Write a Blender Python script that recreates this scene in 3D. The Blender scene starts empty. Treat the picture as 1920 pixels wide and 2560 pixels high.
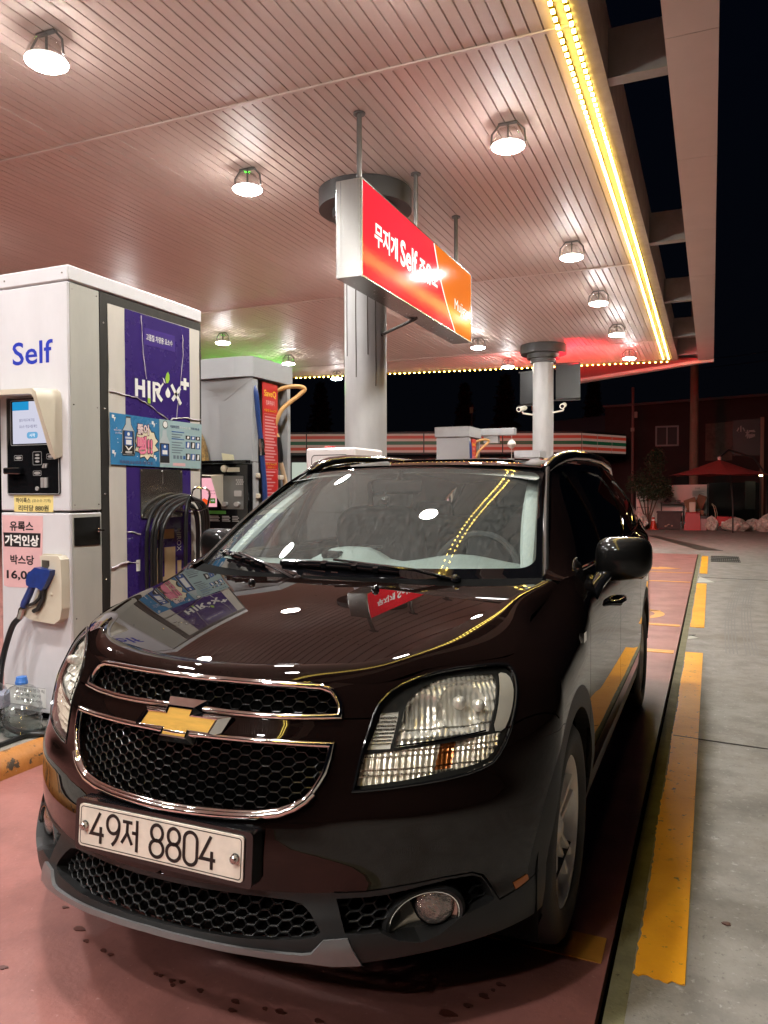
import bpy, math, random
import numpy as np
from mathutils import Vector, Matrix, geometry
random.seed(7); np.random.seed(7)
scene = bpy.context.scene
COL = scene.collection
R = math.radians

# ---------------------------------------------------------------- camera
def make_camera():
    yaw, pitch, roll = R(23.256), R(1.583), R(-0.106)
    F = Vector((-math.sin(yaw)*math.cos(pitch), math.cos(yaw)*math.cos(pitch), -math.sin(pitch)))
    Rt = Vector((math.cos(yaw), math.sin(yaw), 0)); U = Rt.cross(F)
    r2 = Rt*math.cos(roll)+U*math.sin(roll); u2 = U*math.cos(roll)-Rt*math.sin(roll)
    cd = bpy.data.cameras.new('camera'); cam = bpy.data.objects.new('camera', cd); COL.objects.link(cam)
    m = Matrix((r2, u2, -F)).transposed().to_4x4(); m.translation = Vector((1.291, 0, 1.415))
    cam.matrix_world = m
    cd.sensor_fit = 'VERTICAL'; cd.sensor_height = 24.0; cd.sensor_width = 18.0
    cd.lens = 24*1905.5/2560
    cd.clip_start = 0.05; cd.clip_end = 600
    scene.camera = cam
make_camera()

# ---------------------------------------------------------------- world: a night sky
w = bpy.data.worlds.new("World"); scene.world = w; w.use_nodes = True
nt = w.node_tree; bg = nt.nodes['Background']
tc = nt.nodes.new('ShaderNodeTexCoord'); sx = nt.nodes.new('ShaderNodeSeparateXYZ')
rp = nt.nodes.new('ShaderNodeValToRGB')
nt.links.new(tc.outputs['Generated'], sx.inputs[0]); nt.links.new(sx.outputs['Z'], rp.inputs['Fac'])
rp.color_ramp.elements[0].color = (0.0012, 0.0014, 0.0022, 1); rp.color_ramp.elements[1].color = (0.0007, 0.0012, 0.0030, 1)
rp.color_ramp.elements[1].position = 0.5
nt.links.new(rp.outputs['Color'], bg.inputs['Color']); bg.inputs['Strength'].default_value = 1.0
LAMP_STRENGTH = 440.0
scene.view_settings.view_transform = 'Standard'; scene.view_settings.look = 'None'
scene.view_settings.exposure = 0.14; scene.view_settings.gamma = 1.0
scene.render.engine = 'CYCLES'
cy = scene.cycles
cy.use_denoising = True; cy.max_bounces = 10; cy.transparent_max_bounces = 16; cy.glossy_bounces = 6
cy.transmission_bounces = 6; cy.diffuse_bounces = 4; cy.sample_clamp_indirect = 6.0; cy.caustics_reflective = False; cy.caustics_refractive = False
cy.use_light_tree = True

# ---------------------------------------------------------------- materials
MATS = {}
def mat(name, col, rough=.5, metal=0., coat=0., spec=.5, emit=None, es=0., noise=0., nscale=8., bump=0., bscale=60., col2=None, coatr=.03, stretch=None, aniso=0., noff=.5, cior=0, nw=.22):
    if name in MATS: return MATS[name]
    m = bpy.data.materials.new(name); m.use_nodes = True; t = m.node_tree; b = t.nodes['Principled BSDF']
    c = (*col, 1)
    b.inputs['Base Color'].default_value = c; b.inputs['Roughness'].default_value = rough; b.inputs['Metallic'].default_value = metal
    b.inputs['Coat Weight'].default_value = coat; b.inputs['Coat Roughness'].default_value = coatr; b.inputs['Specular IOR Level'].default_value = spec
    if cior: b.inputs['Coat IOR'].default_value = cior
    if emit: b.inputs['Emission Color'].default_value = (*emit, 1); b.inputs['Emission Strength'].default_value = es
    if noise or bump:
        tcn = t.nodes.new('ShaderNodeTexCoord'); mp = t.nodes.new('ShaderNodeMapping'); t.links.new(tcn.outputs['Object'], mp.inputs[0])
        if stretch: mp.inputs['Scale'].default_value = stretch
    if noise:
        n = t.nodes.new('ShaderNodeTexNoise'); n.inputs['Scale'].default_value = nscale; n.inputs['Detail'].default_value = 8; n.inputs['Roughness'].default_value = .65
        t.links.new(mp.outputs[0], n.inputs['Vector'])
        r = t.nodes.new('ShaderNodeValToRGB'); r.color_ramp.elements[0].position = noff-nw; r.color_ramp.elements[1].position = noff+nw
        d = col2 or tuple(max(0, x*(1-noise)) for x in col)
        r.color_ramp.elements[0].color = (*d, 1); r.color_ramp.elements[1].color = c
        t.links.new(n.outputs['Fac'], r.inputs[0]); t.links.new(r.outputs[0], b.inputs['Base Color'])
        mr = t.nodes.new('ShaderNodeMapRange'); mr.inputs['To Min'].default_value = min(1, rough*1.15+.03); mr.inputs['To Max'].default_value = rough*.9
        t.links.new(n.outputs['Fac'], mr.inputs['Value']); t.links.new(mr.outputs[0], b.inputs['Roughness'])
    if bump:
        n2 = t.nodes.new('ShaderNodeTexNoise'); n2.inputs['Scale'].default_value = bscale; n2.inputs['Detail'].default_value = 6
        t.links.new(mp.outputs[0], n2.inputs['Vector'])
        bp = t.nodes.new('ShaderNodeBump'); bp.inputs['Strength'].default_value = bump; bp.inputs['Distance'].default_value = .01
        t.links.new(n2.outputs['Fac'], bp.inputs['Height']); t.links.new(bp.outputs[0], b.inputs['Normal'])
    MATS[name] = m; return m
def emis(name, col, s):
    if name in MATS: return MATS[name]
    m = bpy.data.materials.new(name); m.use_nodes = True; t = m.node_tree
    t.nodes.remove(t.nodes['Principled BSDF']); e = t.nodes.new('ShaderNodeEmission'); e.inputs[0].default_value = (*col, 1); e.inputs[1].default_value = s
    t.links.new(e.outputs[0], t.nodes['Material Output'].inputs[0]); MATS[name] = m; return m
def glass(name, tint=(1, 1, 1), ior=1.45, rough=.0, boost=1.0, haze=None):
    if name in MATS: return MATS[name]
    m = bpy.data.materials.new(name); m.use_nodes = True; t = m.node_tree
    t.nodes.remove(t.nodes['Principled BSDF'])
    tr = t.nodes.new('ShaderNodeBsdfTransparent'); tr.inputs[0].default_value = (*tint, 1)
    g = t.nodes.new('ShaderNodeBsdfGlossy'); g.inputs['Roughness'].default_value = rough
    fr = t.nodes.new('ShaderNodeFresnel'); fr.inputs[0].default_value = ior
    # a thin sheet: the same reflectance from either side
    ge = t.nodes.new('ShaderNodeNewGeometry'); mi_ = t.nodes.new('ShaderNodeMapRange'); mi_.inputs['To Min'].default_value = ior; mi_.inputs['To Max'].default_value = 1/ior
    t.links.new(ge.outputs['Backfacing'], mi_.inputs['Value']); t.links.new(mi_.outputs[0], fr.inputs[0])
    mx = t.nodes.new('ShaderNodeMixShader'); fac = fr.outputs[0]
    if boost != 1:
        mm = t.nodes.new('ShaderNodeMath'); mm.operation = 'MULTIPLY'; mm.use_clamp = True; mm.inputs[1].default_value = boost
        t.links.new(fac, mm.inputs[0]); fac = mm.outputs[0]
    t.links.new(fac, mx.inputs[0]); t.links.new(tr.outputs[0], mx.inputs[1]); t.links.new(g.outputs[0], mx.inputs[2])
    out = mx.outputs[0]
    if haze:
        # dried wiper smears: a thin film of dust in streaks
        tcn = t.nodes.new('ShaderNodeTexCoord'); mp = t.nodes.new('ShaderNodeMapping'); mp.inputs['Scale'].default_value = (55., 12.0, 10.0)
        mp.inputs['Rotation'].default_value = (0, .5, .4)
        t.links.new(tcn.outputs['Object'], mp.inputs[0])
        n = t.nodes.new('ShaderNodeTexNoise'); n.inputs['Scale'].default_value = 2.5; n.inputs['Detail'].default_value = 9; n.inputs['Distortion'].default_value = .8
        t.links.new(mp.outputs[0], n.inputs['Vector'])
        r = t.nodes.new('ShaderNodeValToRGB'); r.color_ramp.elements[0].position = .30; r.color_ramp.elements[1].position = .78; r.color_ramp.elements[0].color = (haze*.2, haze*.2, haze*.2, 1)
        r.color_ramp.elements[1].color = (haze, haze, haze, 1); t.links.new(n.outputs['Fac'], r.inputs[0])
        g2 = t.nodes.new('ShaderNodeBsdfDiffuse'); g2.inputs[0].default_value = (.55, .57, .55, 1)
        m2 = t.nodes.new('ShaderNodeMixShader'); t.links.new(r.outputs[0], m2.inputs[0]); t.links.new(out, m2.inputs[1]); t.links.new(g2.outputs[0], m2.inputs[2])
        out = m2.outputs[0]
    t.links.new(out, t.nodes['Material Output'].inputs[0]); MATS[name] = m; return m

# ---------------------------------------------------------------- object helpers
BASE = {}
def tag(o, label=None, cat=None, group=None, kind=None):
    if label: o['label'] = label
    if cat: o['category'] = cat
    if group: o['group'] = group
    if kind: o['kind'] = kind
    return o
def thing(name, loc, label, cat, group=None):
    o = bpy.data.objects.new(name, None); COL.objects.link(o); o.location = loc; o.empty_display_size = .1
    BASE[o.name] = Vector(loc); return tag(o, label, cat, group)
def copy_tree(o, parent=None):
    c = o.copy(); COL.objects.link(c)
    if parent: c.parent = parent
    for ch in o.children: copy_tree(ch, c)
    return c
def unit(v):
    v = np.asarray(v, float); return v/max(1e-12, np.linalg.norm(v))
class MB:
    """collects geometry; world coordinates"""
    def __init__(s): s.v = []; s.f = []; s.n = []; s.mi = []; s.hasn = False
    def add(s, vs, fs, ns=None, mi=0):
        b = len(s.v); s.v += [tuple(map(float, p)) for p in vs]; s.f += [tuple(b+i for i in f) for f in fs]; s.mi += [mi]*len(fs)
        if ns is not None: s.hasn = True; s.n += [tuple(map(float, p)) for p in ns]
        else: s.n += [None]*len(vs)
        return s
    def box(s, x0, x1, y0, y1, z0, z1, mi=0):
        return s.obox(((x0+x1)/2, (y0+y1)/2, (z0+z1)/2), (1, 0, 0), (0, 1, 0), (0, 0, 1), abs(x1-x0), abs(y1-y0), abs(z1-z0), mi=mi)
    def obox(s, c, ax, ay, az, sx, sy, sz, taper=1., mi=0):
        c = np.array(c, float); ax, ay, az = unit(ax)*sx/2, unit(ay)*sy/2, unit(az)*sz/2
        vs = [c+i*ax*(taper if k > 0 else 1)+j*ay*(taper if k > 0 else 1)+k*az for k in (-1, 1) for j in (-1, 1) for i in (-1, 1)]
        fs = [(0, 2, 3, 1), (4, 5, 7, 6), (0, 1, 5, 4), (2, 6, 7, 3), (0, 4, 6, 2), (1, 3, 7, 5)]
        return s.add(vs, fs, mi=mi)
    def cbox(s, x0, x1, y0, y1, z0, z1, b=.01, mi=0):
        """box with chamfered edges"""
        def P(i, j, k): return i, j, k
        vs = []; idx = {}
        X = (x0, x1); Y = (y0, y1); Z = (z0, z1)
        for i in (0, 1):
            for j in (0, 1):
                for k in (0, 1):
                    for a in range(3):
                        p = [X[i]+(b if i == 0 else -b), Y[j]+(b if j == 0 else -b), Z[k]+(b if k == 0 else -b)]
                        p[a] = (X[i], Y[j], Z[k])[a]
                        idx[(i, j, k, a)] = len(vs); vs.append(p)
        fs = []
        for a in range(3):
            o = [q for q in range(3) if q != a]
            for e in (0, 1):
                q = []
                for (p1, p2) in ((0, 0), (1, 0), (1, 1), (0, 1)):
                    ijk = [0, 0, 0]; ijk[a] = e; ijk[o[0]] = p1; ijk[o[1]] = p2
                    q.append(idx[(*ijk, a)])
                if (e == 0) == (a != 1): q = q[::-1]
                fs.append(tuple(q))
        for a in range(3):
            o = [q for q in range(3) if q != a]
            for p1 in (0, 1):
                for p2 in (0, 1):
                    q = []
                    for e, f in ((0, o[0]), (1, o[0]), (1, o[1]), (0, o[1])):
                        ijk = [0, 0, 0]; ijk[a] = e; ijk[o[0]] = p1; ijk[o[1]] = p2
                        q.append(idx[(*ijk, f)])
                    fs.append(tuple(q))
        for i in (0, 1):
            for j in (0, 1):
                for k in (0, 1): fs.append(tuple(idx[(i, j, k, a)] for a in range(3)))
        # orient outward
        c = np.array([(x0+x1)/2, (y0+y1)/2, (z0+z1)/2]); out = []
        for f in fs:
            p = [np.array(vs[q]) for q in f]; n = np.cross(p[1]-p[0], p[2]-p[0])
            if np.dot(n, sum(p)/len(p)-c) < 0: f = f[::-1]
            out.append(f)
        return s.add(vs, out, mi=mi)
    def tube(s, pts, r, n=10, caps=True, mi=0, flat=1.0, up=None):
        pts = [np.array(p, float) for p in pts]; N = len(pts)
        rs = r if hasattr(r, '__len__') else [r]*N
        u = None; vs = []
        for i, p in enumerate(pts):
            t = unit((pts[min(i+1, N-1)]-pts[max(i-1, 0)]))
            if u is None:
                a = np.array(up, float) if up is not None else (np.array([0, 0, 1.]) if abs(t[2]) < .9 else np.array([1., 0, 0]))
                u = unit(np.cross(t, a))
            u = unit(u-t*np.dot(u, t)); w_ = np.cross(t, u)
            for k in range(n):
                a = 2*math.pi*k/n; vs.append(p+rs[i]*(math.cos(a)*u+flat*math.sin(a)*w_))
        fs = [(i*n+k, i*n+(k+1) % n, (i+1)*n+(k+1) % n, (i+1)*n+k) for i in range(N-1) for k in range(n)]
        if caps: fs += [tuple(range(n))[::-1], tuple((N-1)*n+k for k in range(n))]
        return s.add(vs, fs, mi=mi)
    def lathe(s, c, ax, prof, n=32, mi=0, close=False, caps=True):
        """prof: list of (radius, height along ax)"""
        c = np.array(c, float); ax = unit(ax); a = np.array([1., 0, 0]) if abs(ax[0]) < .9 else np.array([0, 1., 0])
        u = unit(np.cross(ax, a)); w_ = np.cross(ax, u); vs = []
        for (r, h) in prof:
            for k in range(n):
                t = 2*math.pi*k/n; vs.append(c+ax*h+r*(math.cos(t)*u+math.sin(t)*w_))
        M = len(prof); fs = [(i*n+k, i*n+(k+1) % n, (i+1)*n+(k+1) % n, (i+1)*n+k) for i in range(M-1) for k in range(n)]
        if close: fs += [((M-1)*n+k, (M-1)*n+(k+1) % n, (k+1) % n, k) for k in range(n)]
        elif caps:
            if prof[0][0] > 1e-6: fs.append(tuple(range(n))[::-1])
            if prof[-1][0] > 1e-6: fs.append(tuple((M-1)*n+k for k in range(n)))
        return s.add(vs, fs, mi=mi)
    def prism(s, loop, d0, d1, fr=None, mi=0, back=True):
        """loop: 2D polygon (ccw seen from +n) in frame fr=(origin, ex, ey); extruded along n from d0 to d1 (front)"""
        o, ex, ey = fr; o = np.array(o, float); ex = np.array(ex, float); ey = np.array(ey, float); nn = np.cross(ex, ey)
        N = len(loop); tri = geometry.tessellate_polygon([[Vector((p[0], p[1], 0)) for p in loop]])
        a = [o+ex*p[0]+ey*p[1]+nn*d1 for p in loop]; b = [o+ex*p[0]+ey*p[1]+nn*d0 for p in loop]
        ar = sum(loop[i][0]*loop[(i+1) % N][1]-loop[(i+1) % N][0]*loop[i][1] for i in range(N))
        fs = []
        for t in tri:
            q = [loop[i] for i in t]; sg = (q[1][0]-q[0][0])*(q[2][1]-q[0][1])-(q[2][0]-q[0][0])*(q[1][1]-q[0][1])
            t = tuple(t) if sg > 0 else tuple(t)[::-1]
            fs.append(t)
            if back: fs.append(tuple(N+i for i in t)[::-1])
        for i in range(N):
            j = (i+1) % N
            fs.append((N+i, N+j, j, i) if ar > 0 else (i, j, N+j, N+i))
        return s.add(a+b, fs, mi=mi)
    def mirror(s):
        m = MB(); m.v = [(-x, y, z) for x, y, z in s.v]; m.f = [f[::-1] for f in s.f]; m.mi = list(s.mi); m.hasn = s.hasn
        m.n = [None if q is None else (-q[0], q[1], q[2]) for q in s.n]; return m
    def join(s, o):
        b = len(s.v); s.v += o.v; s.f += [tuple(b+i for i in f) for f in o.f]; s.mi += o.mi; s.n += o.n; s.hasn |= o.hasn; return s
    def build(s, name, m, parent=None, smooth=35, label=None):
        me = bpy.data.meshes.new(name); b = BASE[parent.name] if parent else Vector((0, 0, 0))
        me.from_pydata([(x-b.x, y-b.y, z-b.z) for x, y, z in s.v], [], s.f)
        for q in (m if isinstance(m, (list, tuple)) else [m]): me.materials.append(q)
        me.polygons.foreach_set('material_index', s.mi)
        if smooth or s.hasn:
            me.polygons.foreach_set('use_smooth', [True]*len(me.polygons))
        me.update()
        if s.hasn:
            nn = [q if q is not None else (0, 0, 0) for q in s.n]
            me.normals_split_custom_set_from_vertices(nn)
        elif smooth: me.set_sharp_from_angle(angle=R(smooth))
        o = bpy.data.objects.new(name, me); COL.objects.link(o)
        BASE[o.name] = b
        if parent: o.parent = parent
        if label: o['label'] = label
        return o
def solo(mb, name, m, loc, label, cat, group=None, smooth=35):
    """a thing that is one mesh, origin at loc"""
    b = Vector(loc); me = bpy.data.meshes.new(name)
    me.from_pydata([(x-b.x, y-b.y, z-b.z) for x, y, z in mb.v], [], mb.f)
    for q in (m if isinstance(m, (list, tuple)) else [m]): me.materials.append(q)
    me.polygons.foreach_set('material_index', mb.mi)
    if smooth: me.polygons.foreach_set('use_smooth', [True]*len(me.polygons)); me.set_sharp_from_angle(angle=R(smooth))
    o = bpy.data.objects.new(name, me); COL.objects.link(o); o.location = b; BASE[o.name] = b
    return tag(o, label, cat, group)
def struct(mb, name, m, smooth=None):
    o = mb.build(name, m, None, smooth); o['kind'] = 'structure'; return o

# ---------------------------------------------------------------- writing
_TX = {}
def text2d(s, bold=0.):
    key = (s, bold)
    if key in _TX: return _TX[key]
    cu = bpy.data.curves.new('writing', 'FONT'); cu.body = s; cu.size = 1; cu.offset = bold; cu.resolution_u = 3; cu.fill_mode = 'FRONT'
    o = bpy.data.objects.new('writing', cu); COL.objects.link(o)
    dg = bpy.context.evaluated_depsgraph_get(); me = bpy.data.meshes.new_from_object(o.evaluated_get(dg))
    v = np.array([q.co[:2] for q in me.vertices]) if len(me.vertices) else np.zeros((0, 2)); f = [tuple(p.vertices) for p in me.polygons]
    bpy.data.objects.remove(o); bpy.data.curves.remove(cu); bpy.data.meshes.remove(me)
    _TX[key] = (v, f); return v, f
def put_text(mb, s, o, ex, ey, x0, x1=None, y0=0, y1=1, d=.0012, bold=0., mi=0, align='l'):
    """fit writing into the box x0..x1, y0..y1 of the frame (o, ex, ey)"""
    v, f = text2d(s, bold)
    if not len(v): return mb
    lo, hi = v.min(0), v.max(0); sy = (y1-y0)/(hi[1]-lo[1]); sx_ = sy if x1 is None else (x1-x0)/(hi[0]-lo[0])
    o = np.array(o, float); ex = np.array(ex, float); ey = np.array(ey, float); n = np.cross(ex, ey)
    wd = (hi[0]-lo[0])*sx_; xs = x0-(wd/2 if align == 'c' else 0)
    P = [o+ex*(xs+(q[0]-lo[0])*sx_)+ey*(y0+(q[1]-lo[1])*sy)+n*d for q in v]
    # orient
    out = []
    for t in f:
        a = sum(v[t[i]][0]*v[t[(i+1) % len(t)]][1]-v[t[(i+1) % len(t)]][0]*v[t[i]][1] for i in range(len(t)))
        out.append(t if a > 0 else t[::-1])
    return mb.add(P, out, mi=mi)
def rrect(x0, x1, y0, y1, r, n=5):
    out = []
    for cx, cy_, a0 in ((x1-r, y1-r, 0), (x0+r, y1-r, 90), (x0+r, y0+r, 180), (x1-r, y0+r, 270)):
        for k in range(n+1):
            a = R(a0+90*k/n); out.append((cx+r*math.cos(a), cy_+r*math.sin(a)))
    return out
def ell(cx, cy_, rx, ry, n=24, a0=0):
    return [(cx+rx*math.cos(2*math.pi*k/n+a0), cy_+ry*math.sin(2*math.pi*k/n+a0)) for k in range(n)]
def ribbon(pts, wd, closed=False):
    """2D stroke outline pieces: returns list of quads polygons (with round joints)"""
    P = [np.array(p, float) for p in pts]; out = []
    seg = list(zip(P, P[1:]+([P[0]] if closed else []))) if closed else list(zip(P, P[1:]))
    for a, b in seg:
        t = unit(b-a); n = np.array([-t[1], t[0]])*wd/2; out.append([a-n, b-n, b+n, a+n])
    return out
def arc2(cx, cy_, rx, ry, a0, a1, n=14):
    return [(cx+rx*math.cos(R(a0+(a1-a0)*k/n)), cy_+ry*math.sin(R(a0+(a1-a0)*k/n))) for k in range(n+1)]
def stroke_mesh(mb, fr, strokes, wd, d=.0, mi=0):
    """strokes: polylines in frame; mitred flat ribbon at height d"""
    o, ex, ey = [np.array(q, float) for q in fr]; n = np.cross(ex, ey)
    for st in strokes:
        P = [np.array(p, float) for p in st]; N = len(P); closed = np.linalg.norm(P[0]-P[-1]) < 1e-6
        L = []; Rr = []
        for i in range(N):
            if closed: a, b = P[(i-1) % (N-1)], P[(i+1) % (N-1)]; t1 = unit(P[i]-a); t2 = unit(b-P[i])
            else:
                t1 = unit(P[i]-P[i-1]) if i else unit(P[1]-P[0]); t2 = unit(P[i+1]-P[i]) if i < N-1 else t1
            t = unit(t1+t2); nn = np.array([-t[1], t[0]]); k = wd/2/max(.4, np.dot(nn, np.array([-t1[1], t1[0]])))
            L.append(P[i]+nn*k); Rr.append(P[i]-nn*k)
        V = [o+ex*p[0]+ey*p[1]+n*d for p in L+Rr]
        mb.add(V, [(N+i, N+i+1, i+1, i) for i in range(N-1)], mi=mi)
    return mb
# ---------------------------------------------------------------- shared materials
M_PAINT = mat('car_paint', (.0068, .0035, .0029), rough=.5, metal=0., spec=0., coat=1., coatr=.006, cior=1.5)
M_CLAD = mat('cladding_plastic', (.010, .010, .0105), rough=.5, bump=.12, bscale=900)
M_CHROME = mat('chrome', (.80, .79, .77), rough=.07, metal=1.)
M_SILVER = mat('satin_silver', (.20, .20, .205), rough=.28, metal=.35, noise=.15, nscale=20)
M_BLACK = mat('black_gloss', (.006, .006, .007), rough=.12, coat=.5)
M_MATTE = mat('black_matte', (.010, .010, .010), rough=.75)
M_VOID = mat('void_black', (.002, .002, .002), rough=.95, spec=.1)
M_RUBBER = mat('rubber', (.012, .012, .012), rough=.62, bump=.15, bscale=120)
M_GRILLE = mat('grille_plastic', (.008, .008, .008), rough=.22)
M_REFL = mat('reflector_chrome', (.90, .88, .82), rough=.17, metal=.45)
M_GREYREF = mat('side_reflector', (.55, .52, .46), rough=.35, metal=.0, bump=.4, bscale=700)
M_AMBER = mat('amber', (.75, .22, .03), rough=.15, coat=1.)
M_GOLD = mat('emblem_gold', (.92, .54, .11), rough=.34, metal=.35, coat=.4, noise=.25, nscale=90, stretch=(.15, 1, 1))
M_LENS = glass('lens_clear', (.95, .95, .93), 1.5)
M_WS = glass('windscreen_glass', (.88, .94, .92), 1.5, boost=.95, haze=.14)
M_SIDEG = glass('tinted_glass', (.10, .11, .11), 1.5, boost=1.1)
M_PLATE = mat('plate_paint', (.95, .87, .76), rough=.42, noise=.22, nscale=14)
M_PLATEINK = mat('plate_ink', (.012, .010, .010), rough=.4)
M_STEEL = mat('bolt_steel', (.55, .53, .50), rough=.25, metal=1., noise=.3, nscale=40)
M_ALLOY = mat('alloy_wheel', (.96, .94, .90), rough=.3, metal=.1, coat=.3)
M_DASH = mat('dashboard', (.17, .205, .195), rough=.65, bump=.2, bscale=300)
M_TRIM = mat('pillar_trim', (.34, .38, .37), rough=.6)
M_SEAT = mat('seat_fabric', (.035, .036, .038), rough=.85)

# ================================================================ THE FORECOURT
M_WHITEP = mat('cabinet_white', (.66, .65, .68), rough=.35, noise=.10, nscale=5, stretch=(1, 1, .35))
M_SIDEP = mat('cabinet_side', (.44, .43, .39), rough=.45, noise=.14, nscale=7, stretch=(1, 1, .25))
M_CREAM = mat('cream_plastic', (.62, .56, .45), rough=.4, noise=.08, nscale=6)
M_PURPLE = mat('purple_vinyl', (.045, .022, .17), rough=.25, coat=.4, noise=.2, nscale=4, bump=.1, bscale=9)
M_VINYL = mat('white_vinyl', (.62, .58, .53), rough=.4, noise=.16, nscale=6, stretch=(1, 1, .3), bump=.12, bscale=12)
M_INK = mat('black_ink', (.010, .010, .012), rough=.5)
M_WINK = mat('white_ink', (.78, .77, .75), rough=.5)
M_LIME = mat('lime_ink', (.30, .52, .03), rough=.5)
M_BLUEINK = mat('blue_ink', (.02, .04, .42), rough=.4)
M_SS = mat('brushed_steel', (.52, .51, .48), rough=.24, metal=1., noise=.12, nscale=30, stretch=(1, 1, .05))
M_GREYP = mat('pump_grey', (.36, .37, .385), rough=.4, noise=.10, nscale=4)
M_RED = mat('red_sheet', (.52, .022, .022), rough=.35)
M_YELT = mat('yellow_ink', (.85, .50, .03), rough=.5)
M_HOSE = mat('hose_rubber', (.014, .014, .015), rough=.32)
M_BLUE = mat('nozzle_blue', (.012, .045, .24), rough=.3, coat=.3, noise=.3, nscale=25)
M_PINKP = mat('pink_paper', (.74, .44, .45), rough=.6, noise=.10, nscale=8, bump=.15, bscale=14)
M_YELP = mat('yellow_paper', (.80, .66, .26), rough=.6, noise=.08, nscale=7)
M_SKYB = mat('poster_blue', (.06, .26, .52), rough=.25, coat=.5, noise=.35, nscale=3.5)
M_PALEB = mat('poster_pale', (.36, .50, .52), rough=.3, coat=.5, noise=.12, nscale=4)
M_NAVY = mat('navy_ink', (.012, .03, .13), rough=.4)
M_PINKI = mat('pink_ink', (.80, .22, .33), rough=.5)
M_TAN = mat('tan_board', (.50, .37, .22), rough=.6, noise=.2, nscale=9)
M_DKFRAME = mat('dark_frame', (.055, .052, .048), rough=.4, metal=.4, noise=.4, nscale=12, stretch=(1, 1, .2))

# ---- ground
M_FLOOR = mat('red_floor_paint', (.315, .122, .104), rough=.50, noise=.30, nscale=2.6, bump=.14, bscale=60, noff=.48, nw=.12)
M_CONC = mat('concrete_apron', (.255, .235, .21), rough=.68, noise=.26, nscale=5., bump=.3, bscale=70, noff=.49, nw=.10)
M_KERB = mat('kerb_concrete', (.20, .185, .10), rough=.8, noise=.5, nscale=6, bump=.4, bscale=60)
M_ORANGE = mat('orange_paint', (.95, .43, .012), rough=.5, noise=.14, nscale=2.2, bump=.2, bscale=50, col2=(.74, .29, .008))
def bricknoise(m, dark, scale, thr, w_=.02):
    """worn patches of another colour with hard edges, mixed into a painted surface"""
    t = m.node_tree; b = t.nodes['Principled BSDF']; src = b.inputs['Base Color'].links[0].from_socket if b.inputs['Base Color'].links else None
    tcn = t.nodes.new('ShaderNodeTexCoord'); n = t.nodes.new('ShaderNodeTexNoise'); n.inputs['Scale'].default_value = scale; n.inputs['Detail'].default_value = 9; n.inputs['Roughness'].default_value = .7
    t.links.new(tcn.outputs['Object'], n.inputs['Vector'])
    r = t.nodes.new('ShaderNodeValToRGB'); r.color_ramp.elements[0].position = thr; r.color_ramp.elements[1].position = thr+w_; t.links.new(n.outputs['Fac'], r.inputs[0])
    mx = t.nodes.new('ShaderNodeMixRGB'); t.links.new(r.outputs[0], mx.inputs[0])
    if src: t.links.new(src, mx.inputs[1])
    else: mx.inputs[1].default_value = b.inputs['Base Color'].default_value
    mx.inputs[2].default_value = (*dark, 1); t.links.new(mx.outputs[0], b.inputs['Base Color'])
bricknoise(M_ORANGE, (.20, .15, .07), 24, .615, .03); bricknoise(M_ORANGE, (.30, .17, .05), 7, .63, .05); bricknoise(M_ORANGE, (.42, .20, .03), 3.5, .58, .14)
bricknoise(M_CONC, (.13, .125, .115), 3.1, .64, .12)
bricknoise(M_CONC, (.05, .048, .045), 14, .72); bricknoise(M_CONC, (.34, .325, .30), 30, .58, .08); bricknoise(M_CONC, (.15, .14, .125), 38, .58, .08); bricknoise(M_CONC, (.17, .15, .125), .7, .52, .12); bricknoise(M_CONC, (.36, .345, .32), 4.2, .66, .05)
bricknoise(M_FLOOR, (.27, .125, .11), 2.3, .60, .16)
bricknoise(M_FLOOR, (.42, .22, .20), 42, .63, .06); bricknoise(M_FLOOR, (.22, .085, .075), 34, .60, .08); bricknoise(M_FLOOR, (.20, .085, .072), 1.1, .57, .10)
bricknoise(M_KERB, (.03, .025, .015), 16, .64)
def slab(name, poly, z, m, th=.05):
    mb = MB().prism(poly, -th, 0, ((0, 0, z), (1, 0, 0), (0, 1, 0))); return struct(mb, name, m)
struct(MB().box(-120, 120, -60, 220, -.30, -.10), 'ground', mat('far_ground', (.06, .056, .05), rough=.9, noise=.3, nscale=.3))
slab('red_pavement', [(-1.93, -9), (1.018, -9), (1.018, 18.2), (-1.93, 18.2)], 0, M_FLOOR, .10)
slab('kerb_channel', [(1.018, -9), (1.036, -9), (1.036, 18.2), (1.018, 18.2)], -.045, M_VOID, .04)
slab('kerb_strip', [(1.036, -9), (1.090, -9), (1.090, 18.2), (1.036, 18.2)], 0, M_KERB, .10)
slab('concrete_apron', [(1.0905, -9), (40, -9), (40, 18.2), (1.0905, 18.2)], -.001, M_CONC, .10)
slab('road', [(-60, 18.2), (60, 18.2), (60, 46), (-60, 46)], -.002, M_CONC, .10)
slab('left_forecourt', [(-30, -9), (-2.95, -9), (-2.95, 18.2), (-30, 18.2)], -.001, M_FLOOR, .10)
slab('pump_island', [(-2.88, -3.2), (-1.985, -3.2), (-1.985, 17.6), (-2.88, 17.6)], .10, M_CONC, .2)
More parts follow.
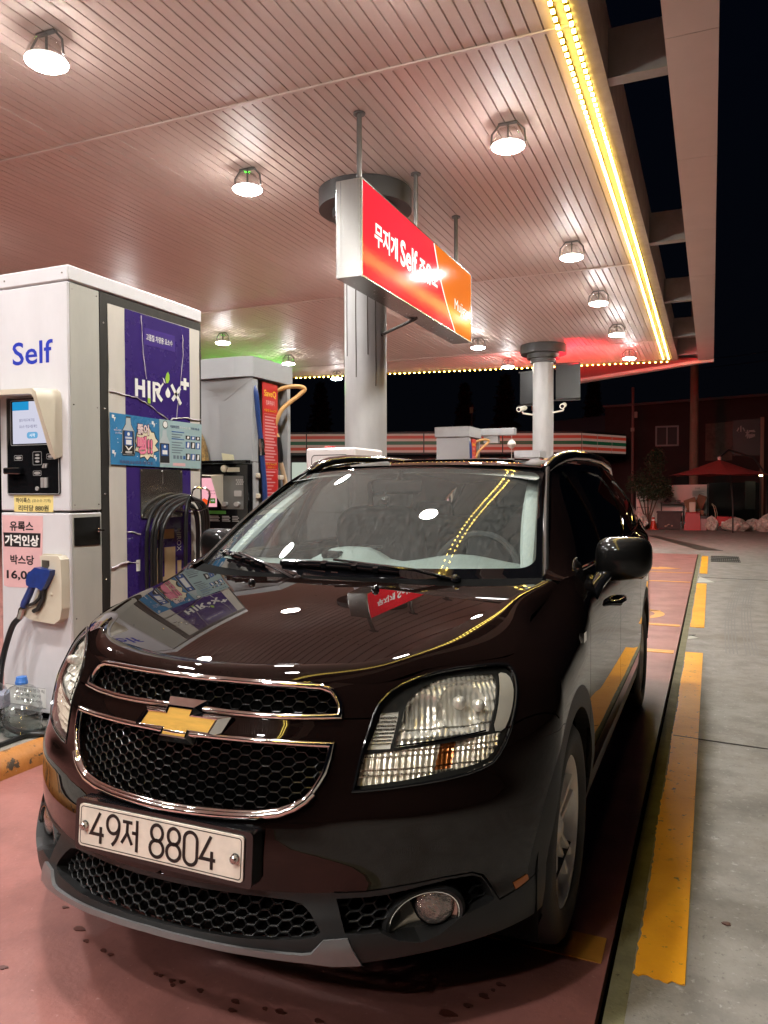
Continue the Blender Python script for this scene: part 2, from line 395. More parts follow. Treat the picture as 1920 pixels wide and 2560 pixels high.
# rounded painted kerb round the island
kb = MB(); K = 9; pts = [(-1.985, y) for y in np.linspace(-3.2, 17.6, 105)]
for side in (0, 1):
    V = []
    for (x, y) in pts:
        jit = .004*math.sin(y*7.1)+.003*math.sin(y*17.3)
        for k in range(K):
            a = math.pi/2*k/(K-1); xx = .095*math.sin(a)+jit; zz = .108*math.cos(a)**.8
            V.append((x+xx if side == 0 else -2.88-xx, y, zz))
    fs = [(i*K+k, i*K+k+1, (i+1)*K+k+1, (i+1)*K+k) for i in range(len(pts)-1) for k in range(K-1)]
    kb.add(V, [f[::-1] for f in fs] if side == 0 else fs)
M_OK = mat('orange_kerb', (.50, .20, .04), rough=.6, noise=.35, nscale=7, bump=.4, bscale=30); bricknoise(M_OK, (.05, .035, .02), 13, .57, .03); bricknoise(M_OK, (.42, .36, .28), 8, .63, .04)
struct(kb, 'island_kerb', M_OK, 60)
mk = MB()
for y0, y1, x0, x1 in ((2.305, 7.138, 1.096, 1.234), (8.47, 12.5, 1.10, 1.234), (14.03, 17.75, 1.112, 1.236)):
    # ragged ends
    L = [(x0+random.gauss(0, .0022)+.003*math.sin(y*5), y) for y in np.linspace(y1, y0, 220)]
    E0 = [(x0+(x1-x0)*k/12, y0+.02*(k/12)*0+random.uniform(-.012, .006)) for k in range(1, 12)]
    mk.prism((L+E0+[(x1, y) for y in np.linspace(y0, y1, 20)])[::1], 0, .0035, ((0, 0, 0), (1, 0, 0), (0, 1, 0)), back=False)
struct(mk, 'orange_road_marking', M_ORANGE)
ml_ = MB()
def strip(x0, x1, y0, y1): ml_.prism([(x0, y0), (x1, y0+.004), (x1, y1), (x0, y1)], 0, .0035, ((0, 0, 0), (1, 0, 0), (0, 1, 0)), back=False)
strip(-1.20, 1.0, 2.31, 2.45); strip(-1.8, 1.0, 7.02, 7.16); strip(-1.8, 1.0, 8.44, 8.56); strip(-1.8, 1.0, 12.56, 12.66); strip(-1.8, 1.0, 13.98, 14.06)
for q in (arc2(.30, 9.2, .46, .42, 0, 360, 30), ):
    stroke_mesh(ml_, ((0, 0, 0), (1, 0, 0), (0, 1, 0)), [q], .11, .0035)
strip(.2, .75, 9.42, 9.50)
ml_.prism([(-.2, 14.62), (.40, 14.5), (.80, 14.74), (.42, 14.95), (.40, 14.82), (-.2, 14.78)], 0, .0035, ((0, 0, 0), (1, 0, 0), (0, 1, 0)), back=False)
struct(ml_, 'lane_marking', mat('lane_paint', (.72, .33, .05), rough=.5, noise=.2, nscale=6))
# patches, slab joints, drips
jt = MB()
for y in (4.66, 13.4): jt.prism([(1.10, y), (12, y-1.6*.11*6), (12, y-1.6*.11*6+.012), (1.10, y+.010)], 0, .0030, ((0, 0, .001), (1, 0, 0), (0, 1, 0)), back=False)
jt.prism([(1.10, 8.0), (1.16, 8.02), (1.10, 7.9)], 0, .003, ((0, 0, 0), (1, 0, 0), (0, 1, 0)), back=False)
tm = MB()
for off_, r_ in ((0, 3.2), (.16, 3.2), (.9, 3.4), (1.05, 3.4)):
    for j in range(4):
        c_ = [(1.42+off_+j*.030+.75*((k/30)**2.2), 7.2+.30*k) for k in range(24)]
        stroke_mesh(tm, ((0, 0, 0), (1, 0, 0), (0, 1, 0)), [c_], .010, .0022)
struct(tm, 'tyre_mark', mat('tyre_mark_grey', (.19, .18, .168), rough=.7))
struct(jt, 'slab_joint', mat('joint_dark', (.05, .047, .043), rough=.9))
pt = MB()
for P in ([(1.10, 12.6), (1.36, 12.7), (1.12, 13.5)], [(1.095, 7.75), (1.19, 7.85), (1.10, 8.0)]): pt.prism(P, 0, .003, ((0, 0, 0), (1, 0, 0), (0, 1, 0)), back=False)
struct(pt, 'concrete_patch', mat('patch_pale', (.42, .41, .36), rough=.8))
sp_ = MB()
rs = random.Random(4)
def blob(x, y, r):
    ph = rs.random()*6; n = 18; sp_.prism([(x+r*1.25*(1+.22*math.sin(2*2*math.pi*k/n+ph)+.18*math.sin(5*2*math.pi*k/n+ph)+.1*rs.uniform(-1, 1))*math.cos(2*math.pi*k/n), y+r*.8*(1+.2*math.sin(3*2*math.pi*k/n+ph)+.1*rs.uniform(-1, 1))*math.sin(2*math.pi*k/n)) for k in range(n)], 0, .0025, ((0, 0, .0005), (1, 0, 0), (0, 1, 0)), back=False)
for q in [(-0.573, 1.84, 0.015), (-0.504, 1.797, 0.009), (-0.716, 1.918, 0.009), (-0.417, 1.78, 0.009), (-0.383, 1.773, 0.008), (-0.192, 1.752, 0.007), (-0.175, 1.751, 0.007), (-0.13, 1.746, 0.009), (-0.115, 1.73, 0.007), (-0.099, 1.753, 0.008), (-0.028, 1.742, 0.009), (0.091, 1.742, 0.01), (0.182, 1.749, 0.007), (0.227, 1.755, 0.011), (0.104, 1.708, 0.009), (0.341, 1.764, 0.009), (-0.63, 1.599, 0.011), (0.717, 2.034, 0.012), (0.688, 1.979, 0.01), (0.649, 1.926, 0.017), (0.748, 2.101, 0.009), (0.735, 2.069, 0.006), (1.348, 2.69, 0.012), (1.16, 3.35, .016)]: blob(*q)
struct(sp_, 'oil_spot', mat('oil_dark', (.085, .022, .016), rough=.35))
for nm, x0, x1, y0, y1, n_ in (('drain_grate', 1.29, 1.83, 16.45, 18.0, 4),):
    g = MB()
    for k in range(n_):
        ya = y0+(y1-y0)*k/n_; g.box(x0, x1, ya+.02, ya+(y1-y0)/n_-.10, -.002, .003, mi=0)
        for j in range(14): g.box(x0+.01+(x1-x0)*j/14, x0+.03+(x1-x0)*j/14, ya+.02, ya+(y1-y0)/n_-.10, .003, .008, mi=1)
    struct(g, nm, [M_VOID, mat('grate_iron', (.10, .095, .085), rough=.6)])
slab('drain_cover', [(1.02, 19.5), (1.55, 19.5), (-.30, 25.3), (-.55, 25.3)], .0025, mat('drain_iron', (.055, .05, .036), rough=.6, noise=.4, nscale=3), .02)

# ---- canopy
ZCN = 4.85
M_SOFFIT = mat('soffit_panel', (.60, .485, .435), rough=.5, noise=.10, nscale=1.3, stretch=(1, .3, 1), noff=.45)
M_TRIMB = mat('canopy_trim', (.42, .345, .30), rough=.6, noise=.35, nscale=5, bump=.2, bscale=40)
M_FASC = mat('canopy_fascia', (.56, .475, .43), rough=.5, noise=.08, nscale=2)
yfar = lambda x: 21.45+.14*(x-.35)
CAN = thing('canopy', (-6, 8, ZCN), 'pale slatted canopy over the forecourt edged with yellow rope lights', 'canopy')
sl = MB(); pitch = .104; rr = random.Random(3)
seams = [-6.8, -.55, 5.80, 12.20, 18.60]
x = .315
while x > -15:
    xa, xb = x-pitch+.0065, x
    for k in range(len(seams)):
        y0 = seams[k]+.002; y1 = (seams[k+1] if k < 4 else yfar(x))-.002
        dz = rr.uniform(-.002, .002)
        V = [(xa, y0, ZCN+dz), (xb, y0, ZCN+dz), (xb, y1, ZCN+dz), (xa, y1, ZCN+dz)]
        e = .003
        sl.add([(xa-.001, y0, ZCN+.02), (xa+e, y0, ZCN+dz), (xb-e, y0, ZCN+dz), (xb+.001, y0, ZCN+.02), (xa-.001, y1, ZCN+.02), (xa+e, y1, ZCN+dz), (xb-e, y1, ZCN+dz), (xb+.001, y1, ZCN+.02)], [(4, 5, 1, 0), (5, 6, 2, 1), (6, 7, 3, 2)])
    x -= pitch
sl.build('soffit', M_SOFFIT, CAN, smooth=0)
for y in seams[1:]:
    MB().box(-15, .32, y-.018, y+.018, ZCN-.016, ZCN-.0025).build('joint_strip', M_SOFFIT, CAN, smooth=0)
MB().prism([(-15, -6.8), (.33, -6.8), (.33, yfar(.33)), (-15, yfar(-15))], 0, .5, ((0, 0, ZCN+.035), (1, 0, 0), (0, 1, 0))).build('roof_deck', M_VOID, CAN, smooth=0)
ed = MB().box(.333, .46, -6.8, yfar(.4), ZCN-.012, ZCN+.55)
ed.build('edge_beam', M_TRIMB, CAN, smooth=0)
ef = MB().prism([(.333, yfar(.333)+.003), (-15, yfar(-15)+.003), (-15, yfar(-15)+.10), (.46, yfar(.46)+.10)], 0, .55, ((0, 0, ZCN-.012), (1, 0, 0), (0, 1, 0))); ef.build('edge_beam', M_TRIMB, CAN, smooth=0)
for yb in (-3.0, 1.9, 6.74, 11.35, 14.95, 18.4, 20.9):
    MB().box(.461, .929, yb-.05, yb+.05, ZCN+.005, ZCN+.42).box(.4615, .9285, yb-.07, yb+.07, ZCN, ZCN+.0045).build('cross_beam', mat('beam_paint', (.30, .28, .26), rough=.6, noise=.3, nscale=4), CAN, smooth=0)
fr = MB()
for y0, y1 in zip([-6.8, -2.2, .2, 3.9, 6.27, 8.6, 11.0, 13.3, 15.7, 18.1], [-2.2, .2, 3.9, 6.27, 8.6, 11.0, 13.3, 15.7, 18.1, 21.9]):
    fr.box(.93, 1.31, y0+.004, y1-.004, ZCN, ZCN+.85)
fr.build('fascia', M_FASC, CAN, smooth=0)
MB().prism([(1.31, 21.91), (-2.7, 24.75), (-2.95, 24.45), (.95, 21.91)], 0, .85, ((0, 0, ZCN-.06), (1, 0, 0), (0, 1, 0))).build('fascia', M_FASC, CAN, smooth=0)
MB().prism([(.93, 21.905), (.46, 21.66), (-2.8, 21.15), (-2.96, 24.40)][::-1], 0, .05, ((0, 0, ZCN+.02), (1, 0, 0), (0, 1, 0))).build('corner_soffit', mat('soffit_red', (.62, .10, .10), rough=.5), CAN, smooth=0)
# rope lights: a row of bright diodes; the channel's emission stands in for their halo
M_LEDD = emis('diode_warm', (1., .72, .14), 42.); M_LEDC = emis('channel_halo', (1., .50, .008), .30)
def rope(P0, P1, n, name='rope_light'):
    P0, P1 = np.array(P0, float), np.array(P1, float); t = unit(P1-P0); q = unit(np.cross(t, (0, 0, 1)))
    mb = MB().obox((P0+P1)/2+np.array([0, 0, .012]), t, q, np.cross(t, q), np.linalg.norm(P1-P0), .034, .018, mi=1)
    for k in range(n): mb.obox(P0+(P1-P0)*(k+.5)/n+np.array([0, 0, -.004]), t, q, np.cross(t, q), .036, .026, .016, mi=0)
    return mb.build(name, [M_LEDD, M_LEDC], CAN, smooth=0)
rope((.262, -6.5, ZCN-.018), (.195, 12.2, ZCN-.018), 190); rope((.195, 12.25, ZCN-.018), (.105, 21.2, ZCN-.018), 92)
rope((.352, -6.5, ZCN-.018), (.300, 12.2, ZCN-.018), 190); rope((.300, 12.25, ZCN-.018), (.235, 21.25, ZCN-.018), 92)
rope((.25, yfar(.25)+.13, ZCN-.035), (-14.9, yfar(-14.9)+.13, ZCN-.035), 105)

# ---- ceiling lights
M_DIFF = emis('lamp_white', (1., .98, .945), LAMP_STRENGTH); M_SHADE = glass('lamp_shade_clear', (.96, .96, .95), 1.18)
M_BACK = mat('lamp_back', (.60, .59, .57), rough=.4, emit=(1., .98, .94), es=1.1)
M_LBR = mat('lamp_bracket', (.16, .155, .15), rough=.5, metal=.3)
M_BRKT = mat('bracket_dark', (.05, .048, .045), rough=.5, metal=.5)
def ceiling_light(x, y, label):
    t = thing('ceiling_light', (x, y, ZCN), label, 'ceiling light', 'round flood lights under the canopy')
    z = ZCN
    MB().lathe((x, y, z-.226), (0, 0, -1), [(.151, .0), (.1515, .003), (.130, .018), (.08, .027), (0, .03)], 28).build('diffuser', M_DIFF, t)
    MB().lathe((x, y, z-.06), (0, 0, -1), [(.05, .0), (.085, .02), (.130, .09), (.150, .145), (.153, .165), (.156, .165), (.153, .14), (.134, .085), (.09, .012), (.05, -.01)], 28).build('reflector_shade', M_SHADE, t)
    MB().lathe((x, y, z-.2215), (0, 0, 1), [(.152, 0), (.150, .012), (.09, .035), (.05, .05), (0, .055)], 24).build('lamp_back', M_BACK, t)
    b = MB().box(x-.09, x+.09, y-.02, y+.02, z-.016, z-.004)
    for s in (-1, 1): b.tube([(x+s*.085, y, z-.012), (x+s*.155, y, z-.09), (x+s*.164, y, z-.20)], .009, 6)
    b.tube([(x, y, z-.01), (x, y, z-.17)], .010, 8)
    b.build('bracket', M_LBR, t); return t
LIGHTS = {(-.52, 4.49): 'round lamp over the windscreen at the very top of the picture', (-.485, 7.08): 'round lamp to the right of the hanging red sign, nearest in its row',
 (-.512, 10.76): 'round lamp second along the rope lit edge beyond the red sign', (-.527, 13.58): 'round lamp third along the rope lit edge, before the second column',
 (-.537, 16.44): 'round lamp fourth along the rope lit edge above the second column', (-.583, 19.5): 'round lamp at the red lit far corner of the canopy',
 (-3.31, 4.33): 'round lamp above the white dispenser, largest one at top left', (-3.28, 6.97): 'round lamp between the white dispenser and the hanging red sign',
 (-8.465, 13.88): 'round lamp right above the grey fuel pump', (-8.546, 16.8): 'round lamp in the green lit ceiling beside the first column',
 (-3.56, 16.65): 'round lamp just under the far end of the red sign', (-3.595, 19.54): 'round lamp at the far row left of the second column',
 (-.5, 1.55): 'round lamp under the canopy in front of the car, out of view', (-3.35, 1.5): 'round lamp in front of the white dispenser, out of view',
 (-.5, -1.3): 'round lamp behind the viewer nearest the rope lit edge', (-3.35, -1.3): 'round lamp behind the viewer over the island end', (-.5, -4.1): 'round lamp behind the viewer, second along the rope lit edge', (-3.35, -4.1): 'round lamp far behind the viewer over the island end', (-3.45, 10.75): 'round lamp hidden behind the hanging red sign', (-3.5, 13.6): 'round lamp hidden behind the first column',
 (-8.4, 10.8): 'round lamp over the far lane hidden behind the dispenser', (-8.4, 6.9): 'round lamp over the far lane left of the picture', (-8.4, 3.9): 'round lamp over the far lane nearest the viewer', (-8.6, 19.6): 'round lamp at the far end of the far lane'}
for (x, y), lb in LIGHTS.items(): ceiling_light(x, y, lb)

# ---- columns
M_COL = mat('column_paint', (.38, .375, .37), rough=.42, noise=.30, nscale=2.2, stretch=(1, 1, .35), bump=.15, bscale=6)
bricknoise(M_COL, (.15, .13, .11), 2.0, .70, .03)
M_COLLAR = mat('collar_grey', (.045, .043, .043), rough=.5)
def column(x, y, label):
    t = thing('canopy_column', (x, y, .10), label, 'column', 'columns of the canopy')
    MB().lathe((x, y, .10), (0, 0, 1), [(.243, 0), (.243, ZCN-.11)], 40).build('shaft', M_COL, t)
    MB().lathe((x, y, ZCN-.42), (0, 0, 1), [(.248, 0), (.30, 0), (.30, .10), (.38, .10), (.38, .20), (.535, .20), (.535, .414), (.248, .414)], 44).build('collar', M_COLLAR, t)
    return t
column(-2.40, 8.06, 'first thick round column behind the hanging red sign')
column(-2.40, 18.16, 'far round column carrying two cameras and dark screens')
dr = MB()
for a, z0 in ((200, 2.85), (235, 2.95), (268, 2.7), (300, 2.95), (322, 2.6)):
    dr.tube([(-2.40+.2445*math.cos(R(a+.6*math.sin(z*5))), 8.06+.2445*math.sin(R(a+.6*math.sin(z*5))), z) for z in np.linspace(z0, 4.4, 14)], .006, 5)
dr.build('rust_streak', mat('rust_dark', (.05, .035, .028), rough=.8), bpy.data.objects['canopy_column'])
# screens and cameras on the far column
def screen_box(c, yaw, w_, h_, d, label, face, top):
    t = thing('display_screen', c, label, 'display'); cz = c
    a1 = np.array([math.cos(yaw), math.sin(yaw), 0]); a2 = np.array([-math.sin(yaw), math.cos(yaw), 0])
    MB().obox(cz, a1, a2, (0, 0, 1), w_, d, h_).build('housing', mat('screen_housing', (.006, .0065, .0065), rough=.35, noise=.5, nscale=5, stretch=(4, 4, .4)), t, smooth=0)
    MB().obox(np.array(cz)+a2*(d/2+.004), a1, a2, (0, 0, 1), w_*.92, .006, h_*.94).build('lit_face', face, t, smooth=0)
    if top: MB().obox(np.array(cz)+a2*(d/2+.03)+np.array([0, 0, h_/2-.02]), a1, a2, (0, 0, 1), w_*.9, .04, .03).build('added_glow_strip', top, t, smooth=0)  # added glowing strip to tint the ceiling, not part of the screen
    b = MB()
    for z in (-h_/2-.03, h_/2+.03): b.obox(np.array(cz)+a1*(-w_*.1)+np.array([0, 0, z]), a1, a2, (0, 0, 1), w_*1.2, .03, .03)
    b.build('bracket', M_BRKT, t, smooth=0); return t
screen_box((-1.84, 18.28, 3.98), .15, .56, .80, .16, 'dark back of a square screen on the right of the far column', emis('red_screen', (1., .03, .035), 170.), emis('red_ceiling_glow', (1., .012, .025), 700.))
screen_box((-2.80, 18.35, 3.88), -.25, .36, .75, .14, 'dark back of a narrow screen on the left of the far column', emis('dim_screen', (.9, .05, .05), 10.), None)
def cctv(px_, py, z, ex_, label):
    t = thing('security_camera', (px_, py, z), label, 'camera', 'security cameras on the far column'); W_ = mat('camera_white', (.70, .67, .58), rough=.4)
    e = np.array([ex_, py-.14, z+.03]); b = MB().tube([(px_, py, z-.05), (px_+(ex_-px_)*.9, py-.08, z-.02)], .02, 8).tube([(px_+(ex_-px_)*.9, py-.08, z-.03), (ex_, py-.10, z+.02)], .018, 8); b.build('arm', W_, t)
    d = unit([(-.35 if ex_ < px_ else .0), -1, -.22]); MB().lathe(e+np.array([0, 0, .06]), d, [(.0, -.16), (.045, -.16), (.055, -.13), (.055, .12), (.062, .14), (.062, .15)], 16).build('housing', W_, t)
    MB().lathe(e+np.array([0, 0, .06])+d*.1515, d, [(.042, 0), (.036, .004), (0, .005)], 14).build('camera_lens', M_BLACK, t)
cctv(-2.64, 18.1, 3.27, -2.86, 'white tube camera on the left of the far column'); cctv(-2.16, 18.1, 3.30, -1.89, 'white tube camera on the right of the far column')

# ---- hanging sign
SG_ = thing('hanging_sign', (-1.685, 7.8, 3.31), 'long red and orange light box sign hanging from the canopy', 'sign')
SX0, SX1, SY0, SY1, SZ0, SZ1 = -1.81, -1.56, 6.14, 9.47, 3.31, 4.17
M_SBOX = mat('sign_case', (.30, .295, .28), rough=.24, metal=1., noise=.15, nscale=14, stretch=(1, 1, .06))
MB().cbox(SX0, SX1-.004, SY0, SY1, SZ0, SZ1, .004).build('case', M_SBOX, SG_, smooth=0)
for x_ in (SX0+.045, SX1-.035): MB().box(x_-.004, x_+.004, SY0-.003, SY0-.0005, SZ0+.01, SZ1-.01).build('case_fold', M_SBOX, SG_, smooth=0)
def litplastic(name, col, s, rough=.11):
    m = mat(name, tuple(c*.20 for c in col), rough=rough, emit=col, es=s, spec=.045); return m
M_SRED = litplastic('sign_red', (1., .022, .040), .82); M_SOR = litplastic('sign_orange', (1., .22, .012), .62); M_SWH = litplastic('sign_white', (1., .93, .86), 1.0)
SF = (np.array([SX1, 0, 0]), np.array([0., 1, 0]), np.array([0., 0, 1]))
yd = lambda z: 8.02+(SZ1-z)/(SZ1-SZ0)*.78-.10*math.sin(math.pi*(SZ1-z)/(SZ1-SZ0))
zz = np.linspace(SZ0+.012, SZ1-.012, 12)
MB().prism([(SY0+.02, SZ0+.012)]+[(yd(z), z) for z in zz]+[(SY0+.02, SZ1-.012)], -.003, .002, SF).build('red_face', M_SRED, SG_, smooth=0)
MB().prism([(yd(z)+.04, z) for z in zz[::-1]]+[(SY1-.02, SZ0+.012), (SY1-.02, SZ1-.012)][::1], -.003, .002, SF).build('orange_face', M_SOR, SG_, smooth=0)
st = MB(); stroke_mesh(st, SF, [[(yd(z)+.02, z) for z in zz]], .034, .0018); st.build('dividing_stripe', M_SWH, SG_, smooth=0)
wr = MB(); put_text(wr, '무지개', *SF, 6.42, 6.98, 3.66, 3.88, d=.004, bold=.03); put_text(wr, 'Self', *SF, 7.05, 7.52, 3.65, 3.91, d=.004, bold=.025); put_text(wr, '주유소', *SF, 7.58, 8.16, 3.66, 3.88, d=.004, bold=.03)
put_text(wr, 'Mujigae', *SF, 8.78, 9.36, 3.55, 3.72, d=.004, bold=.0)
wr.build('lettering', M_SWH, SG_, smooth=0)
fm = MB(); fm.box(SX1-.003, SX1+.006, SY0+.002, SY1-.002, SZ1-.011, SZ1+.001); fm.box(SX1-.003, SX1+.006, SY0+.002, SY1-.002, SZ0-.001, SZ0+.011); fm.box(SX1-.003, SX1+.006, SY0+.0, SY0+.019, SZ0+.0112, SZ1-.0112); fm.box(SX1-.003, SX1+.006, SY1-.019, SY1, SZ0+.0112, SZ1-.0112); fm.build('face_frame', M_SBOX, SG_, smooth=0)
for y in (6.36, 7.80, 9.21):
    MB().tube([(-1.68, y, SZ1), (-1.68, y, ZCN-.006)], .024, 12).lathe((-1.68, y, ZCN-.02), (0, 0, 1), [(.055, 0), (.055, .012)], 16).build('hanging_rod', mat('rod_grey', (.16, .155, .15), rough=.4, metal=.6), SG_)
MB().tube([(-2.20, 8.0, 3.18), (-1.80, 7.9, 3.28), (-1.70, 7.88, 3.31)], .018, 8).build('stay_arm', M_BRKT, SG_)

gd = thing('price_board', (-11.6, 19.25, 4.4), 'price board glowing green behind the grey fuel pump', 'display')
MB().cbox(-13.2, -9.9, 19.2, 19.3, 4.40, 4.72, .01).build('housing', M_BRKT, gd, smooth=0)
MB().box(-13.1, -10.0, 19.185, 19.194, 4.50, 4.70).build('lit_face', emis('green_screen', (.04, 1., .03), 42.), gd, smooth=0)
# ================================================================ DISPENSERS
def csm(P, n=5):
    P = [np.array(p, float) for p in P]; Q = [2*P[0]-P[1]]+P+[2*P[-1]-P[-2]]; out = []
    for i in range(1, len(Q)-2):
        for k in range(n):
            t = k/n; out.append(.5*(2*Q[i]+(Q[i+1]-Q[i-1])*t+(2*Q[i-1]-5*Q[i]+4*Q[i+1]-Q[i+2])*t*t+(3*Q[i]-Q[i-1]-3*Q[i+1]+Q[i+2])*t**3))
    return out+[P[-1]]
XF, YF = -1.98, 3.205
D1 = thing('urea_dispenser', (-2.25, 3.8, .10), 'tall white self service dispenser with purple panel and blue nozzle', 'fuel dispenser')
FS = (np.array([XF, 0, 0]), np.array([0., 1, 0]), np.array([0., 0, 1]))      # side facing the car
FF = (np.array([0, YF, 0]), np.array([1., 0, 0]), np.array([0., 0, 1]))      # front
X0, Y1 = -2.52, 4.395
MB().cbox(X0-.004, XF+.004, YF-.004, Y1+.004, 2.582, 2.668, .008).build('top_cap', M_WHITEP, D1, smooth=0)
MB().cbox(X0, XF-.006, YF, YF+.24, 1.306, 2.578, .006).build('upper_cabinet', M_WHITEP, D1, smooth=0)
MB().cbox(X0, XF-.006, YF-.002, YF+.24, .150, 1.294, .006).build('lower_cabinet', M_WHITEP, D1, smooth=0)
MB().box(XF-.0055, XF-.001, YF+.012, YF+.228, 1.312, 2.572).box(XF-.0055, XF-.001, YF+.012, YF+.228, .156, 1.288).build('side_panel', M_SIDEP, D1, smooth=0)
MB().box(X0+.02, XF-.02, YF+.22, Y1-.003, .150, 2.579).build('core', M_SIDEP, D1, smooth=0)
MB().box(X0+.03, XF-.05, YF+.05, Y1-.05, .10, .149).build('plinth', M_VOID, D1, smooth=0)
df = MB()
df.box(XF-.03, XF-.002, 3.442, 3.500, .152, 2.577); df.box(XF-.03, XF-.002, 3.500, Y1-.002, 2.522, 2.577); df.box(XF-.03, XF-.002, 4.378, Y1-.002, .152, 2.522)
df.build('panel_frame', M_DKFRAME, D1, smooth=0)
def sheet(name, poly, fr, d, m, parent, th=.0015, label=None):
    return MB().prism(poly, d-th, d, fr).build(name, m, parent, smooth=0, label=label)
rg_ = random.Random(11)
def ragged(y, z0, z1, amp=.006, n=14): return [(y+rg_.uniform(-amp, amp), z0+(z1-z0)*k/(n-1)) for k in range(n)]
panel = sheet('vinyl_panel', ragged(3.503, 2.52, .16)+ragged(4.377, .16, 2.525), FS, 0, M_VINYL, D1)
sheet('purple_band', [(3.642, 2.520), (3.642, .16), (4.265, .16), (4.265, 2.520)], FS, .0015, M_PURPLE, panel, .001)
sheet('title_patch', [(3.815, 2.44), (3.812, 2.335), (4.110, 2.335), (4.110, 2.44)], FS, .0025, mat('purple_patch', (.06, .03, .22), rough=.3, coat=.3), panel, .0008)
t_ = MB(); put_text(t_, '고품질 차량용 요소수', *FS, 3.830, 4.085, 2.365, 2.405, d=.0036, bold=.012)
# logotype
z0, z1 = 2.003, 2.112
hs = [[(3.738, z0), (3.738, z1)], [(3.802, z0), (3.802, z1)]]
stroke_mesh(t_, FS, hs, .026, .0036); t_.prism([(3.738, 2.048), (3.802, 2.048), (3.802, 2.072), (3.738, 2.072)], .0030, .0034, FS, back=False)
stroke_mesh(t_, FS, [[(3.852, z0), (3.852, z1)]], .026, .0036)
stroke_mesh(t_, FS, [[(3.898, z0-.018), (3.898, z1)]], .024, .0036)
stroke_mesh(t_, FS, [arc2(3.925, 2.083, .030, .020, 90, -90, 10)], .021, .0037)
stroke_mesh(t_, FS, [[(3.900, 2.101), (3.925, 2.103)], [(3.900, 2.063), (3.925, 2.063)]], .019, .0035)
stroke_mesh(t_, FS, [[(3.928, 2.056), (3.940, 2.030), (3.975, z0-.004)]], .026, .0034)
stroke_mesh(t_, FS, [[(3.945, 2.045), (3.962, 2.085), (3.990, 2.115)]], .012, .0034)
drop = [(4.034, 2.094)]+[(4.034+.024*math.sin(R(a))*(.55 if a < 40 or a > 320 else 1), 2.052+.026*-math.cos(R(a))*-1) for a in range(60, 301, 20)]
t_.prism(drop[::-1], .003, .0036, FS, back=False)
stroke_mesh(t_, FS, [[(4.070, z1+.004), (4.165, z0-.006)], [(4.160, z1-.006), (4.078, z0+.012)]], .026, .0036)
t_.prism([(4.196, 2.176), (4.224, 2.176), (4.224, 2.152), (4.252, 2.152), (4.252, 2.124), (4.224, 2.124), (4.224, 2.098), (4.196, 2.098), (4.196, 2.124), (4.168, 2.124), (4.168, 2.152), (4.196, 2.152)][::-1], .003, .0036, FS, back=False)
t_.prism([(3.985, 2.15), (4.000, 2.142), (4.012, 2.115), (3.995, 2.122)][::-1], .003, .0036, FS, back=False)
t_.build('panel_writing', M_WINK, panel, smooth=0)
lf = MB().prism([(4.018, 2.118), (4.010, 2.150), (4.022, 2.180), (4.038, 2.196), (4.050, 2.175), (4.050, 2.145), (4.036, 2.122)][::-1], .003, .004, FS, back=False)
lf.prism([(3.839, 1.970), (3.865, 1.970), (3.865, 2.003), (3.839, 2.003)], .003, .0038, FS, back=False); lf.build('leaf_mark', M_LIME, panel, smooth=0)
# torn creases in the vinyl
cr = MB()
def crease(pts, r=.004, n=5): cr.tube([(XF+.002+rg_.uniform(0, .003), y+rg_.uniform(-.003, .003), z+rg_.uniform(-.004, .004)) for y, z in pts], [r*rg_.uniform(.5, 1.2) for _ in pts], n)
lin = lambda a, b, n: [(a[0]+(b[0]-a[0])*k/(n-1), a[1]+(b[1]-a[1])*k/(n-1)) for k in range(n)]
crease(lin((3.503, 2.006), (3.70, 1.995), 8)+lin((3.74, 1.992), (3.86, 1.96), 6)); crease(lin((3.86, 1.955), (4.03, 1.885), 8)); crease(lin((4.06, 1.885), (4.14, 1.905), 4)+lin((4.17, 1.908), (4.377, 1.908), 7), .005)
crease(lin((3.785, 2.51), (3.80, 2.28), 8)+lin((3.805, 2.25), (3.83, 2.12), 6), .0028); crease(lin((4.19, 2.46), (4.19, 2.30), 6)+lin((4.175, 2.2), (4.12, 1.90), 9), .0026); crease(lin((3.503, .962), (3.65, .985), 7), .006); crease(lin((3.65, .985), (3.74, .97), 4), .003); crease(lin((3.645, 1.17), (3.76, 1.15), 5), .003); crease(lin((4.25, 1.27), (4.377, 1.268), 5), .004)
cr.build('torn_crease', mat('torn_vinyl', (.50, .46, .50), rough=.4), panel)
# two taped notices
n1 = sheet('taped_notice', [(3.503, 1.882), (3.507, 1.575), (3.941, 1.572), (3.938, 1.878)], FS, .007, M_SKYB, D1, label='blue notice with a bottle and pink lettering')
bm = MB()
def star(cy_, cz, ry_, rz, n, inn): return [(cy_+(ry_ if k % 2 == 0 else ry_*inn)*math.cos(2*math.pi*k/(2*n)+.2)*(1+.12*math.sin(k*2.3)), cz+(rz if k % 2 == 0 else rz*inn)*math.sin(2*math.pi*k/(2*n)+.2)) for k in range(2*n)]
bm.prism(star(3.818, 1.715, .118, .112, 11, .80), .0074, .0078, FS, back=False, mi=1)
bm.prism(star(3.818, 1.715, .109, .103, 11, .80), .0078, .0082, FS, back=False, mi=0)
bot = lambda cy_, zb, s: [(cy_-.048*s, zb), (cy_+.048*s, zb), (cy_+.055*s, zb+.02*s), (cy_+.050*s, zb+.145*s), (cy_+.022*s, zb+.185*s), (cy_+.018*s, zb+.225*s), (cy_-.018*s, zb+.225*s), (cy_-.022*s, zb+.185*s), (cy_-.050*s, zb+.145*s), (cy_-.055*s, zb+.02*s)]
bm.prism(bot(3.657, 1.632, 1.06), .0080, .0083, FS, back=False, mi=1); bm.prism(bot(3.657, 1.637, 1.0), .0083, .0086, FS, back=False, mi=2)
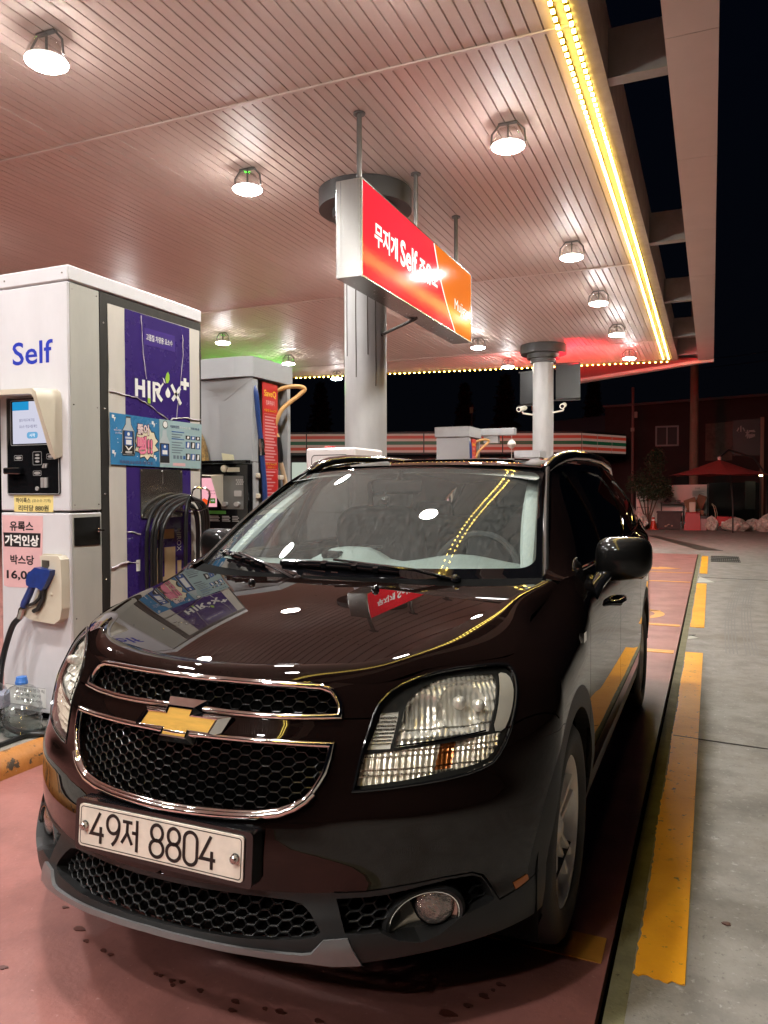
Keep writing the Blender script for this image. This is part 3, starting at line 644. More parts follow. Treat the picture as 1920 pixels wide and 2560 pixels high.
bm.prism([(3.606, 1.64), (3.708, 1.64), (3.703, 1.784), (3.610, 1.784)], .0086, .0089, FS, back=False, mi=1)
bm.prism([(3.620, 1.695), (3.694, 1.695), (3.690, 1.782), (3.624, 1.782)], .0089, .0092, FS, back=False, mi=3)
bm.prism([(3.634, 1.700), (3.682, 1.700), (3.682, 1.728), (3.634, 1.728)], .0092, .0095, FS, back=False, mi=4)
bm.prism([(3.626, 1.692), (3.657, 1.662), (3.690, 1.692), (3.680, 1.692), (3.657, 1.674), (3.636, 1.692)], .0092, .0095, FS, back=False, mi=4)
bm.prism(ell(3.657, 1.764, .011, .011, 14), .0092, .0095, FS, back=False, mi=4)
for z in (1.742, 1.736, 1.655, 1.648): bm.prism([(3.628, z), (3.686, z), (3.686, z+.004), (3.628, z+.004)], .0092, .0096, FS, back=False, mi=4)
for cy_, cz in ((3.535, 1.855), (3.885, 1.845), (3.535, 1.645), (3.900, 1.63)):
    bm.prism([(cy_-.016, cz+.016), (cy_+.006, cz+.014), (cy_, cz+.002), (cy_+.016, cz+.002), (cy_+.004, cz-.026), (cy_+.002, cz-.006), (cy_-.016, cz-.004)][::-1], .0076, .0080, FS, back=False, mi=4)
for k in range(26): cy_, cz = rg_.uniform(3.515, 3.93), rg_.uniform(1.585, 1.87); bm.prism(ell(cy_, cz, .0028, .0028, 7), .0073, .0076, FS, back=False, mi=4)
bm.build('notice_picture', [mat('burst_cream', (.78, .70, .50), rough=.4), M_INK, mat('bottle_grey', (.45, .50, .52), rough=.3), mat('label_blue', (.03, .10, .33), rough=.3), M_WINK], n1, smooth=0)
tb = MB(); put_text(tb, '뚫어', *FS, 3.731, 3.842, 1.764, 1.838, d=.0098, bold=.075); put_text(tb, '뻥!!', *FS, 3.729, 3.876, 1.640, 1.762, d=.0098, bold=.085); put_text(tb, '지긋지긋한 요소수경고등 이제 걱정 끝!', *FS, 3.58, 3.875, 1.583, 1.603, d=.0088, bold=.01)
tb.build('notice_shadow_writing', mat('plum_ink', (.10, .02, .05), rough=.5), n1, smooth=0)
tb = MB(); put_text(tb, '뻥!!', *FS, 3.733, 3.872, 1.646, 1.758, d=.0106, bold=.04); tb.build('notice_pink_writing', M_PINKI, n1, smooth=0)
tb = MB(); put_text(tb, '뚫어', *FS, 3.735, 3.838, 1.768, 1.834, d=.0106, bold=.03); put_text(tb, '빠르고쉽게', *FS, 3.535, 3.595, 1.775, 1.787, d=.009); put_text(tb, '끝나네요!', *FS, 3.545, 3.598, 1.758, 1.770, d=.009); tb.build('notice_white_writing', mat('pale_pink_ink', (.82, .66, .66), rough=.5), n1, smooth=0)
n2 = sheet('taped_notice', [(3.939, 1.879), (3.943, 1.572), (4.368, 1.571), (4.384, 1.879)], FS, .009, M_PALEB, D1, label='pale blue notice of small print and pictures')
bm = MB(); bm.prism(bot(3.990, 1.592, .98), .0093, .0096, FS, back=False, mi=0); bm.prism([(3.942, 1.6), (4.036, 1.6), (4.034, 1.726), (3.944, 1.726)], .0096, .0099, FS, back=False, mi=1); bm.prism([(3.956, 1.645), (4.024, 1.645), (4.024, 1.72), (3.956, 1.72)], .0099, .0102, FS, back=False, mi=2)
bm.prism([(3.966, 1.655), (4.014, 1.655), (4.014, 1.682), (3.966, 1.682)], .0102, .0105, FS, back=False, mi=3); bm.prism(ell(3.990, 1.705, .010, .010, 12), .0102, .0105, FS, back=False, mi=3)
bm.prism(ell(3.997, 1.848, .026, .026, 18), .0093, .0096, FS, back=False, mi=1); bm.prism(ell(3.997, 1.848, .021, .021, 18), .0096, .0099, FS, back=False, mi=3)
for r_, z in enumerate((1.805, 1.788, 1.771, 1.758, 1.735, 1.718, 1.701, 1.684, 1.668)): bm.prism([(4.06, z), (4.06+.13-.02*(r_ % 3), z), (4.06+.13-.02*(r_ % 3), z+.006), (4.06, z+.006)], .0093, .0096, FS, back=False, mi=2 if r_ in (0, 3) else 4)
for r_, z in enumerate((1.765, 1.705, 1.625)):
    for c_ in range(3):
        y = 4.205+c_*.054; h = .026 if r_ == 0 else .045; bm.prism([(y, z), (y+.049, z), (y+.049, z+h), (y, z+h)], .0093, .0096, FS, back=False, mi=2 if (r_+c_) % 2 else 1)
        bm.prism([(y+.012, z+.006), (y+.034, z+.006), (y+.040, z+h-.006), (y+.02, z+h-.004)], .0096, .0099, FS, back=False, mi=3)
for c_ in range(3): bm.prism([(4.075+c_*.034, 1.63), (4.098+c_*.034, 1.63), (4.098+c_*.034, 1.653), (4.075+c_*.034, 1.653)], .0093, .0096, FS, back=False, mi=4)
bm.prism([(4.178, 1.63), (4.2, 1.63), (4.2, 1.653), (4.178, 1.653)], .0093, .0096, FS, back=False, mi=2); bm.prism(rrect(4.07, 4.20, 1.583, 1.603, .006), .0093, .0096, FS, back=False, mi=5)
bm.build('notice_picture', [mat('bottle_grey', (.45, .5, .52)), M_INK, mat('label_blue', (.03, .1, .33)), M_WINK, mat('print_grey', (.14, .18, .22), rough=.5), M_PINKP], n2, smooth=0)
tb = MB(); put_text(tb, '지긋지긋한', *FS, 4.045, 4.135, 1.832, 1.850, d=.0099, bold=.02); put_text(tb, '이제 걱정 끝!', *FS, 4.265, 4.355, 1.834, 1.850, d=.0099, bold=.02); tb.build('notice_writing', M_NAVY, n2, smooth=0)
tb = MB(); put_text(tb, '요소수경고등', *FS, 4.145, 4.255, 1.833, 1.850, d=.0099, bold=.0); tb.build('notice_pale_writing', M_WINK, n2, smooth=0)
# steel plate, hose hook, hoses
sp2 = MB().prism(rrect(3.762, 4.172, 1.245, 1.558, .014), .001, .006, FS); spo = sp2.build('steel_plate', M_SS, D1, smooth=0)
pb = MB()
for y in (3.776, 3.967, 4.158):
    for z in (1.262, 1.545): pb.lathe((XF+.006, y, z), (1, 0, 0), [(.006, 0), (.004, .003), (0, .003)], 10)
pb.build('rivet', M_STEEL, spo)
hk = MB(); hk.tube([(XF, 4.02, 1.30), (XF+.12, 4.02, 1.285), (XF+.17, 4.022, 1.30), (XF+.185, 4.030, 1.39), (XF+.185, 4.045, 1.425), (XF+.185, 4.075, 1.437), (XF+.185, 4.185, 1.434), (XF+.185, 4.222, 1.415), (XF+.185, 4.228, 1.385), (XF+.175, 4.212, 1.305), (XF+.12, 4.205, 1.288), (XF, 4.205, 1.30)], .0075, 10); hk.build('hose_hook', M_CHROME, D1)
rgh = random.Random(5)
for k in range(6):
    a = k/5; yl = 3.770+.10*a+rgh.uniform(-.008, .008); yr = 4.350-.075*a+rgh.uniform(-.008, .008); zt = 1.390-.011*k; d = .030+.034*(k % 4)
    zb = .42+rgh.uniform(-.03, .05)
    P = []
    for q in range(40):
        th = math.pi*q/39; y = 4.115-math.cos(th)*((4.115-yl) if th < math.pi/2 else (yr-4.115)); s_ = math.sin(th)
        P.append((XF+.02+d*(.6+.4*s_), y, 1.02+(zt-1.02)*s_**.55))
    P = [(XF+.02+d*.6, yl+(.02 if i < 2 else 0), zb+(1.02-zb)*i/8) for i in range(8)]+P+[(XF+.02+d*.6, yr-(.02 if i > 5 else 0), 1.02-(1.02-zb)*(i+1)/8) for i in range(8)]
    bt = [(XF+.02+d*.6, yl+(yr-yl)*(.5-.5*math.cos(math.pi*i/14)), zb-.07*math.sin(math.pi*i/14)) for i in range(1, 14)]
    MB().tube(P+bt[::-1], .0115, 8, caps=False).build('coiled_hose', M_HOSE, D1)
MB().tube([(XF+.215, 4.01, 1.36), (XF+.21, 3.985, 1.38), (XF+.205, 3.965, 1.35), (XF+.20, 3.955, 1.25), (XF+.195, 3.955, 1.0), (XF+.185, 3.96, .75), (XF+.16, 3.97, .50), (XF+.10, 3.98, .30)], .0125, 10).build('coiled_hose', M_HOSE, D1)
# lower sticker letters behind the hoses
ls = MB()
ls.prism([(3.885, 1.105), (4.085, 1.105), (4.085, 1.168), (3.885, 1.168)], .0016, .0022, FS, back=False)
ls.prism([(3.87, .70), (4.157, .70), (4.157, .955), (4.115, .955), (4.115, .86), (4.095, .86), (4.095, 1.05), (3.985, 1.05), (3.985, .86), (3.955, .86), (3.955, 1.05), (3.87, 1.05)][::1], .0016, .0022, FS, back=False)
ls.build('tan_letter_patch', M_TAN, panel, smooth=0)
tb = MB(); put_text(tb, 'HIROX', np.array([XF, 4.112, 1.165]), np.array([0, 0, -1.]), np.array([0, 1., 0]), 0, .148, 0, .043, d=.0028, bold=.0); tb.build('panel_writing', mat('pale_grey_ink', (.5, .5, .52), rough=.5), panel, smooth=0)
sheet('white_label', [(3.72, .92), (3.755, .92), (3.755, .99), (3.72, .99)], FS, .003, M_WINK, panel, .001)
# side service door
MB().prism([(3.226, 1.112), (3.422, 1.106), (3.421, 1.270), (3.225, 1.268)], -.001, .003, FS).build('service_door', mat('smoked_steel', (.10, .10, .095), rough=.18, metal=.9, noise=.4, nscale=12, stretch=(1, 1, .2)), D1, smooth=0)
lk = MB().lathe((XF+.003, 3.398, 1.192), (1, 0, 0), [(.012, 0), (.012, .012), (.007, .016), (.007, .024), (0, .024)], 14); lk.obox((XF+.022, 3.412, 1.19), (1, 0, 0), (0, 1, 0), (0, 0, 1), .004, .04, .008); lk.build('lock', M_CHROME, D1)
sc_ = MB()
for y in (YF+.03, YF+.21):
    for z in (1.34, 1.9, 2.54, .22, .7, 1.24): sc_.lathe((XF-.001, y, z), (1, 0, 0), [(.005, 0), (.004, .002), (0, .002)], 8)
for y in (3.47, 4.386):
    for z in (.4, .9, 1.4, 1.9, 2.4): sc_.lathe((XF-.002, y, z), (1, 0, 0), [(.006, 0), (.004, .003), (0, .003)], 8)
for x in (-2.46, -2.02): sc_.lathe((x, YF-.004, 2.625), (0, -1, 0), [(.006, 0), (.004, .003), (0, .003)], 8)
sc_.build('screw_heads', M_STEEL, D1)
# front: writing, terminal, notices, holster
tb = MB(); put_text(tb, 'Self', *FF, -2.408, -2.098, 2.137, 2.268, d=.0012, bold=.012); tb.build('self_writing', M_BLUEINK, D1, smooth=0)
T = thing  # terminal
hd = MB()
L1 = [(-2.552, 1.615), (-2.552, 1.95), (-2.53, 1.985), (-2.49, 1.992), (-2.07, 1.985), (-2.045, 1.965), (-2.036, 1.92), (-2.036, 1.612), (-2.052, 1.605), (-2.064, 1.64), (-2.064, 1.935), (-2.085, 1.957), (-2.49, 1.965), (-2.525, 1.945), (-2.535, 1.64)]
sk_ = lambda z: .03+.13*min(1, max(0, (z-1.60)/.33))**.8
V = []; N_ = len(L1)
for (x, z) in L1: V.append((x, YF-.0005, z))
for (x, z) in L1: V.append((x+(.012 if x < -2.3 else -.012), YF-sk_(z), z-.012))
hd.add(V, [(i, (i+1) % N_, N_+(i+1) % N_, N_+i) for i in range(N_)]); 
o_ = list(range(N_, 2*N_)); n8 = 8
for i in range(7): hd.f.append((N_+i, N_+i+1, 2*N_-2-i, 2*N_-1-i)); hd.mi.append(0)
hd.build('screen_hood', M_CREAM, D1, smooth=50)
bp_ = MB().prism(rrect(-2.456, -2.052, 1.398, 1.955, .014), -.001, .010, FF).build('terminal_panel', M_BLACK, D1, smooth=0)
stroke = rrect(-2.452, -2.056, 1.402, 1.951, .012); mb = MB(); stroke_mesh(mb, FF, [stroke+[stroke[0]]], .004, .0106); stroke = rrect(-2.420, -2.12, 1.680, 1.935, .008); stroke_mesh(mb, FF, [stroke+[stroke[0]]], .003, .0106)
for (a, b, c, d) in ((-2.395, -2.332, 1.594, 1.622), (-2.250, -2.184, 1.566, 1.640), (-2.146, -2.082, 1.598, 1.626), (-2.250, -2.188, 1.506, 1.532)):
    q = rrect(a, b, c, d, .006, 3); stroke_mesh(mb, FF, [q+[q[0]]], .0022, .0108)
mb.build('panel_outline', mat('outline_grey', (.35, .35, .35), rough=.4), bp_, smooth=0)
mb = MB()
for x, z, a, b in ((-2.363, 1.608, .024, .008), (-2.217, 1.622, .016, .006), (-2.217, 1.604, .018, .006), (-2.217, 1.585, .016, .006), (-2.114, 1.612, .024, .007), (-2.219, 1.519, .024, .008)): mb.prism(ell(x, z, a, b, 16), .010, .0114, FF, back=False)
mb.prism(ell(-2.219, 1.432, .012, .012, 16), .010, .016, FF)
for x in (-2.186, -2.163): mb.prism(rrect(x, x+.016 if x < -2.17 else x+.024, 1.437, 1.494, .003, 2), .010, .018, FF)
for x in (-2.178, -2.158): mb.prism([(x, 1.548), (x+.012, 1.548), (x+.022, 1.572), (x+.010, 1.572)], .010, .016, FF)
mb.build('keys', mat('key_grey', (.48, .46, .45), rough=.35, metal=.4), bp_, smooth=0)
mb = MB().cbox(-2.445, -2.315, YF-.05, YF-.010, 1.515, 1.552, .006); mb.box(-2.41, -2.325, YF-.035, YF-.0102, 1.497, 1.502); mb.build('card_slot', M_BLACK, bp_, smooth=0)
sheet('lit_screen', [(-2.402, 1.688), (-2.125, 1.688), (-2.125, 1.927), (-2.402, 1.927)], FF, .0122, emis('screen_white', (.62, .62, .74), .95), bp_, .001)
sheet('screen_header', [(-2.402, 1.878), (-2.275, 1.878), (-2.275, 1.927), (-2.402, 1.927)], FF, .0130, emis('screen_blue', (.02, .30, .62), .9), bp_, .0006)
mb = MB().prism(rrect(-2.292, -2.208, 1.716, 1.753, .016), .0124, .0130, FF, back=False); mb.build('screen_button', emis('screen_button', (.16, .42, .68), .9), bp_, smooth=0)
mb = MB(); put_text(mb, '시작', *FF, -2.272, -2.228, 1.725, 1.744, d=.0136, bold=.01); mb.build('screen_white_writing', emis('screen_bright', (1, 1, 1), 1.), bp_, smooth=0)
mb = MB(); put_text(mb, '절대 주유구에 주입', *FF, -2.350, -2.232, 1.812, 1.830, d=.0130); put_text(mb, '요소수 주입구를 확인', *FF, -2.350, -2.212, 1.776, 1.794, d=.0130); mb.build('screen_dark_writing', emis('screen_ink', (.12, .10, .30), .6), bp_, smooth=0)
yn = sheet('price_notice', [(-2.412, 1.299), (-2.112, 1.299), (-2.110, 1.394), (-2.414, 1.394)], FF, .0015, M_YELP, D1, label='yellow price notice under the terminal')
mb = MB(); put_text(mb, '하이록스', *FF, -2.398, -2.283, 1.350, 1.380, d=.0022, bold=.02); put_text(mb, '(요소수 기계)', *FF, -2.270, -2.128, 1.350, 1.373, d=.0022); put_text(mb, '리터당 880원', *FF, -2.378, -2.145, 1.303, 1.338, d=.0022, bold=.025); mb.build('notice_writing', M_INK, yn, smooth=0)
pn = sheet('price_notice', [(-2.508, 1.278), (-2.502, .868), (-2.470, .860), (-2.205, .866), (-2.188, 1.276)], FF, .0035, M_PINKP, D1, label='pink price notice behind the nozzle holder')
mb = MB().prism([(-2.499, 1.178), (-2.493, 1.096), (-2.212, 1.096), (-2.207, 1.178)], .0036, .0042, FF, back=False)
put_text(mb, '유록스', *FF, -2.448, -2.262, 1.188, 1.244, d=.0042, bold=.03); put_text(mb, '박스당', *FF, -2.447, -2.260, .994, 1.050, d=.0042, bold=.03); put_text(mb, '16,000', *FF, -2.478, -2.21, .902, .960, d=.0042, bold=.03); mb.build('notice_writing', M_INK, pn, smooth=0)
mb = MB(); put_text(mb, '가격인상', *FF, -2.488, -2.220, 1.102, 1.166, d=.0050, bold=.035); mb.build('notice_white_writing', M_WINK, pn, smooth=0)
ns = sheet('rule_notice', [(-2.50, .178), (-2.185, .178), (-2.185, .291), (-2.50, .291)], FF, .0045, M_WINK, D1)
mb = MB(); put_text(mb, '관리법 시행규칙', *FF, -2.42, -2.195, .262, .282, d=.0052); put_text(mb, '기준에 맞게', *FF, -2.42, -2.225, .232, .252, d=.0052); put_text(mb, '검측제12-08', *FF, -2.42, -2.22, .205, .222, d=.0052)
for z in (.2905, .1785): mb.prism([(-2.50, z), (-2.185, z), (-2.185, z+.0015), (-2.50, z+.0015)], .0046, .005, FF, back=False)
mb.build('notice_writing', M_INK, ns, smooth=0)
# nozzle holder: boxy hood, open to the left, tapering to a rounded foot
hp_ = MB(); ho_ = [(-2.190, 1.052), (-2.055, 1.055), (-2.035, 1.035), (-2.030, .90), (-2.032, .76), (-2.045, .70), (-2.09, .672), (-2.25, .682), (-2.315, .70), (-2.345, .74), (-2.335, .762), (-2.30, .752), (-2.262, .760), (-2.245, .79), (-2.205, .87), (-2.15, .945), (-2.118, 1.0), (-2.118, 1.028), (-2.19, 1.030)]
dh = lambda x, z, d=.035: (1.291+(x-1.291)*(YF-d)/YF, 1.415+(z-1.415)*(YF-d)/YF)
hp_.prism([dh(*q) for q in ho_[::-1]], .002, .062, FF); hp_.prism(rrect(-2.200, -2.026, .682, 1.064, .03), .0, .012, FF)
hp_.prism(rrect(-2.19, -2.06, .70, 1.045, .02), .010, .014, FF, mi=1); hp_.lathe((-2.07, YF-.062, .845), (0, -1, 0), [(.010, 0), (.008, .004), (0, .006)], 14)
hp_.build('nozzle_holder', [M_CREAM, mat('holder_shadow', (.10, .09, .07), rough=.6)], D1, smooth=0)
nz = MB()
dc = lambda x, z, d=.075: (1.291+(x-1.291)*(YF-d)/YF, 1.415+(z-1.415)*(YF-d)/YF)
P = lambda x, z, d=.075: (dc(x, z, min(d, .09))[0], YF-d, dc(x, z, min(d, .09))[1])
body = [(-2.305, .905), (-2.290, .945), (-2.235, .985), (-2.19, .978), (-2.118, .972), (-2.122, .945), (-2.16, .885), (-2.185, .855), (-2.225, .870), (-2.262, .868), (-2.30, .880)]
nz.prism([dc(*q) for q in body[::-1]], .055, .100, FF); nz.tube([P(-2.275, .885), P(-2.305, .83), P(-2.340, .775), P(-2.352, .752)], [.020, .021, .022, .020], 12)
nzo = nz.build('fuel_nozzle', M_BLUE, D1, smooth=30)
MB().tube([P(-2.205, .86), P(-2.225, .81), P(-2.26, .78), P(-2.30, .765), P(-2.335, .755)], [.010, .010, .010, .009, .008], 8).tube([P(-2.19, .86), P(-2.20, .80), P(-2.24, .745), P(-2.275, .73)], .012, 8).build('trigger_guard', M_HOSE, nzo)
MB().tube([P(-2.354, .748), P(-2.362, .733), P(-2.374, .705), P(-2.384, .683)], [.015, .021, .018, .018], 8).build('hose_swivel', M_SS, nzo)
MB().tube(csm([P(-2.384, .685, .075), (-2.333, 3.115, .66), (-2.366, 3.10, .56), (-2.372, 3.07, .446), (-2.345, 3.03, .322), (-2.296, 3.0, .215), (-2.215, 2.96, .150), (-2.127, 2.95, .128), (-2.02, 2.97, .122), (-1.93, 3.03, .118), (-1.90, 3.10, .12), (-1.95, 3.16, .125)]), .0165, 12).build('supply_hose', M_HOSE, nzo)

# clear water jugs by the dispenser foot
M_PET = glass('clear_plastic', (.90, .93, .93), 1.5, rough=.04, boost=1.6)
def jug(x, y, label):
    z = .10; t = thing('water_jug', (x, y, z), label, 'water jug', 'clear jugs on the island')
    rr_ = random.Random(int(x*1000))
    prof = [(.01, .004), (.085, .004), (.095, .012)]+[(.098+(.004 if k % 2 else -.004), .02+.013*k) for k in range(13)]+[(.096, .20), (.085, .235), (.058, .262), (.030, .272), (.026, .285), (.024, .295)]
    m = MB().lathe((x, y, z), (0, 0, 1), prof, 26); m.v = [(a+rr_.uniform(-.0025, .0025), b+rr_.uniform(-.0025, .0025), c) for a, b, c in m.v]; m.build('bottle', M_PET, t)
    MB().lathe((x, y, z+.004), (0, 0, 1), [(.0, .004), (.088, .004), (.092, .02), (.093, .12), (0, .122)], 24).build('water', glass('water_inside', (.86, .90, .90), 1.33, boost=1.2), t)
    MB().lathe((x, y, z+.278), (0, 0, 1), [(.033, 0), (.033, .012), (.030, .016), (.027, .038), (0, .040)], 20).build('cap', mat('cap_blue', (.05, .18, .55), rough=.35), t)
    MB().lathe((x, y, z+.10), (0, 0, 1), [(.1035, .04), (.1035, .11)], 26).build('paper_label', mat('label_paper', (.55, .58, .75), rough=.5, noise=.3, nscale=25), t) if x < -2.2 else None
jug(-2.125, 2.985, 'clear plastic water jug with blue cap at the foot of the white dispenser'); jug(-2.335, 2.955, 'clear water jug with printed wrapper at the left edge of the picture')
solo(MB().tube([(-2.06, y, .112+.004*math.sin(y*9)) for y in np.linspace(-2, 3.15, 40)], .014, 8), 'black_cable', M_HOSE, (-2.06, .5, .10), 'black cable lying along the island kerb before the white dispenser', 'cable')

# ---- grey fuel pump behind
P2 = thing('fuel_pump', (-2.22, 5.3, .10), 'grey fuel pump with red instruction strip and coloured hoses behind the white dispenser', 'fuel pump', 'grey fuel pumps in a row on the island')
YP, YQ = 5.045, 5.622; FP = (np.array([0, YP, 0]), np.array([1., 0, 0]), np.array([0., 0, 1]))
cap = MB().prism([(-2.51, YP-.02), (-2.36, YP-.035), (-2.13, YP-.035), (-1.975, YP-.004), (-1.965, YQ+.004), (-2.51, YQ+.004)], 0, .155, ((0, 0, 2.305), (1, 0, 0), (0, 1, 0))); cap.build('top_cap', M_GREYP, P2, smooth=0)
bd = MB().cbox(-2.49, -1.985, YP, YP+.085, 1.64, 2.303, .008); bd.prism([(-2.49, 2.29), (-1.985, 2.29), (-2.24, 2.13)][::-1], -.02, .002, FP); bd.cbox(-2.49, -1.985, YP+.01, YP+.085, .16, 1.64, .006); bd.box(-2.49, -1.985, YQ-.05, YQ, .16, 2.304); bd.box(-2.49, -2.12, YP+.085, YQ-.05, .16, 2.30); bd.build('cabinet', M_GREYP, P2, smooth=0)
MB().box(-2.119, -2.05, YP+.086, YQ-.051, .16, 2.302).build('hose_bay', mat('bay_grey', (.20, .205, .21), rough=.5, noise=.2, nscale=5), P2, smooth=0)
tp = MB().cbox(-2.485, -1.99, YP-.055, YP+.008, 1.10, 1.63, .008); tpo = tp.build('terminal_panel', M_BLACK, P2, smooth=0)
MB().box(-2.48, -1.995, YP-.085, YP-.02, 1.632, 1.655).build('panel_ledge', M_BLACK, P2, smooth=0)
FT = (np.array([0, YP-.055, 0]), FP[1], FP[2])
MB().prism(rrect(-2.24, -2.035, 1.275, 1.535, .01), -.001, .005, FT).build('keypad_plate', mat('plate_grey', (.17, .17, .165), rough=.4, metal=.3), tpo, smooth=0)
kp = MB()
for i in range(4):
    for j in range(3): kp.prism(ell(-2.095+.017*i-.0*j+(.008 if j % 2 else 0), 1.50+.016*j-.03, .006, .006, 8), .005, .009, FT)
for x, z, r_ in ((-2.20, 1.315, .024), (-2.085, 1.315, .024)): kp.prism(ell(x, z, r_, .018, 18), .005, .028, FT)
kp.prism(rrect(-2.115, -2.05, 1.375, 1.42, .005), .005, .012, FT); kp.build('keys', mat('key_grey', (.48, .46, .45)), tpo, smooth=0)
hd2 = MB(); H = [(-2.475, 1.285), (-2.475, 1.525), (-2.12, 1.525), (-2.215, 1.28)]
hd2.add([(-2.475, YP-.056, 1.28), (-2.475, YP-.056, 1.545), (-2.22, YP-.056, 1.545), (-2.22, YP-.056, 1.28), (-2.475, YP-.24, 1.40), (-2.475, YP-.25, 1.545), (-2.20, YP-.25, 1.53), (-2.21, YP-.16, 1.37)], [(0, 1, 5, 4), (1, 2, 6, 5), (2, 3, 7, 6)]); hd2.build('screen_hood', M_CREAM, tpo, smooth=0)
sheet('lit_screen', [(-2.45, 1.292), (-2.283, 1.292), (-2.283, 1.52), (-2.45, 1.52)], FT, .004, emis('screen_pink', (.95, .45, .52), .9), tpo, .002)
mb = MB().prism([(-2.45, 1.2935), (-2.38, 1.2935), (-2.34, 1.33), (-2.40, 1.36), (-2.45, 1.34)], .004, .0046, FT, back=False); mb.build('screen_corner', emis('screen_orange', (.9, .10, .02), .9), tpo, smooth=0)
mb = MB().prism([(-2.345, 1.32), (-2.297, 1.32), (-2.297, 1.36), (-2.345, 1.36)], .004, .0046, FT, back=False); mb.build('screen_button', emis('screen_green', (.05, .16, .01), .9), tpo, smooth=0)
mb = MB(); put_text(mb, '시작', *FT, -2.337, -2.305, 1.333, 1.349, d=.0052); mb.build('screen_white_writing', emis('screen_bright', (1, 1, 1), 1.), tpo, smooth=0)
mb = MB(); put_text(mb, '휴대한 전자', *FT, -2.36, -2.293, 1.412, 1.424, d=.0046); put_text(mb, '카드를 넣어 주세요', *FT, -2.37, -2.293, 1.39, 1.402, d=.0046); mb.build('screen_dark_writing', emis('screen_brown', (.25, .08, .08), .6), tpo, smooth=0)
mb = MB().prism([(-2.48, 1.237), (-2.20, 1.237), (-2.20, 1.262), (-2.48, 1.262)], .0, .002, FT); mb.build('green_strip', mat('green_strip', (.06, .22, .03), rough=.4), tpo, smooth=0)
mb = MB()
for x in (-2.46, -2.44, -2.42): mb.prism(ell(x, 1.195, .007, .010, 10), 0, .002, FT)
for a, b in ((-2.36, -2.26), (-2.235, -2.16), (-2.14, -2.08)):
    for k in range(4): mb.prism([(a, 1.18+.012*k), (b-.01*(k % 2), 1.18+.012*k), (b-.01*(k % 2), 1.185+.012*k), (a, 1.185+.012*k)], 0, .002, FT)
mb.build('printed_guide', mat('print_pale', (.4, .38, .38), rough=.5), tpo, smooth=0)
MB().prism([(-2.19, 1.565), (-2.07, 1.565), (-2.07, 1.60), (-2.19, 1.60)], 0, .004, FT).lathe((-2.205, YP-.056, 1.592), (0, -1, 0), [(.028, 0), (.028, .02), (.012, .025), (0, .025)], 16).build('cream_badge', M_CREAM, tpo, smooth=0)
MB().box(-2.49, -1.985, YP-.02, YP+.01, .95, 1.06, 0).build('orange_band', mat('pump_orange', (.72, .25, .03), rough=.4), P2, smooth=0)
mb = MB(); put_text(mb, '경유 휘발유', np.array([0, YP-.02, 0]), FP[1], FP[2], -2.47, -2.25, .975, 1.005, d=.002, bold=.02); mb.build('band_writing', M_RED, P2, smooth=0)
XR = -1.992; FR = (np.array([XR, 0, 0]), FS[1], FS[2])
rs_ = sheet('instruction_strip', [(5.196, 2.285), (5.205, .95), (5.425, .95), (5.423, 2.285)], FR, .004, M_RED, P2, .006, 'tall red instruction strip between the hoses')
mb = MB(); put_text(mb, 'SaveQ', *FR, 5.218, 5.398, 2.165, 2.225, d=.0046, bold=.015); put_text(mb, '사용법 SaveQ란', *FR, 5.215, 5.405, 2.052, 2.075, d=.0046); put_text(mb, '사용 전 SaveQ의', *FR, 5.23, 5.40, 1.625, 1.643, d=.0046); put_text(mb, '올바른 순서', *FR, 5.26, 5.38, 1.598, 1.614, d=.0046)
mb.build('strip_yellow_writing', M_YELT, rs_, smooth=0)
mb = MB(); put_text(mb, '정확주유기', *FR, 5.245, 5.372, 2.105, 2.145, d=.0046, bold=.03)
for k in range(15): z = 2.005-.0245*k; mb.prism([(5.228, z), (5.40-.02*((k*5) % 3), z), (5.40-.02*((k*5) % 3), z+.011), (5.228, z+.011)], .0042, .0046, FR, back=False)
for k in range(9): z = 1.565-.028*k; mb.prism([(5.235, z), (5.38-.03*((k*7) % 3), z), (5.38-.03*((k*7) % 3), z+.009), (5.235, z+.009)], .0042, .0046, FR, back=False)
for a, b in ((1.645, 2.035), (1.30, 1.59)): q = rrect(5.212, 5.41, a if a > 1.5 else a, b, .01, 3); stroke_mesh(mb, FR, [q+[q[0]]], .003, .0046)
mb.build('strip_pale_writing', mat('pink_print', (.70, .34, .34), rough=.5), rs_, smooth=0)
def ftube(pts, r, m, nm):
    q = [(XR+d, y, z) for d, y, z in pts]
    return MB().tube(csm(q) if not hasattr(r, '__len__') else q, r, 10).build(nm, m, P2)
ftube([(-.06, 5.095, 2.30), (.01, 5.085, 2.18), (.012, 5.115, 1.98), (.012, 5.15, 1.82)], .022, mat('hose_blue', (.025, .06, .22), rough=.4), 'blue_hose'); ftube([(.012, 5.165, 1.71), (.012, 5.185, 1.58), (.01, 5.21, 1.39), (-.02, 5.25, 1.1), (-.03, 5.28, .8)], .022, mat('hose_blue', (.025, .06, .22)), 'blue_hose')
ftube([(.012, 5.15, 1.83), (.012, 5.156, 1.78), (.012, 5.162, 1.74), (.012, 5.166, 1.70)], [.026, .03, .024, .029], M_SS, 'hose_coupling')
M_YH = mat('hose_ochre', (.62, .36, .13), rough=.5)
ftube([(-.05, 5.44, 2.23), (.05, 5.50, 2.275), (.12, 5.58, 2.285), (.15, 5.615, 2.265), (.12, 5.58, 2.215), (.07, 5.51, 2.15), (.03, 5.44, 2.08), (.0, 5.41, 1.99), (-.02, 5.41, 1.92), (.0, 5.43, 1.85)], .018, M_YH, 'ochre_hose')
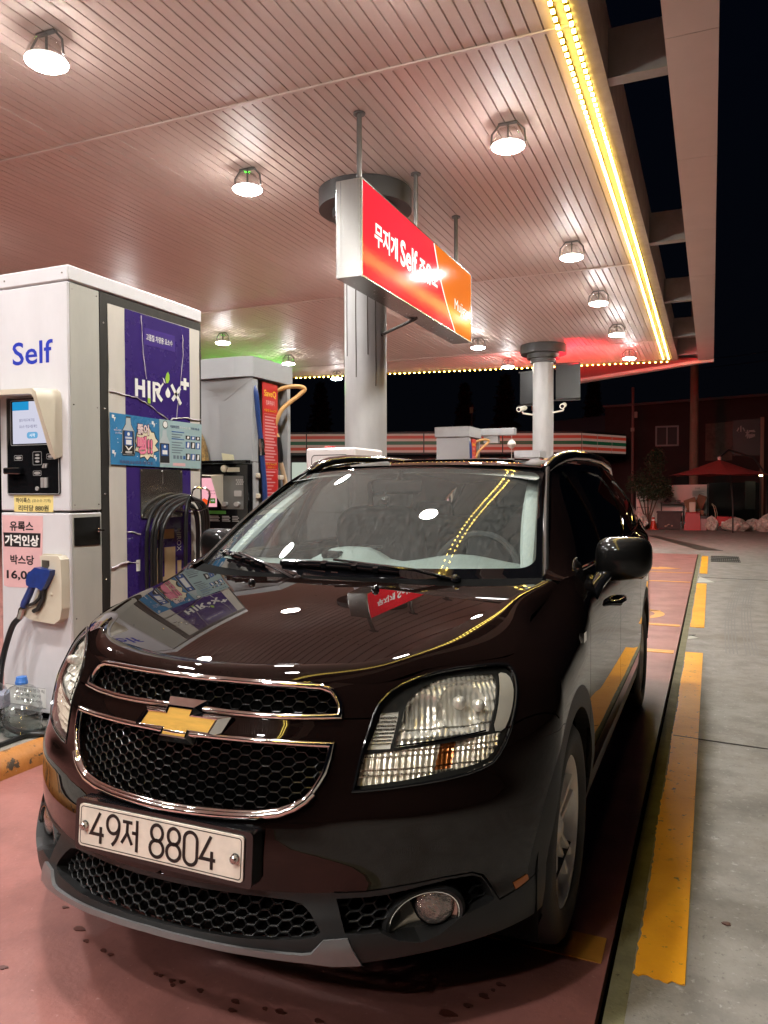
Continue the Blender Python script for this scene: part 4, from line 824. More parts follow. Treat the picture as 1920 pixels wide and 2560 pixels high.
ftube([(.0, 5.432, 1.86), (.0, 5.44, 1.80), (.0, 5.455, 1.72), (.0, 5.47, 1.66)], [.022, .028, .03, .024], M_HOSE, 'hose_coupling'); ftube([(.0, 5.472, 1.65), (.0, 5.51, 1.57), (.0, 5.55, 1.45), (-.02, 5.58, 1.2)], .020, mat('hose_tan', (.62, .46, .30), rough=.5), 'ochre_hose')
for y, z, w_ in ((5.085, 1.52, .05), (5.085, 1.36, .05), (5.43, 1.51, .06)): MB().cbox(XR-.03, XR+.02, y, y+w_, z, z+.035, .004).build('nozzle_clip', M_CREAM, P2, smooth=0)
solo(MB().add([(-2.49, YP-.06, 1.656), (-2.385, YP-.06, 1.656), (-2.40, YP-.05, 1.75), (-2.43, YP-.04, 1.83), (-2.47, YP-.03, 1.90), (-2.50, YP-.03, 1.92), (-2.50, YP-.015, 1.656), (-2.385, YP-.012, 1.656), (-2.40, YP-.012, 1.75), (-2.43, YP-.01, 1.83), (-2.47, YP-.008, 1.90), (-2.50, YP-.008, 1.92)], [(0, 1, 2, 3, 4, 5), (11, 10, 9, 8, 7, 6), (1, 7, 8, 2), (2, 8, 9, 3), (3, 9, 10, 4), (4, 10, 11, 5)]), 'snack_bag', mat('bag_print', (.45, .30, .10), rough=.3, noise=.8, nscale=38, col2=(.10, .05, .03)), (-2.44, YP-.04, 1.655), 'shiny printed bag standing on the ledge of the grey fuel pump', 'bag', smooth=0)
solo(MB().prism([(-2.245, 1.656), (-2.14, 1.656), (-2.15, 1.70), (-2.255, 1.715)], .02, .03, FP), 'folded_card', mat('card_pale', (.70, .66, .45), rough=.6), (-2.2, YP-.03, 1.655), 'small folded card on the ledge of the grey fuel pump', 'card', smooth=0)
P3 = copy_tree(P2); P3.location = (-2.22, 5.3+5.74, .10); P3.scale = (1, 1, .958); P3['label'] = 'grey fuel pump with pink tinged front, seen over the car roof beside the first column'
P4 = copy_tree(P2); P4.location = (-2.22, 5.3+10.72, .10); P4.scale = (1, 1, .91); P4['label'] = 'far fuel pump whose white top shows before the far column'
ba = thing('hose_boom', (-1.8, 11.5, 2.3), 'grey boom arm with a white bag hung at its end behind the second fuel pump', 'boom arm')
MB().cbox(-2.0, -1.46, 11.42, 11.55, 2.26, 2.37, .01).box(-1.95, -1.72, 11.44, 11.53, 2.15, 2.258).build('arm', M_GREYP, ba, smooth=0)
MB().tube([(-1.52, 11.48, 2.26), (-1.52, 11.48, 2.20)], .006, 6).lathe((-1.52, 11.48, 2.06), (0, 0, 1), [(.02, 0), (.055, .03), (.068, .06), (.055, .10), (.02, .14), (.01, .15)], 10).tube([(-1.52, 11.48, 2.06), (-1.52, 11.48, 1.80)], .004, 5).build('hung_bag', mat('bag_white', (.62, .60, .55), rough=.5, bump=.6, bscale=18), ba)
kk_ = thing('payment_kiosk', (-2.26, 7.25, .10), 'white payment kiosk in front of the first column', 'kiosk')
MB().cbox(-2.55, -1.985, 6.90, 7.60, .10, 1.855, .02).build('cabinet', mat('kiosk_white', (.66, .61, .60), rough=.4), kk_, smooth=0)
FK = (np.array([0, 6.90, 0]), np.array([1., 0, 0]), np.array([0., 0, 1])); q = rrect(-2.48, -2.06, 1.2, 1.78, .04); mb = MB(); stroke_mesh(mb, FK, [q+[q[0]]], .008, .002); mb.build('panel_groove', M_BRKT, kk_, smooth=0)
MB().prism(rrect(-2.47, -2.07, 1.21, 1.72, .03), -.001, .003, FK).build('front_panel', mat('panel_white', (.78, .76, .74), rough=.3), kk_, smooth=0)
MB().cbox(-2.37, -2.27, 6.97, 7.03, 1.856, 1.876, .004).build('red_button', M_RED, kk_, smooth=0)
# ================================================================ THE CAR
def smt(xs, ys):
    xs = np.array(xs, float); ys = np.array(ys, float); h = np.diff(xs); d = np.diff(ys)/h
    m = np.zeros(len(xs)); m[0] = d[0]; m[-1] = d[-1]
    for i in range(1, len(xs)-1):
        if d[i-1]*d[i] > 0:
            a = 2*h[i]+h[i-1]; b = h[i]+2*h[i-1]; m[i] = (a+b)/(a/d[i-1]+b/d[i])
    def f(x):
        x = np.clip(np.asarray(x, float), xs[0], xs[-1]); i = np.clip(np.searchsorted(xs, x, side='right')-1, 0, len(xs)-2)
        t = (x-xs[i])/h[i]; t2 = t*t; t3 = t2*t
        return (2*t3-3*t2+1)*ys[i]+(t3-2*t2+t)*h[i]*m[i]+(-2*t3+3*t2)*ys[i+1]+(t3-t2)*h[i]*m[i+1]
    return f
def spl(xs, ys):
    """natural cubic spline (numpy)"""
    xs = np.array(xs, float); ys = np.array(ys, float); n = len(xs); h = np.diff(xs)
    A = np.zeros((n, n)); b = np.zeros(n); A[0, 0] = A[-1, -1] = 1
    for i in range(1, n-1):
        A[i, i-1] = h[i-1]; A[i, i] = 2*(h[i-1]+h[i]); A[i, i+1] = h[i]; b[i] = 6*((ys[i+1]-ys[i])/h[i]-(ys[i]-ys[i-1])/h[i-1])
    m = np.linalg.solve(A, b)
    def f(x):
        x = np.clip(np.asarray(x, float), xs[0], xs[-1]); i = np.clip(np.searchsorted(xs, x, side='right')-1, 0, n-2)
        t = x-xs[i]; hh = h[i]
        return ys[i]+t*((ys[i+1]-ys[i])/hh-hh*(2*m[i]+m[i+1])/6)+t*t*m[i]/2+t**3*(m[i+1]-m[i])/(6*hh)
    return f
Y0 = smt([.15, .24, .30, .36, .42, .50, .575, .65, .773, .837, .90, .94, 1.12], [1.54, 1.50, 1.50, 1.52, 1.545, 1.548, 1.56, 1.578, 1.612, 1.646, 1.676, 1.705, 1.75])
ZC = smt([1.5, 2.04, 2.19, 2.38, 2.56, 2.66, 2.75, 2.85, 3.9, 5.1, 6.2], [.93, .938, .979, 1.008, 1.04, 1.08, 1.105, 1.105, 1.108, 1.15, 1.2])
WC = smt([1.5, 2.04, 2.38, 2.56, 2.68, 2.85, 3.3, 5.0, 6.2], [.76, .76, .775, .78, .80, .838, .842, .835, .78])
WM = smt([1.5, 2.3, 3.0, 5.0, 5.8, 6.2], [.905, .908, .905, .908, .89, .83])
def width(z, y):
    wc = WC(y); q = np.clip((ZC(y)-z)/.24, 0, 1); w = wc+(WM(y)-wc)*(1-(1-q)**3)
    return w-.05*np.clip((.55-z)/.35, 0, 1)**2
def SW(t, z):
    """front fascia and body side: t runs from the middle of the nose round the corner and along the side"""
    t = np.asarray(t, float); z = np.asarray(z, float); y0 = Y0(z); tt = np.minimum(t, 1.); te = np.maximum(t-1, 0); ye = y0+.58
    y = y0+3*(1-tt)*tt**2*.40+tt**3*.58+te*.54
    w = width(z, np.maximum(ye, y)); a = .50*w/.905
    x = np.where(t > 1, w, 3*(1-tt)**2*tt*a+3*(1-tt)*tt**2*w+tt**3*w)
    r = np.clip((x-.36)/.3, 0, 1); r = r*r*(3-2*r)*np.clip((2.0-y)/.25, 0, 1)
    y = y-.022*np.exp(-((z-.605)/.05)**2)*r
    return np.stack(np.broadcast_arrays(x, y, z), -1)
def normals(S, u, v, e=2e-3):
    n = np.cross(S(u+e, v)-S(u-e, v), S(u, v+e)-S(u, v-e)); return n/np.maximum(1e-12, np.linalg.norm(n, axis=-1, keepdims=True))
def SWn(t, z):
    n = normals(SW, t, z)
    return n
def tinv(val, z, axis):
    val = np.asarray(val, float); z = np.asarray(z, float); lo = np.zeros(np.broadcast(val, z).shape); hi = lo+9.
    for _ in range(44):
        m = (lo+hi)/2; c = SW(m, z)[..., axis] < val; lo = np.where(c, m, lo); hi = np.where(c, hi, m)
    return (lo+hi)/2
def XZ(pts):
    """(x,z) front view outline -> (t,z), keeps the sign of x as the sign of t"""
    p = np.array(pts, float); t = tinv(np.abs(p[:, 0]), p[:, 1], 0)*np.sign(p[:, 0]); return np.stack([t, p[:, 1]], -1)
def YZ(pts):
    p = np.array(pts, float); return np.stack([tinv(p[:, 0], p[:, 1], 1), p[:, 1]], -1)
def SS(t, z):
    """both sides: negative t is the mirrored side"""
    t = np.asarray(t, float); P = SW(np.abs(t), z); return P*np.stack([np.where(t < 0, -1., 1.), np.ones_like(t), np.ones_like(t)], -1)
def SSn(t, z):
    t = np.asarray(t, float); n = SWn(np.maximum(np.abs(t), 2.1e-3), z); return n*np.stack([np.where(t < 0, -1., 1.), np.ones_like(t), np.ones_like(t)], -1)
def inpoly(P, poly):
    poly = np.asarray(poly, float); x, y = P[:, 0], P[:, 1]; c = np.zeros(len(P), bool); j = len(poly)-1
    for i in range(len(poly)):
        xi, yi = poly[i]; xj, yj = poly[j]
        if yi != yj: c ^= ((yi > y) != (yj > y)) & (x < (xj-xi)*(y-yi)/(yj-yi)+xi)
        j = i
    return c
def dens(loop, st, closed=True):
    loop = np.asarray(loop, float); out = []; n = len(loop)
    for i in range(n if closed else n-1):
        a, b = loop[i], loop[(i+1) % n]; k = max(1, int(np.ceil(np.linalg.norm(b-a)/st)))
        out += [a+(b-a)*q/k for q in range(k)]
    if not closed: out.append(loop[-1])
    return np.array(out)
def smoothloop(loop, it=2, sharp=()):
    """Chaikin-like rounding that keeps the corners listed in sharp"""
    L = [(np.array(p, float), i in sharp) for i, p in enumerate(loop)]
    for _ in range(it):
        o = []
        for i in range(len(L)):
            (p, s), (a, _), (b, _) = L[i], L[i-1], L[(i+1) % len(L)]
            if s: o.append((p, True))
            else: o.append((p*.75+a*.25, False)); o.append((p*.75+b*.25, False))
        L = o
    return np.array([p for p, _ in L])
def cdt(loops, gu, gv, st):
    V = []; E = []
    for lp in loops:
        d = dens(lp, st); b = len(V); V += [Vector(p) for p in d]; E += [(b+i, b+(i+1) % len(d)) for i in range(len(d))]
    k = 0
    for u in gu:
        for v in gv: V.append(Vector((u+1e-5*((k*7) % 5), v+1e-5*((k*3) % 7)))); k += 1
    vo, eo, fo = geometry.delaunay_2d_cdt(V, E, [], 0, 1e-6)[:3]
    return np.array([p[:] for p in vo]), [tuple(f) for f in fo]
def regions(S, N, outer, polys, gu, gv, st, off=None):
    """cut the surface S along the outlines; polys: list of (id, outline); first hit wins, the rest is id None"""
    uv, fs = cdt([outer]+[p for _, p in polys], gu, gv, st)
    c = np.array([uv[list(f)].mean(0) for f in fs]); ids = np.full(len(fs), -2); ids[inpoly(c, outer)] = -1
    for k in range(len(polys)-1, -1, -1): ids[(ids > -2) & inpoly(c, polys[k][1])] = k
    P = S(uv[:, 0], uv[:, 1]); Nn = N(uv[:, 0], uv[:, 1])
    out = {}
    for k in set(ids.tolist())-{-2}:
        sel = [f for f, i in zip(fs, ids) if i == k]; used = sorted({i for f in sel for i in f}); mp = {i: j for j, i in enumerate(used)}
        tri = []
        for f in sel:
            q = [P[i] for i in f[:3]]; g = np.cross(q[1]-q[0], q[2]-q[0])
            if np.dot(g, Nn[f[0]]) < 0: f = f[::-1]
            tri.append(tuple(mp[i] for i in f))
        key = polys[k][0] if k >= 0 else None
        mb = out.setdefault(key, MB()); mb.add(P[used], tri, Nn[used])
    return out
def offs(S, N, d):
    def f(u, v):
        dd = d(u, v) if callable(d) else d
        dd = np.asarray(dd, float); return S(u, v)-N(u, v)*(dd[..., None] if dd.ndim else dd)
    return f
def returns(mb, S, N, loop, depth, st=.02, flip=False, d0=0., closed=True):
    """the inward-turned edge of a hole cut along loop"""
    L = dens(loop, st, closed); P = S(L[:, 0], L[:, 1])-N(L[:, 0], L[:, 1])*d0; Q = P-N(L[:, 0], L[:, 1])*depth; n = len(L)
    for i in range(n if closed else n-1):
        j = (i+1) % n; q = [P[i], P[j], Q[j], Q[i]]
        if flip: q = q[::-1]
        g = unit(np.cross(q[1]-q[0], q[3]-q[0])); mb.add(q, [(0, 1, 2, 3)], [g]*4)
    return mb
def sweep(mb, S, N, loop, prof, st=.012, closed=True):
    """run a profile (across, out) along an outline on the surface"""
    L = dens(loop, st, closed); P = S(L[:, 0], L[:, 1]); Nn = N(L[:, 0], L[:, 1]); n = len(L); V = []; K = len(prof)
    for i in range(n):
        a = P[i-1] if (closed or i) else P[i]; b = P[(i+1) % n] if (closed or i < n-1) else P[i]
        t1 = unit(P[i]-a) if (closed or i) else unit(b-P[i]); t2 = unit(b-P[i]) if (closed or i < n-1) else t1
        t = unit(t1+t2); B = unit(np.cross(Nn[i], t)); k = 1/max(.5, np.dot(B, unit(np.cross(Nn[i], t1))))
        V += [P[i]+B*p[0]*k+Nn[i]*p[1] for p in prof]
    fs = [(i*K+q, i*K+(q+1) % K, ((i+1) % n)*K+(q+1) % K, ((i+1) % n)*K+q) for i in range(n if closed else n-1) for q in range(K)]
    m2 = MB().add(V, fs)
    # orient by signed volume
    vol = 0.
    for f in fs[:4000]:
        a, b, c, d = [np.array(V[i])-P.mean(0) for i in f]; vol += np.dot(a, np.cross(b, c))+np.dot(a, np.cross(c, d))
    if vol < 0: m2.f = [f[::-1] for f in m2.f]
    return mb.join(m2)
def rnd(w, h, n=7, base=-.004):
    return [(-w/2, base)]+[(-w/2*math.cos(math.pi*k/n), h*math.sin(math.pi*k/n)**.7 if 0 < k < n else 0) for k in range(n+1)]+[(w/2, base)]
def arange(a, b, s): return np.linspace(a, b, max(2, int(round((b-a)/s))+1))

CAR = thing('parked_car', (0, 3.8, 0), 'dark brown people carrier with a gold cross emblem parked beside the pumps', 'car')

# --- outlines on the fascia
HL = np.array([(.347, .665), (.351, .708), (.357, .761), (.362, .792), (.369, .838), (.38, .864), (.401, .887), (.429, .904), (.464, .917), (.509, .927), (.563, .933), (.629, .934), (.694, .932), (.719, .928), (.729, .917), (.733, .901), (.728, .877), (.717, .845), (.707, .813), (.698, .782), (.684, .75), (.666, .721), (.649, .705), (.623, .695), (.585, .686), (.531, .679), (.472, .674), (.412, .669), (.372, .666)])
def full(half):  # right half outline from top middle to bottom middle -> whole loop in (t,z)
    h = [p for p in half]; return XZ(h+[(-x, z) for x, z in reversed(h) if x > 1e-6])
UG = full([(0, .911), (.11, .911), (.205, .909), (.297, .906), (.360, .902), (.388, .894), (.404, .878), (.414, .861), (.418, .836), (.343, .834), (.257, .834), (.164, .836), (.09, .839), (0, .841)])
LG = full([(0, .780), (.09, .781), (.18, .780), (.273, .778), (.358, .775), (.414, .773), (.412, .745), (.406, .712), (.396, .69), (.384, .668), (.368, .650), (.344, .634), (.309, .621), (.253, .613), (.178, .610), (.082, .609), (0, .608)])
OP = full([(0, .420), (.12, .419), (.244, .416), (.345, .409), (.375, .401), (.395, .386), (.418, .360), (.428, .342), (.418, .334), (.392, .329), (.268, .327), (.116, .331), (0, .332)])
FOG = np.array([(.330, .411), (.39, .412), (.428, .415), (.495, .426), (.558, .434), (.611, .433), (.635, .424), (.66, .399), (.688, .366), (.672, .357), (.633, .350), (.599, .339), (.56, .312), (.52, .300), (.47, .312), (.43, .334), (.385, .335), (.362, .336)])
# silver skid plate (upper edge dips to the opening)
SK = full([(0, .3215), (.116, .3185), (.22, .312), (.32, .305), (.392, .299), (.412, .301), (.437, .328), (.488, .330), (.520, .262), (.49, .25), (.25, .25), (0, .25)])
wall_top_t = np.array([0, .15, .28, .36, .43, .50, .56, .63, .70, .76]); wall_top_z = np.array([.916, .917, .914, .908, .916, .936, .942, .944, .944, .948])
LT = smt(np.append(wall_top_t, [.85]), np.append(wall_top_z, [float(ZC(SW(.85, .955)[1]))]))
def walltop(t):
    t = np.asarray(t, float); z = np.full(t.shape, .96)
    for _ in range(12): z = ZC(SW(t, z)[..., 1])
    return np.where(t < .85, LT(t), z)
t_end = float(tinv(6.1, .6, 1))
tt = np.concatenate([arange(0, .85, .03), arange(.87, 2.6, .05), arange(2.7, t_end, .15)])
bot_t = [(t_end, .30), (5.0, .285), (1.1, .28), (.8, .280), (.55, .273), (.39, .266), (.345, .269), (.30, .279), (.2, .294), (.1, .305), (.0, .309)]
OUT = np.array([(t, float(walltop(t))) for t in tt]+bot_t)
def circ(y, r, a0, a1, n=40): return [(y+r*math.cos(R(a)), .335+r*math.sin(R(a))) for a in np.linspace(a0, a1, n)]
def archloop(yc, r, zb=.2): return YZ([p for p in circ(yc, r, 180+18, -18) if p[1] > zb-.2])
AR1, AR2 = archloop(2.437, .385), archloop(5.197, .385)
FL1, FL2 = archloop(2.437, .455), archloop(5.197, .455)
def vstrip(y, z0, z1, w=.0045): return YZ([(y-w/2, z) for z in np.linspace(z0, z1, 12)]+[(y+w/2, z) for z in np.linspace(z1, z0, 12)])
gaps = [vstrip(2.735, .40, 1.10), vstrip(3.70, .40, 1.10), vstrip(4.78, .62, 1.13)]
SHUT = np.concatenate([np.array([(.300, .8325), (.372, .8325)]), np.array([(.372, .8290), (.300, .8290)])])
BF = np.array([(.690, .786), (.72, .795), (.75, .801), (.79, .8035), (.831, .802), (.90, .790), (.935, .775), (.935, .771), (.90, .786), (.831, .798), (.79, .7995), (.75, .797), (.72, .791), (.692, .782)])
BELTLINE = np.array([(.325, .4285), (.38, .4275), (.465, .436), (.542, .443), (.613, .443), (.642, .430), (.668, .400), (.706, .362), (.78, .376), (.852, .3945), (.852, .391), (.78, .372), (.708, .357), (.664, .397), (.637, .426), (.611, .4385), (.542, .439), (.465, .432), (.38, .4235), (.325, .4245)])
CLAD = np.array([(0, .432), (.09, .432), (.2, .428), (.285, .4255), (.325, .4265), (.38, .4255), (.465, .434), (.542, .441), (.612, .441), (.64, .428), (.666, .398), (.706, .359), (.852, .393), (.92, .43), (1.0, .45), (1.0, .15), (0, .15)])
sill = YZ([(2.60, .395), (2.9, .375), (3.8, .372), (4.7, .385), (4.9, .42)]+[(5.0, .2), (2.5, .2)])
NOSE = np.array([(0, .831), (.36, .831), (.369, .838), (.38, .864), (.401, .887), (.429, .904), (.464, .917), (.509, .927), (.563, .933), (.629, .934), (.72, .93), (.78, .95), (.80, 1.2), (0, 1.2)])
fy = lambda z: float(tinv(2.735, z, 1))
FEND = np.array([(.69, .784), (.72, .793), (.75, .799), (.79, .8015), (.831, .80), (.90, .788), (.935, .773)]+[tuple(p) for p in YZ([(2.0, .62), (2.2, .45), (2.6, .30), (2.735, .30), (2.735, 1.2), (1.9, 1.2)])])
DOOR1 = YZ([(2.735, .2), (3.70, .2), (3.70, 1.2), (2.735, 1.2)]); DOOR2 = YZ([(3.70, .2), (4.78, .2), (4.78, 1.2), (3.70, 1.2)])
QUART = YZ([(4.78, .2), (6.2, .2), (6.2, 1.25), (4.78, 1.25)])
half = lambda L: np.array([p for p in L if p[0] >= -1e-9])
def halfloop(L):
    P = np.array([p for p in L if p[0] >= -1e-9]); P = P[np.argsort(0*P[:, 0], kind='stable')]; return P
UGh, LGh, OPh, SKh = [halfloop(q) for q in (UG, LG, OP, SK)]
polys = [('hole', HL), ('hole', UGh), ('hole', LGh), ('hole', OPh), ('hole', FOG), ('hole', AR1), ('hole', AR2), ('hole', SHUT), ('hole', BF), ('hole', BELTLINE)]+[('hole', g) for g in gaps]+[
    ('skid', SKh), ('clad', FL1), ('clad', FL2), ('clad', CLAD), ('sill', sill), ('hood', NOSE), ('fender', FEND), ('door1', DOOR1), ('door2', DOOR2), ('quarter', QUART)]
gu = np.concatenate([arange(0, 1.05, .02), arange(1.09, 2.2, .04), arange(2.3, t_end, .12)])
RG = regions(SW, SWn, OUT, polys, gu, arange(.16, 1.1, .022), .012)
returns(RG[None], SW, SWn, UGh, .03, closed=False); returns(RG[None], SW, SWn, LGh, .035, closed=False); returns(RG['clad'], SW, SWn, OPh, .035, closed=False)
returns(RG['clad'], SW, SWn, FOG, .07); returns(RG['clad'], SW, SWn, AR1, .05); returns(RG['clad'], SW, SWn, AR2, .05)
for g, k in ((SHUT, 'hood'), (BF, 'fender'), (BELTLINE, 'clad'), (gaps[0], 'door1'), (gaps[1], 'door2'), (gaps[2], 'door2')): returns(RG[k], SW, SWn, g, .012, st=.03)
returns(RG[None], SW, SWn, HL, .03)
# proud skid plate and flared arches get a real step
def shifted(mb, d):
    for i, n in enumerate(mb.n): mb.v[i] = tuple(np.array(mb.v[i])+np.array(n)*d)
    return mb
shifted(RG['skid'], .010)
returns(RG['skid'], SW, SWn, SKh[:9], .016, flip=True, d0=-.010, closed=False)
def both(k):
    m = MB().join(RG[k]).join(RG[k].mirror()); seen = {}; mp = []
    for i, p in enumerate(m.v):
        key = (0, round(p[1], 4), round(p[2], 4), tuple(round(q, 1) for q in m.n[i])) if abs(p[0]) < 1e-4 else i
        mp.append(seen.setdefault(key, i))
    m.f = [tuple(mp[i] for i in f) for f in m.f]; return m

# --- bonnet: crease curve K, shut line L, band between, plateau inside
Kp = np.array([(0, 1.752, .944), (.17, 1.770, .944), (.33, 1.815, .945), (.450, 1.865, .956), (.527, 1.960, .980), (.597, 2.124, 1.012), (.664, 2.355, 1.049), (.722, 2.577, 1.083), (.742, 2.665, 1.096)])
ks = np.array([0, .12, .24, .34, .44, .56, .72, .88, .95])
Kf = [spl(ks, Kp[:, i]) for i in range(3)]
lt = np.array([0, .13, .25, .38, .50, .76])
Lp = [SW(t, walltop(np.array(t))) for t in lt]+[np.array((float(WC(y)), y, float(ZC(y)))) for y in (2.36, 2.57, 2.68)]
Lp = np.array(Lp); Lf = [spl(ks, Lp[:, i]) for i in range(3)]
# plateau: smooth height over (x, y) fitted to the crease and the middle line
pts = [(p[0], p[1], p[2]) for p in np.stack([q(np.linspace(0, .95, 40)) for q in Kf], -1)]+[(0, y, z) for y, z in ((1.752, .944), (1.9, .990), (2.05, 1.028), (2.2, 1.060), (2.35, 1.087), (2.5, 1.108))]*3+[(.247, 2.353, 1.081)]*4
pa = np.array(pts)
def basis(x, y): yy = y-2.2; return np.stack([np.ones_like(x), yy, yy*yy, yy**3, x*x, x*x*yy, x*x*yy*yy, x**4], -1)
cf = np.linalg.lstsq(basis(pa[:, 0], pa[:, 1]), pa[:, 2], rcond=None)[0]
def SP(x, y):
    x = np.asarray(x, float); y = np.asarray(y, float); return np.stack([x, y, basis(x, y)@cf], -1)
SPn = lambda x, y: normals(SP, x, y)
Kz = Kf[2]; Kf[2] = lambda q: basis(Kf[0](q), Kf[1](q))@cf
def SB(s, r):
    K = np.stack([q(s) for q in Kf], -1); L = np.stack([q(s) for q in Lf], -1); r = np.asarray(r, float)
    P = K+(L-K)*r[..., None]; b = .010*4*r*(1-r)
    return P+np.stack([b*.5*np.clip(s*2, 0, 1), -b*.6*np.clip(1-s*2, 0, 1), b*.9], -1)
SBn = lambda s, r: -normals(SB, s, r, 1.5e-3)
bandpoly = np.array([(s, 0) for s in arange(0, .95, .025)]+[(s, .985) for s in arange(.95, 0, .025)])
hb = regions(SB, SBn, bandpoly, [], arange(.02, .93, .02), arange(.1, .9, .1), .02)[None]
if hb.n[len(hb.n)//2][2] < 0:
    hb.n = [tuple(-q for q in n) for n in hb.n]; hb.f = [f[::-1] for f in hb.f]
hr = lambda x: 2.425+.215*(np.abs(x)/.74)**2      # rear edge of the bonnet
kk = np.stack([q(np.linspace(0, .95, 60)) for q in Kf], -1); kk = kk[kk[:, 1] < hr(kk[:, 0])+.001]
edge = [tuple(p[:2]) for p in kk]; xe = edge[-1][0]
plat = np.array(edge+[(x, float(hr(x))) for x in np.linspace(xe-.01, -xe+.01, 40)]+[(-x, y) for x, y in reversed(edge)][:-1])
hp = regions(SP, SPn, plat, [], arange(-.72, .72, .03), arange(1.74, 2.66, .03), .02)[None]
# make the band meet the plateau exactly: shift the crease line of the band onto the plateau height
for i, p in enumerate(hb.v):
    pass
HOOD = MB().join(hp).join(hb).join(hb.mirror()).join(both('hood'))
# rolled rear lip of the bonnet
xs = np.linspace(-xe, xe, 50); A = SP(xs, hr(xs)); 
for i in range(49):
    a, b = A[i], A[i+1]; g = (0, .6, -.8); HOOD.add([a, b, b+np.array([0, .004, -.03]), a+np.array([0, .004, -.03])], [(0, 3, 2, 1)], [(0, 1, 0)]*4)
hood = HOOD.build('bonnet', M_PAINT, CAR)
for s in (-1, 1):
    noz = MB(); p = SP(np.array(.247*s), np.array(2.353)); noz.lathe(p+np.array([0, .004, -.002]), (0, -.25, .97), [(.012, 0), (.014, .006), (.010, .016), (.004, .020)], 12)
    noz.build('washer_jet', M_BLACK, hood)
def split_small(mb):
    par = list(range(len(mb.v)))
    def fd(a):
        while par[a] != a: par[a] = par[par[a]]; a = par[a]
        return a
    key = {}
    for i, p in enumerate(mb.v):
        k = tuple(round(q, 4) for q in p)
        if k in key: par[fd(i)] = fd(key[k])
        else: key[k] = i
    for f in mb.f:
        for q in f[1:]: par[fd(q)] = fd(f[0])
    cnt = {}
    for f in mb.f: cnt[fd(f[0])] = cnt.get(fd(f[0]), 0)+1
    big = max(cnt, key=cnt.get); a, b = MB(), MB()
    for tgt, ok in ((a, True), (b, False)):
        sel = [f for f in mb.f if (fd(f[0]) == big) == ok]; used = sorted({i for f in sel for i in f}); mp = {i: j for j, i in enumerate(used)}
        tgt.v = [mb.v[i] for i in used]; tgt.n = [mb.n[i] for i in used]; tgt.f = [tuple(mp[i] for i in f) for f in sel]; tgt.mi = [0]*len(sel); tgt.hasn = True
    return a, b
RG[None], rest_ = split_small(RG[None]); RG['hood'].join(rest_)
bump = both(None).build('front_bumper', M_PAINT, CAR)
for k, nm in (('fender', 'wing'), ('quarter', 'rear_wing')):
    MB().join(RG[k]).build(nm, M_PAINT, CAR); RG[k].mirror().build(nm, M_PAINT, CAR)
clad = both('clad').join(both('sill')).build('lower_cladding', M_CLAD, CAR)
both('skid').build('skid_plate', M_SILVER, CAR, label='silver skid strip along the bottom of the bumper')
for side in (0, 1):
    for k, nm in (('door1', 'front_door'), ('door2', 'rear_door')):
        m_ = RG[k] if side == 0 else RG[k].mirror(); d = m_.build('door', M_PAINT, CAR)
        yc = 3.46 if k == 'door1' else 4.52; p = SW(tinv(yc, .935, 1), np.array(.935)); s = 1 if side == 0 else -1
        h = MB(); x = p[0]
        h.tube([(s*(x-.005), yc-.10, .935), (s*(x+.028), yc-.085, .936), (s*(x+.036), yc, .938), (s*(x+.028), yc+.085, .936), (s*(x-.005), yc+.10, .935)], [.013, .017, .018, .017, .013], 10, flat=.8)
        h.build('handle', M_BLACK, d)
wd_ = MB(); rw = random.Random(8)
for k in range(70):
    x, y = -.235+rw.gauss(0, .030), 1.965+rw.gauss(0, .028)
    if k > 58: x, y = rw.uniform(-.5, .45), rw.uniform(1.9, 2.3)
    r = rw.uniform(.0012, .0042); p = SP(np.array(x), np.array(y)); n_ = SPn(np.array(x), np.array(y)); wd_.lathe(p-n_*.0004, n_, [(r, 0), (r*.8, r*.30), (r*.4, r*.45), (0, r*.5)], 8)
wd_.build('water_drops', glass('water_drop', (.9, .9, .9), 1.33, boost=2.5), hood)
# turn lamp on the wing
for s in (-1, 1):
    p = SW(tinv(2.60, .925, 1), np.array(.925)); r = MB().obox((s*(p[0]+.004), 2.60, .925), (1, 0, 0), (0, 1, 0), (0, 0, 1), .016, .055, .032)
    r.build('side_marker', M_CHROME, CAR)
    q = np.array([(.742, .389), (.793, .397), (.803, .384), (.757, .373)]); mb = regions(offs(SW, SWn, -.004), SWn, q, [], [], [], .02)[None]; returns(mb, offs(SW, SWn, -.004), SWn, q, .01, flip=True)
    (mb if s > 0 else mb.mirror()).build('amber_reflector', mat('amber_dull', (.32, .09, .015), rough=.35, coat=.5), bump)

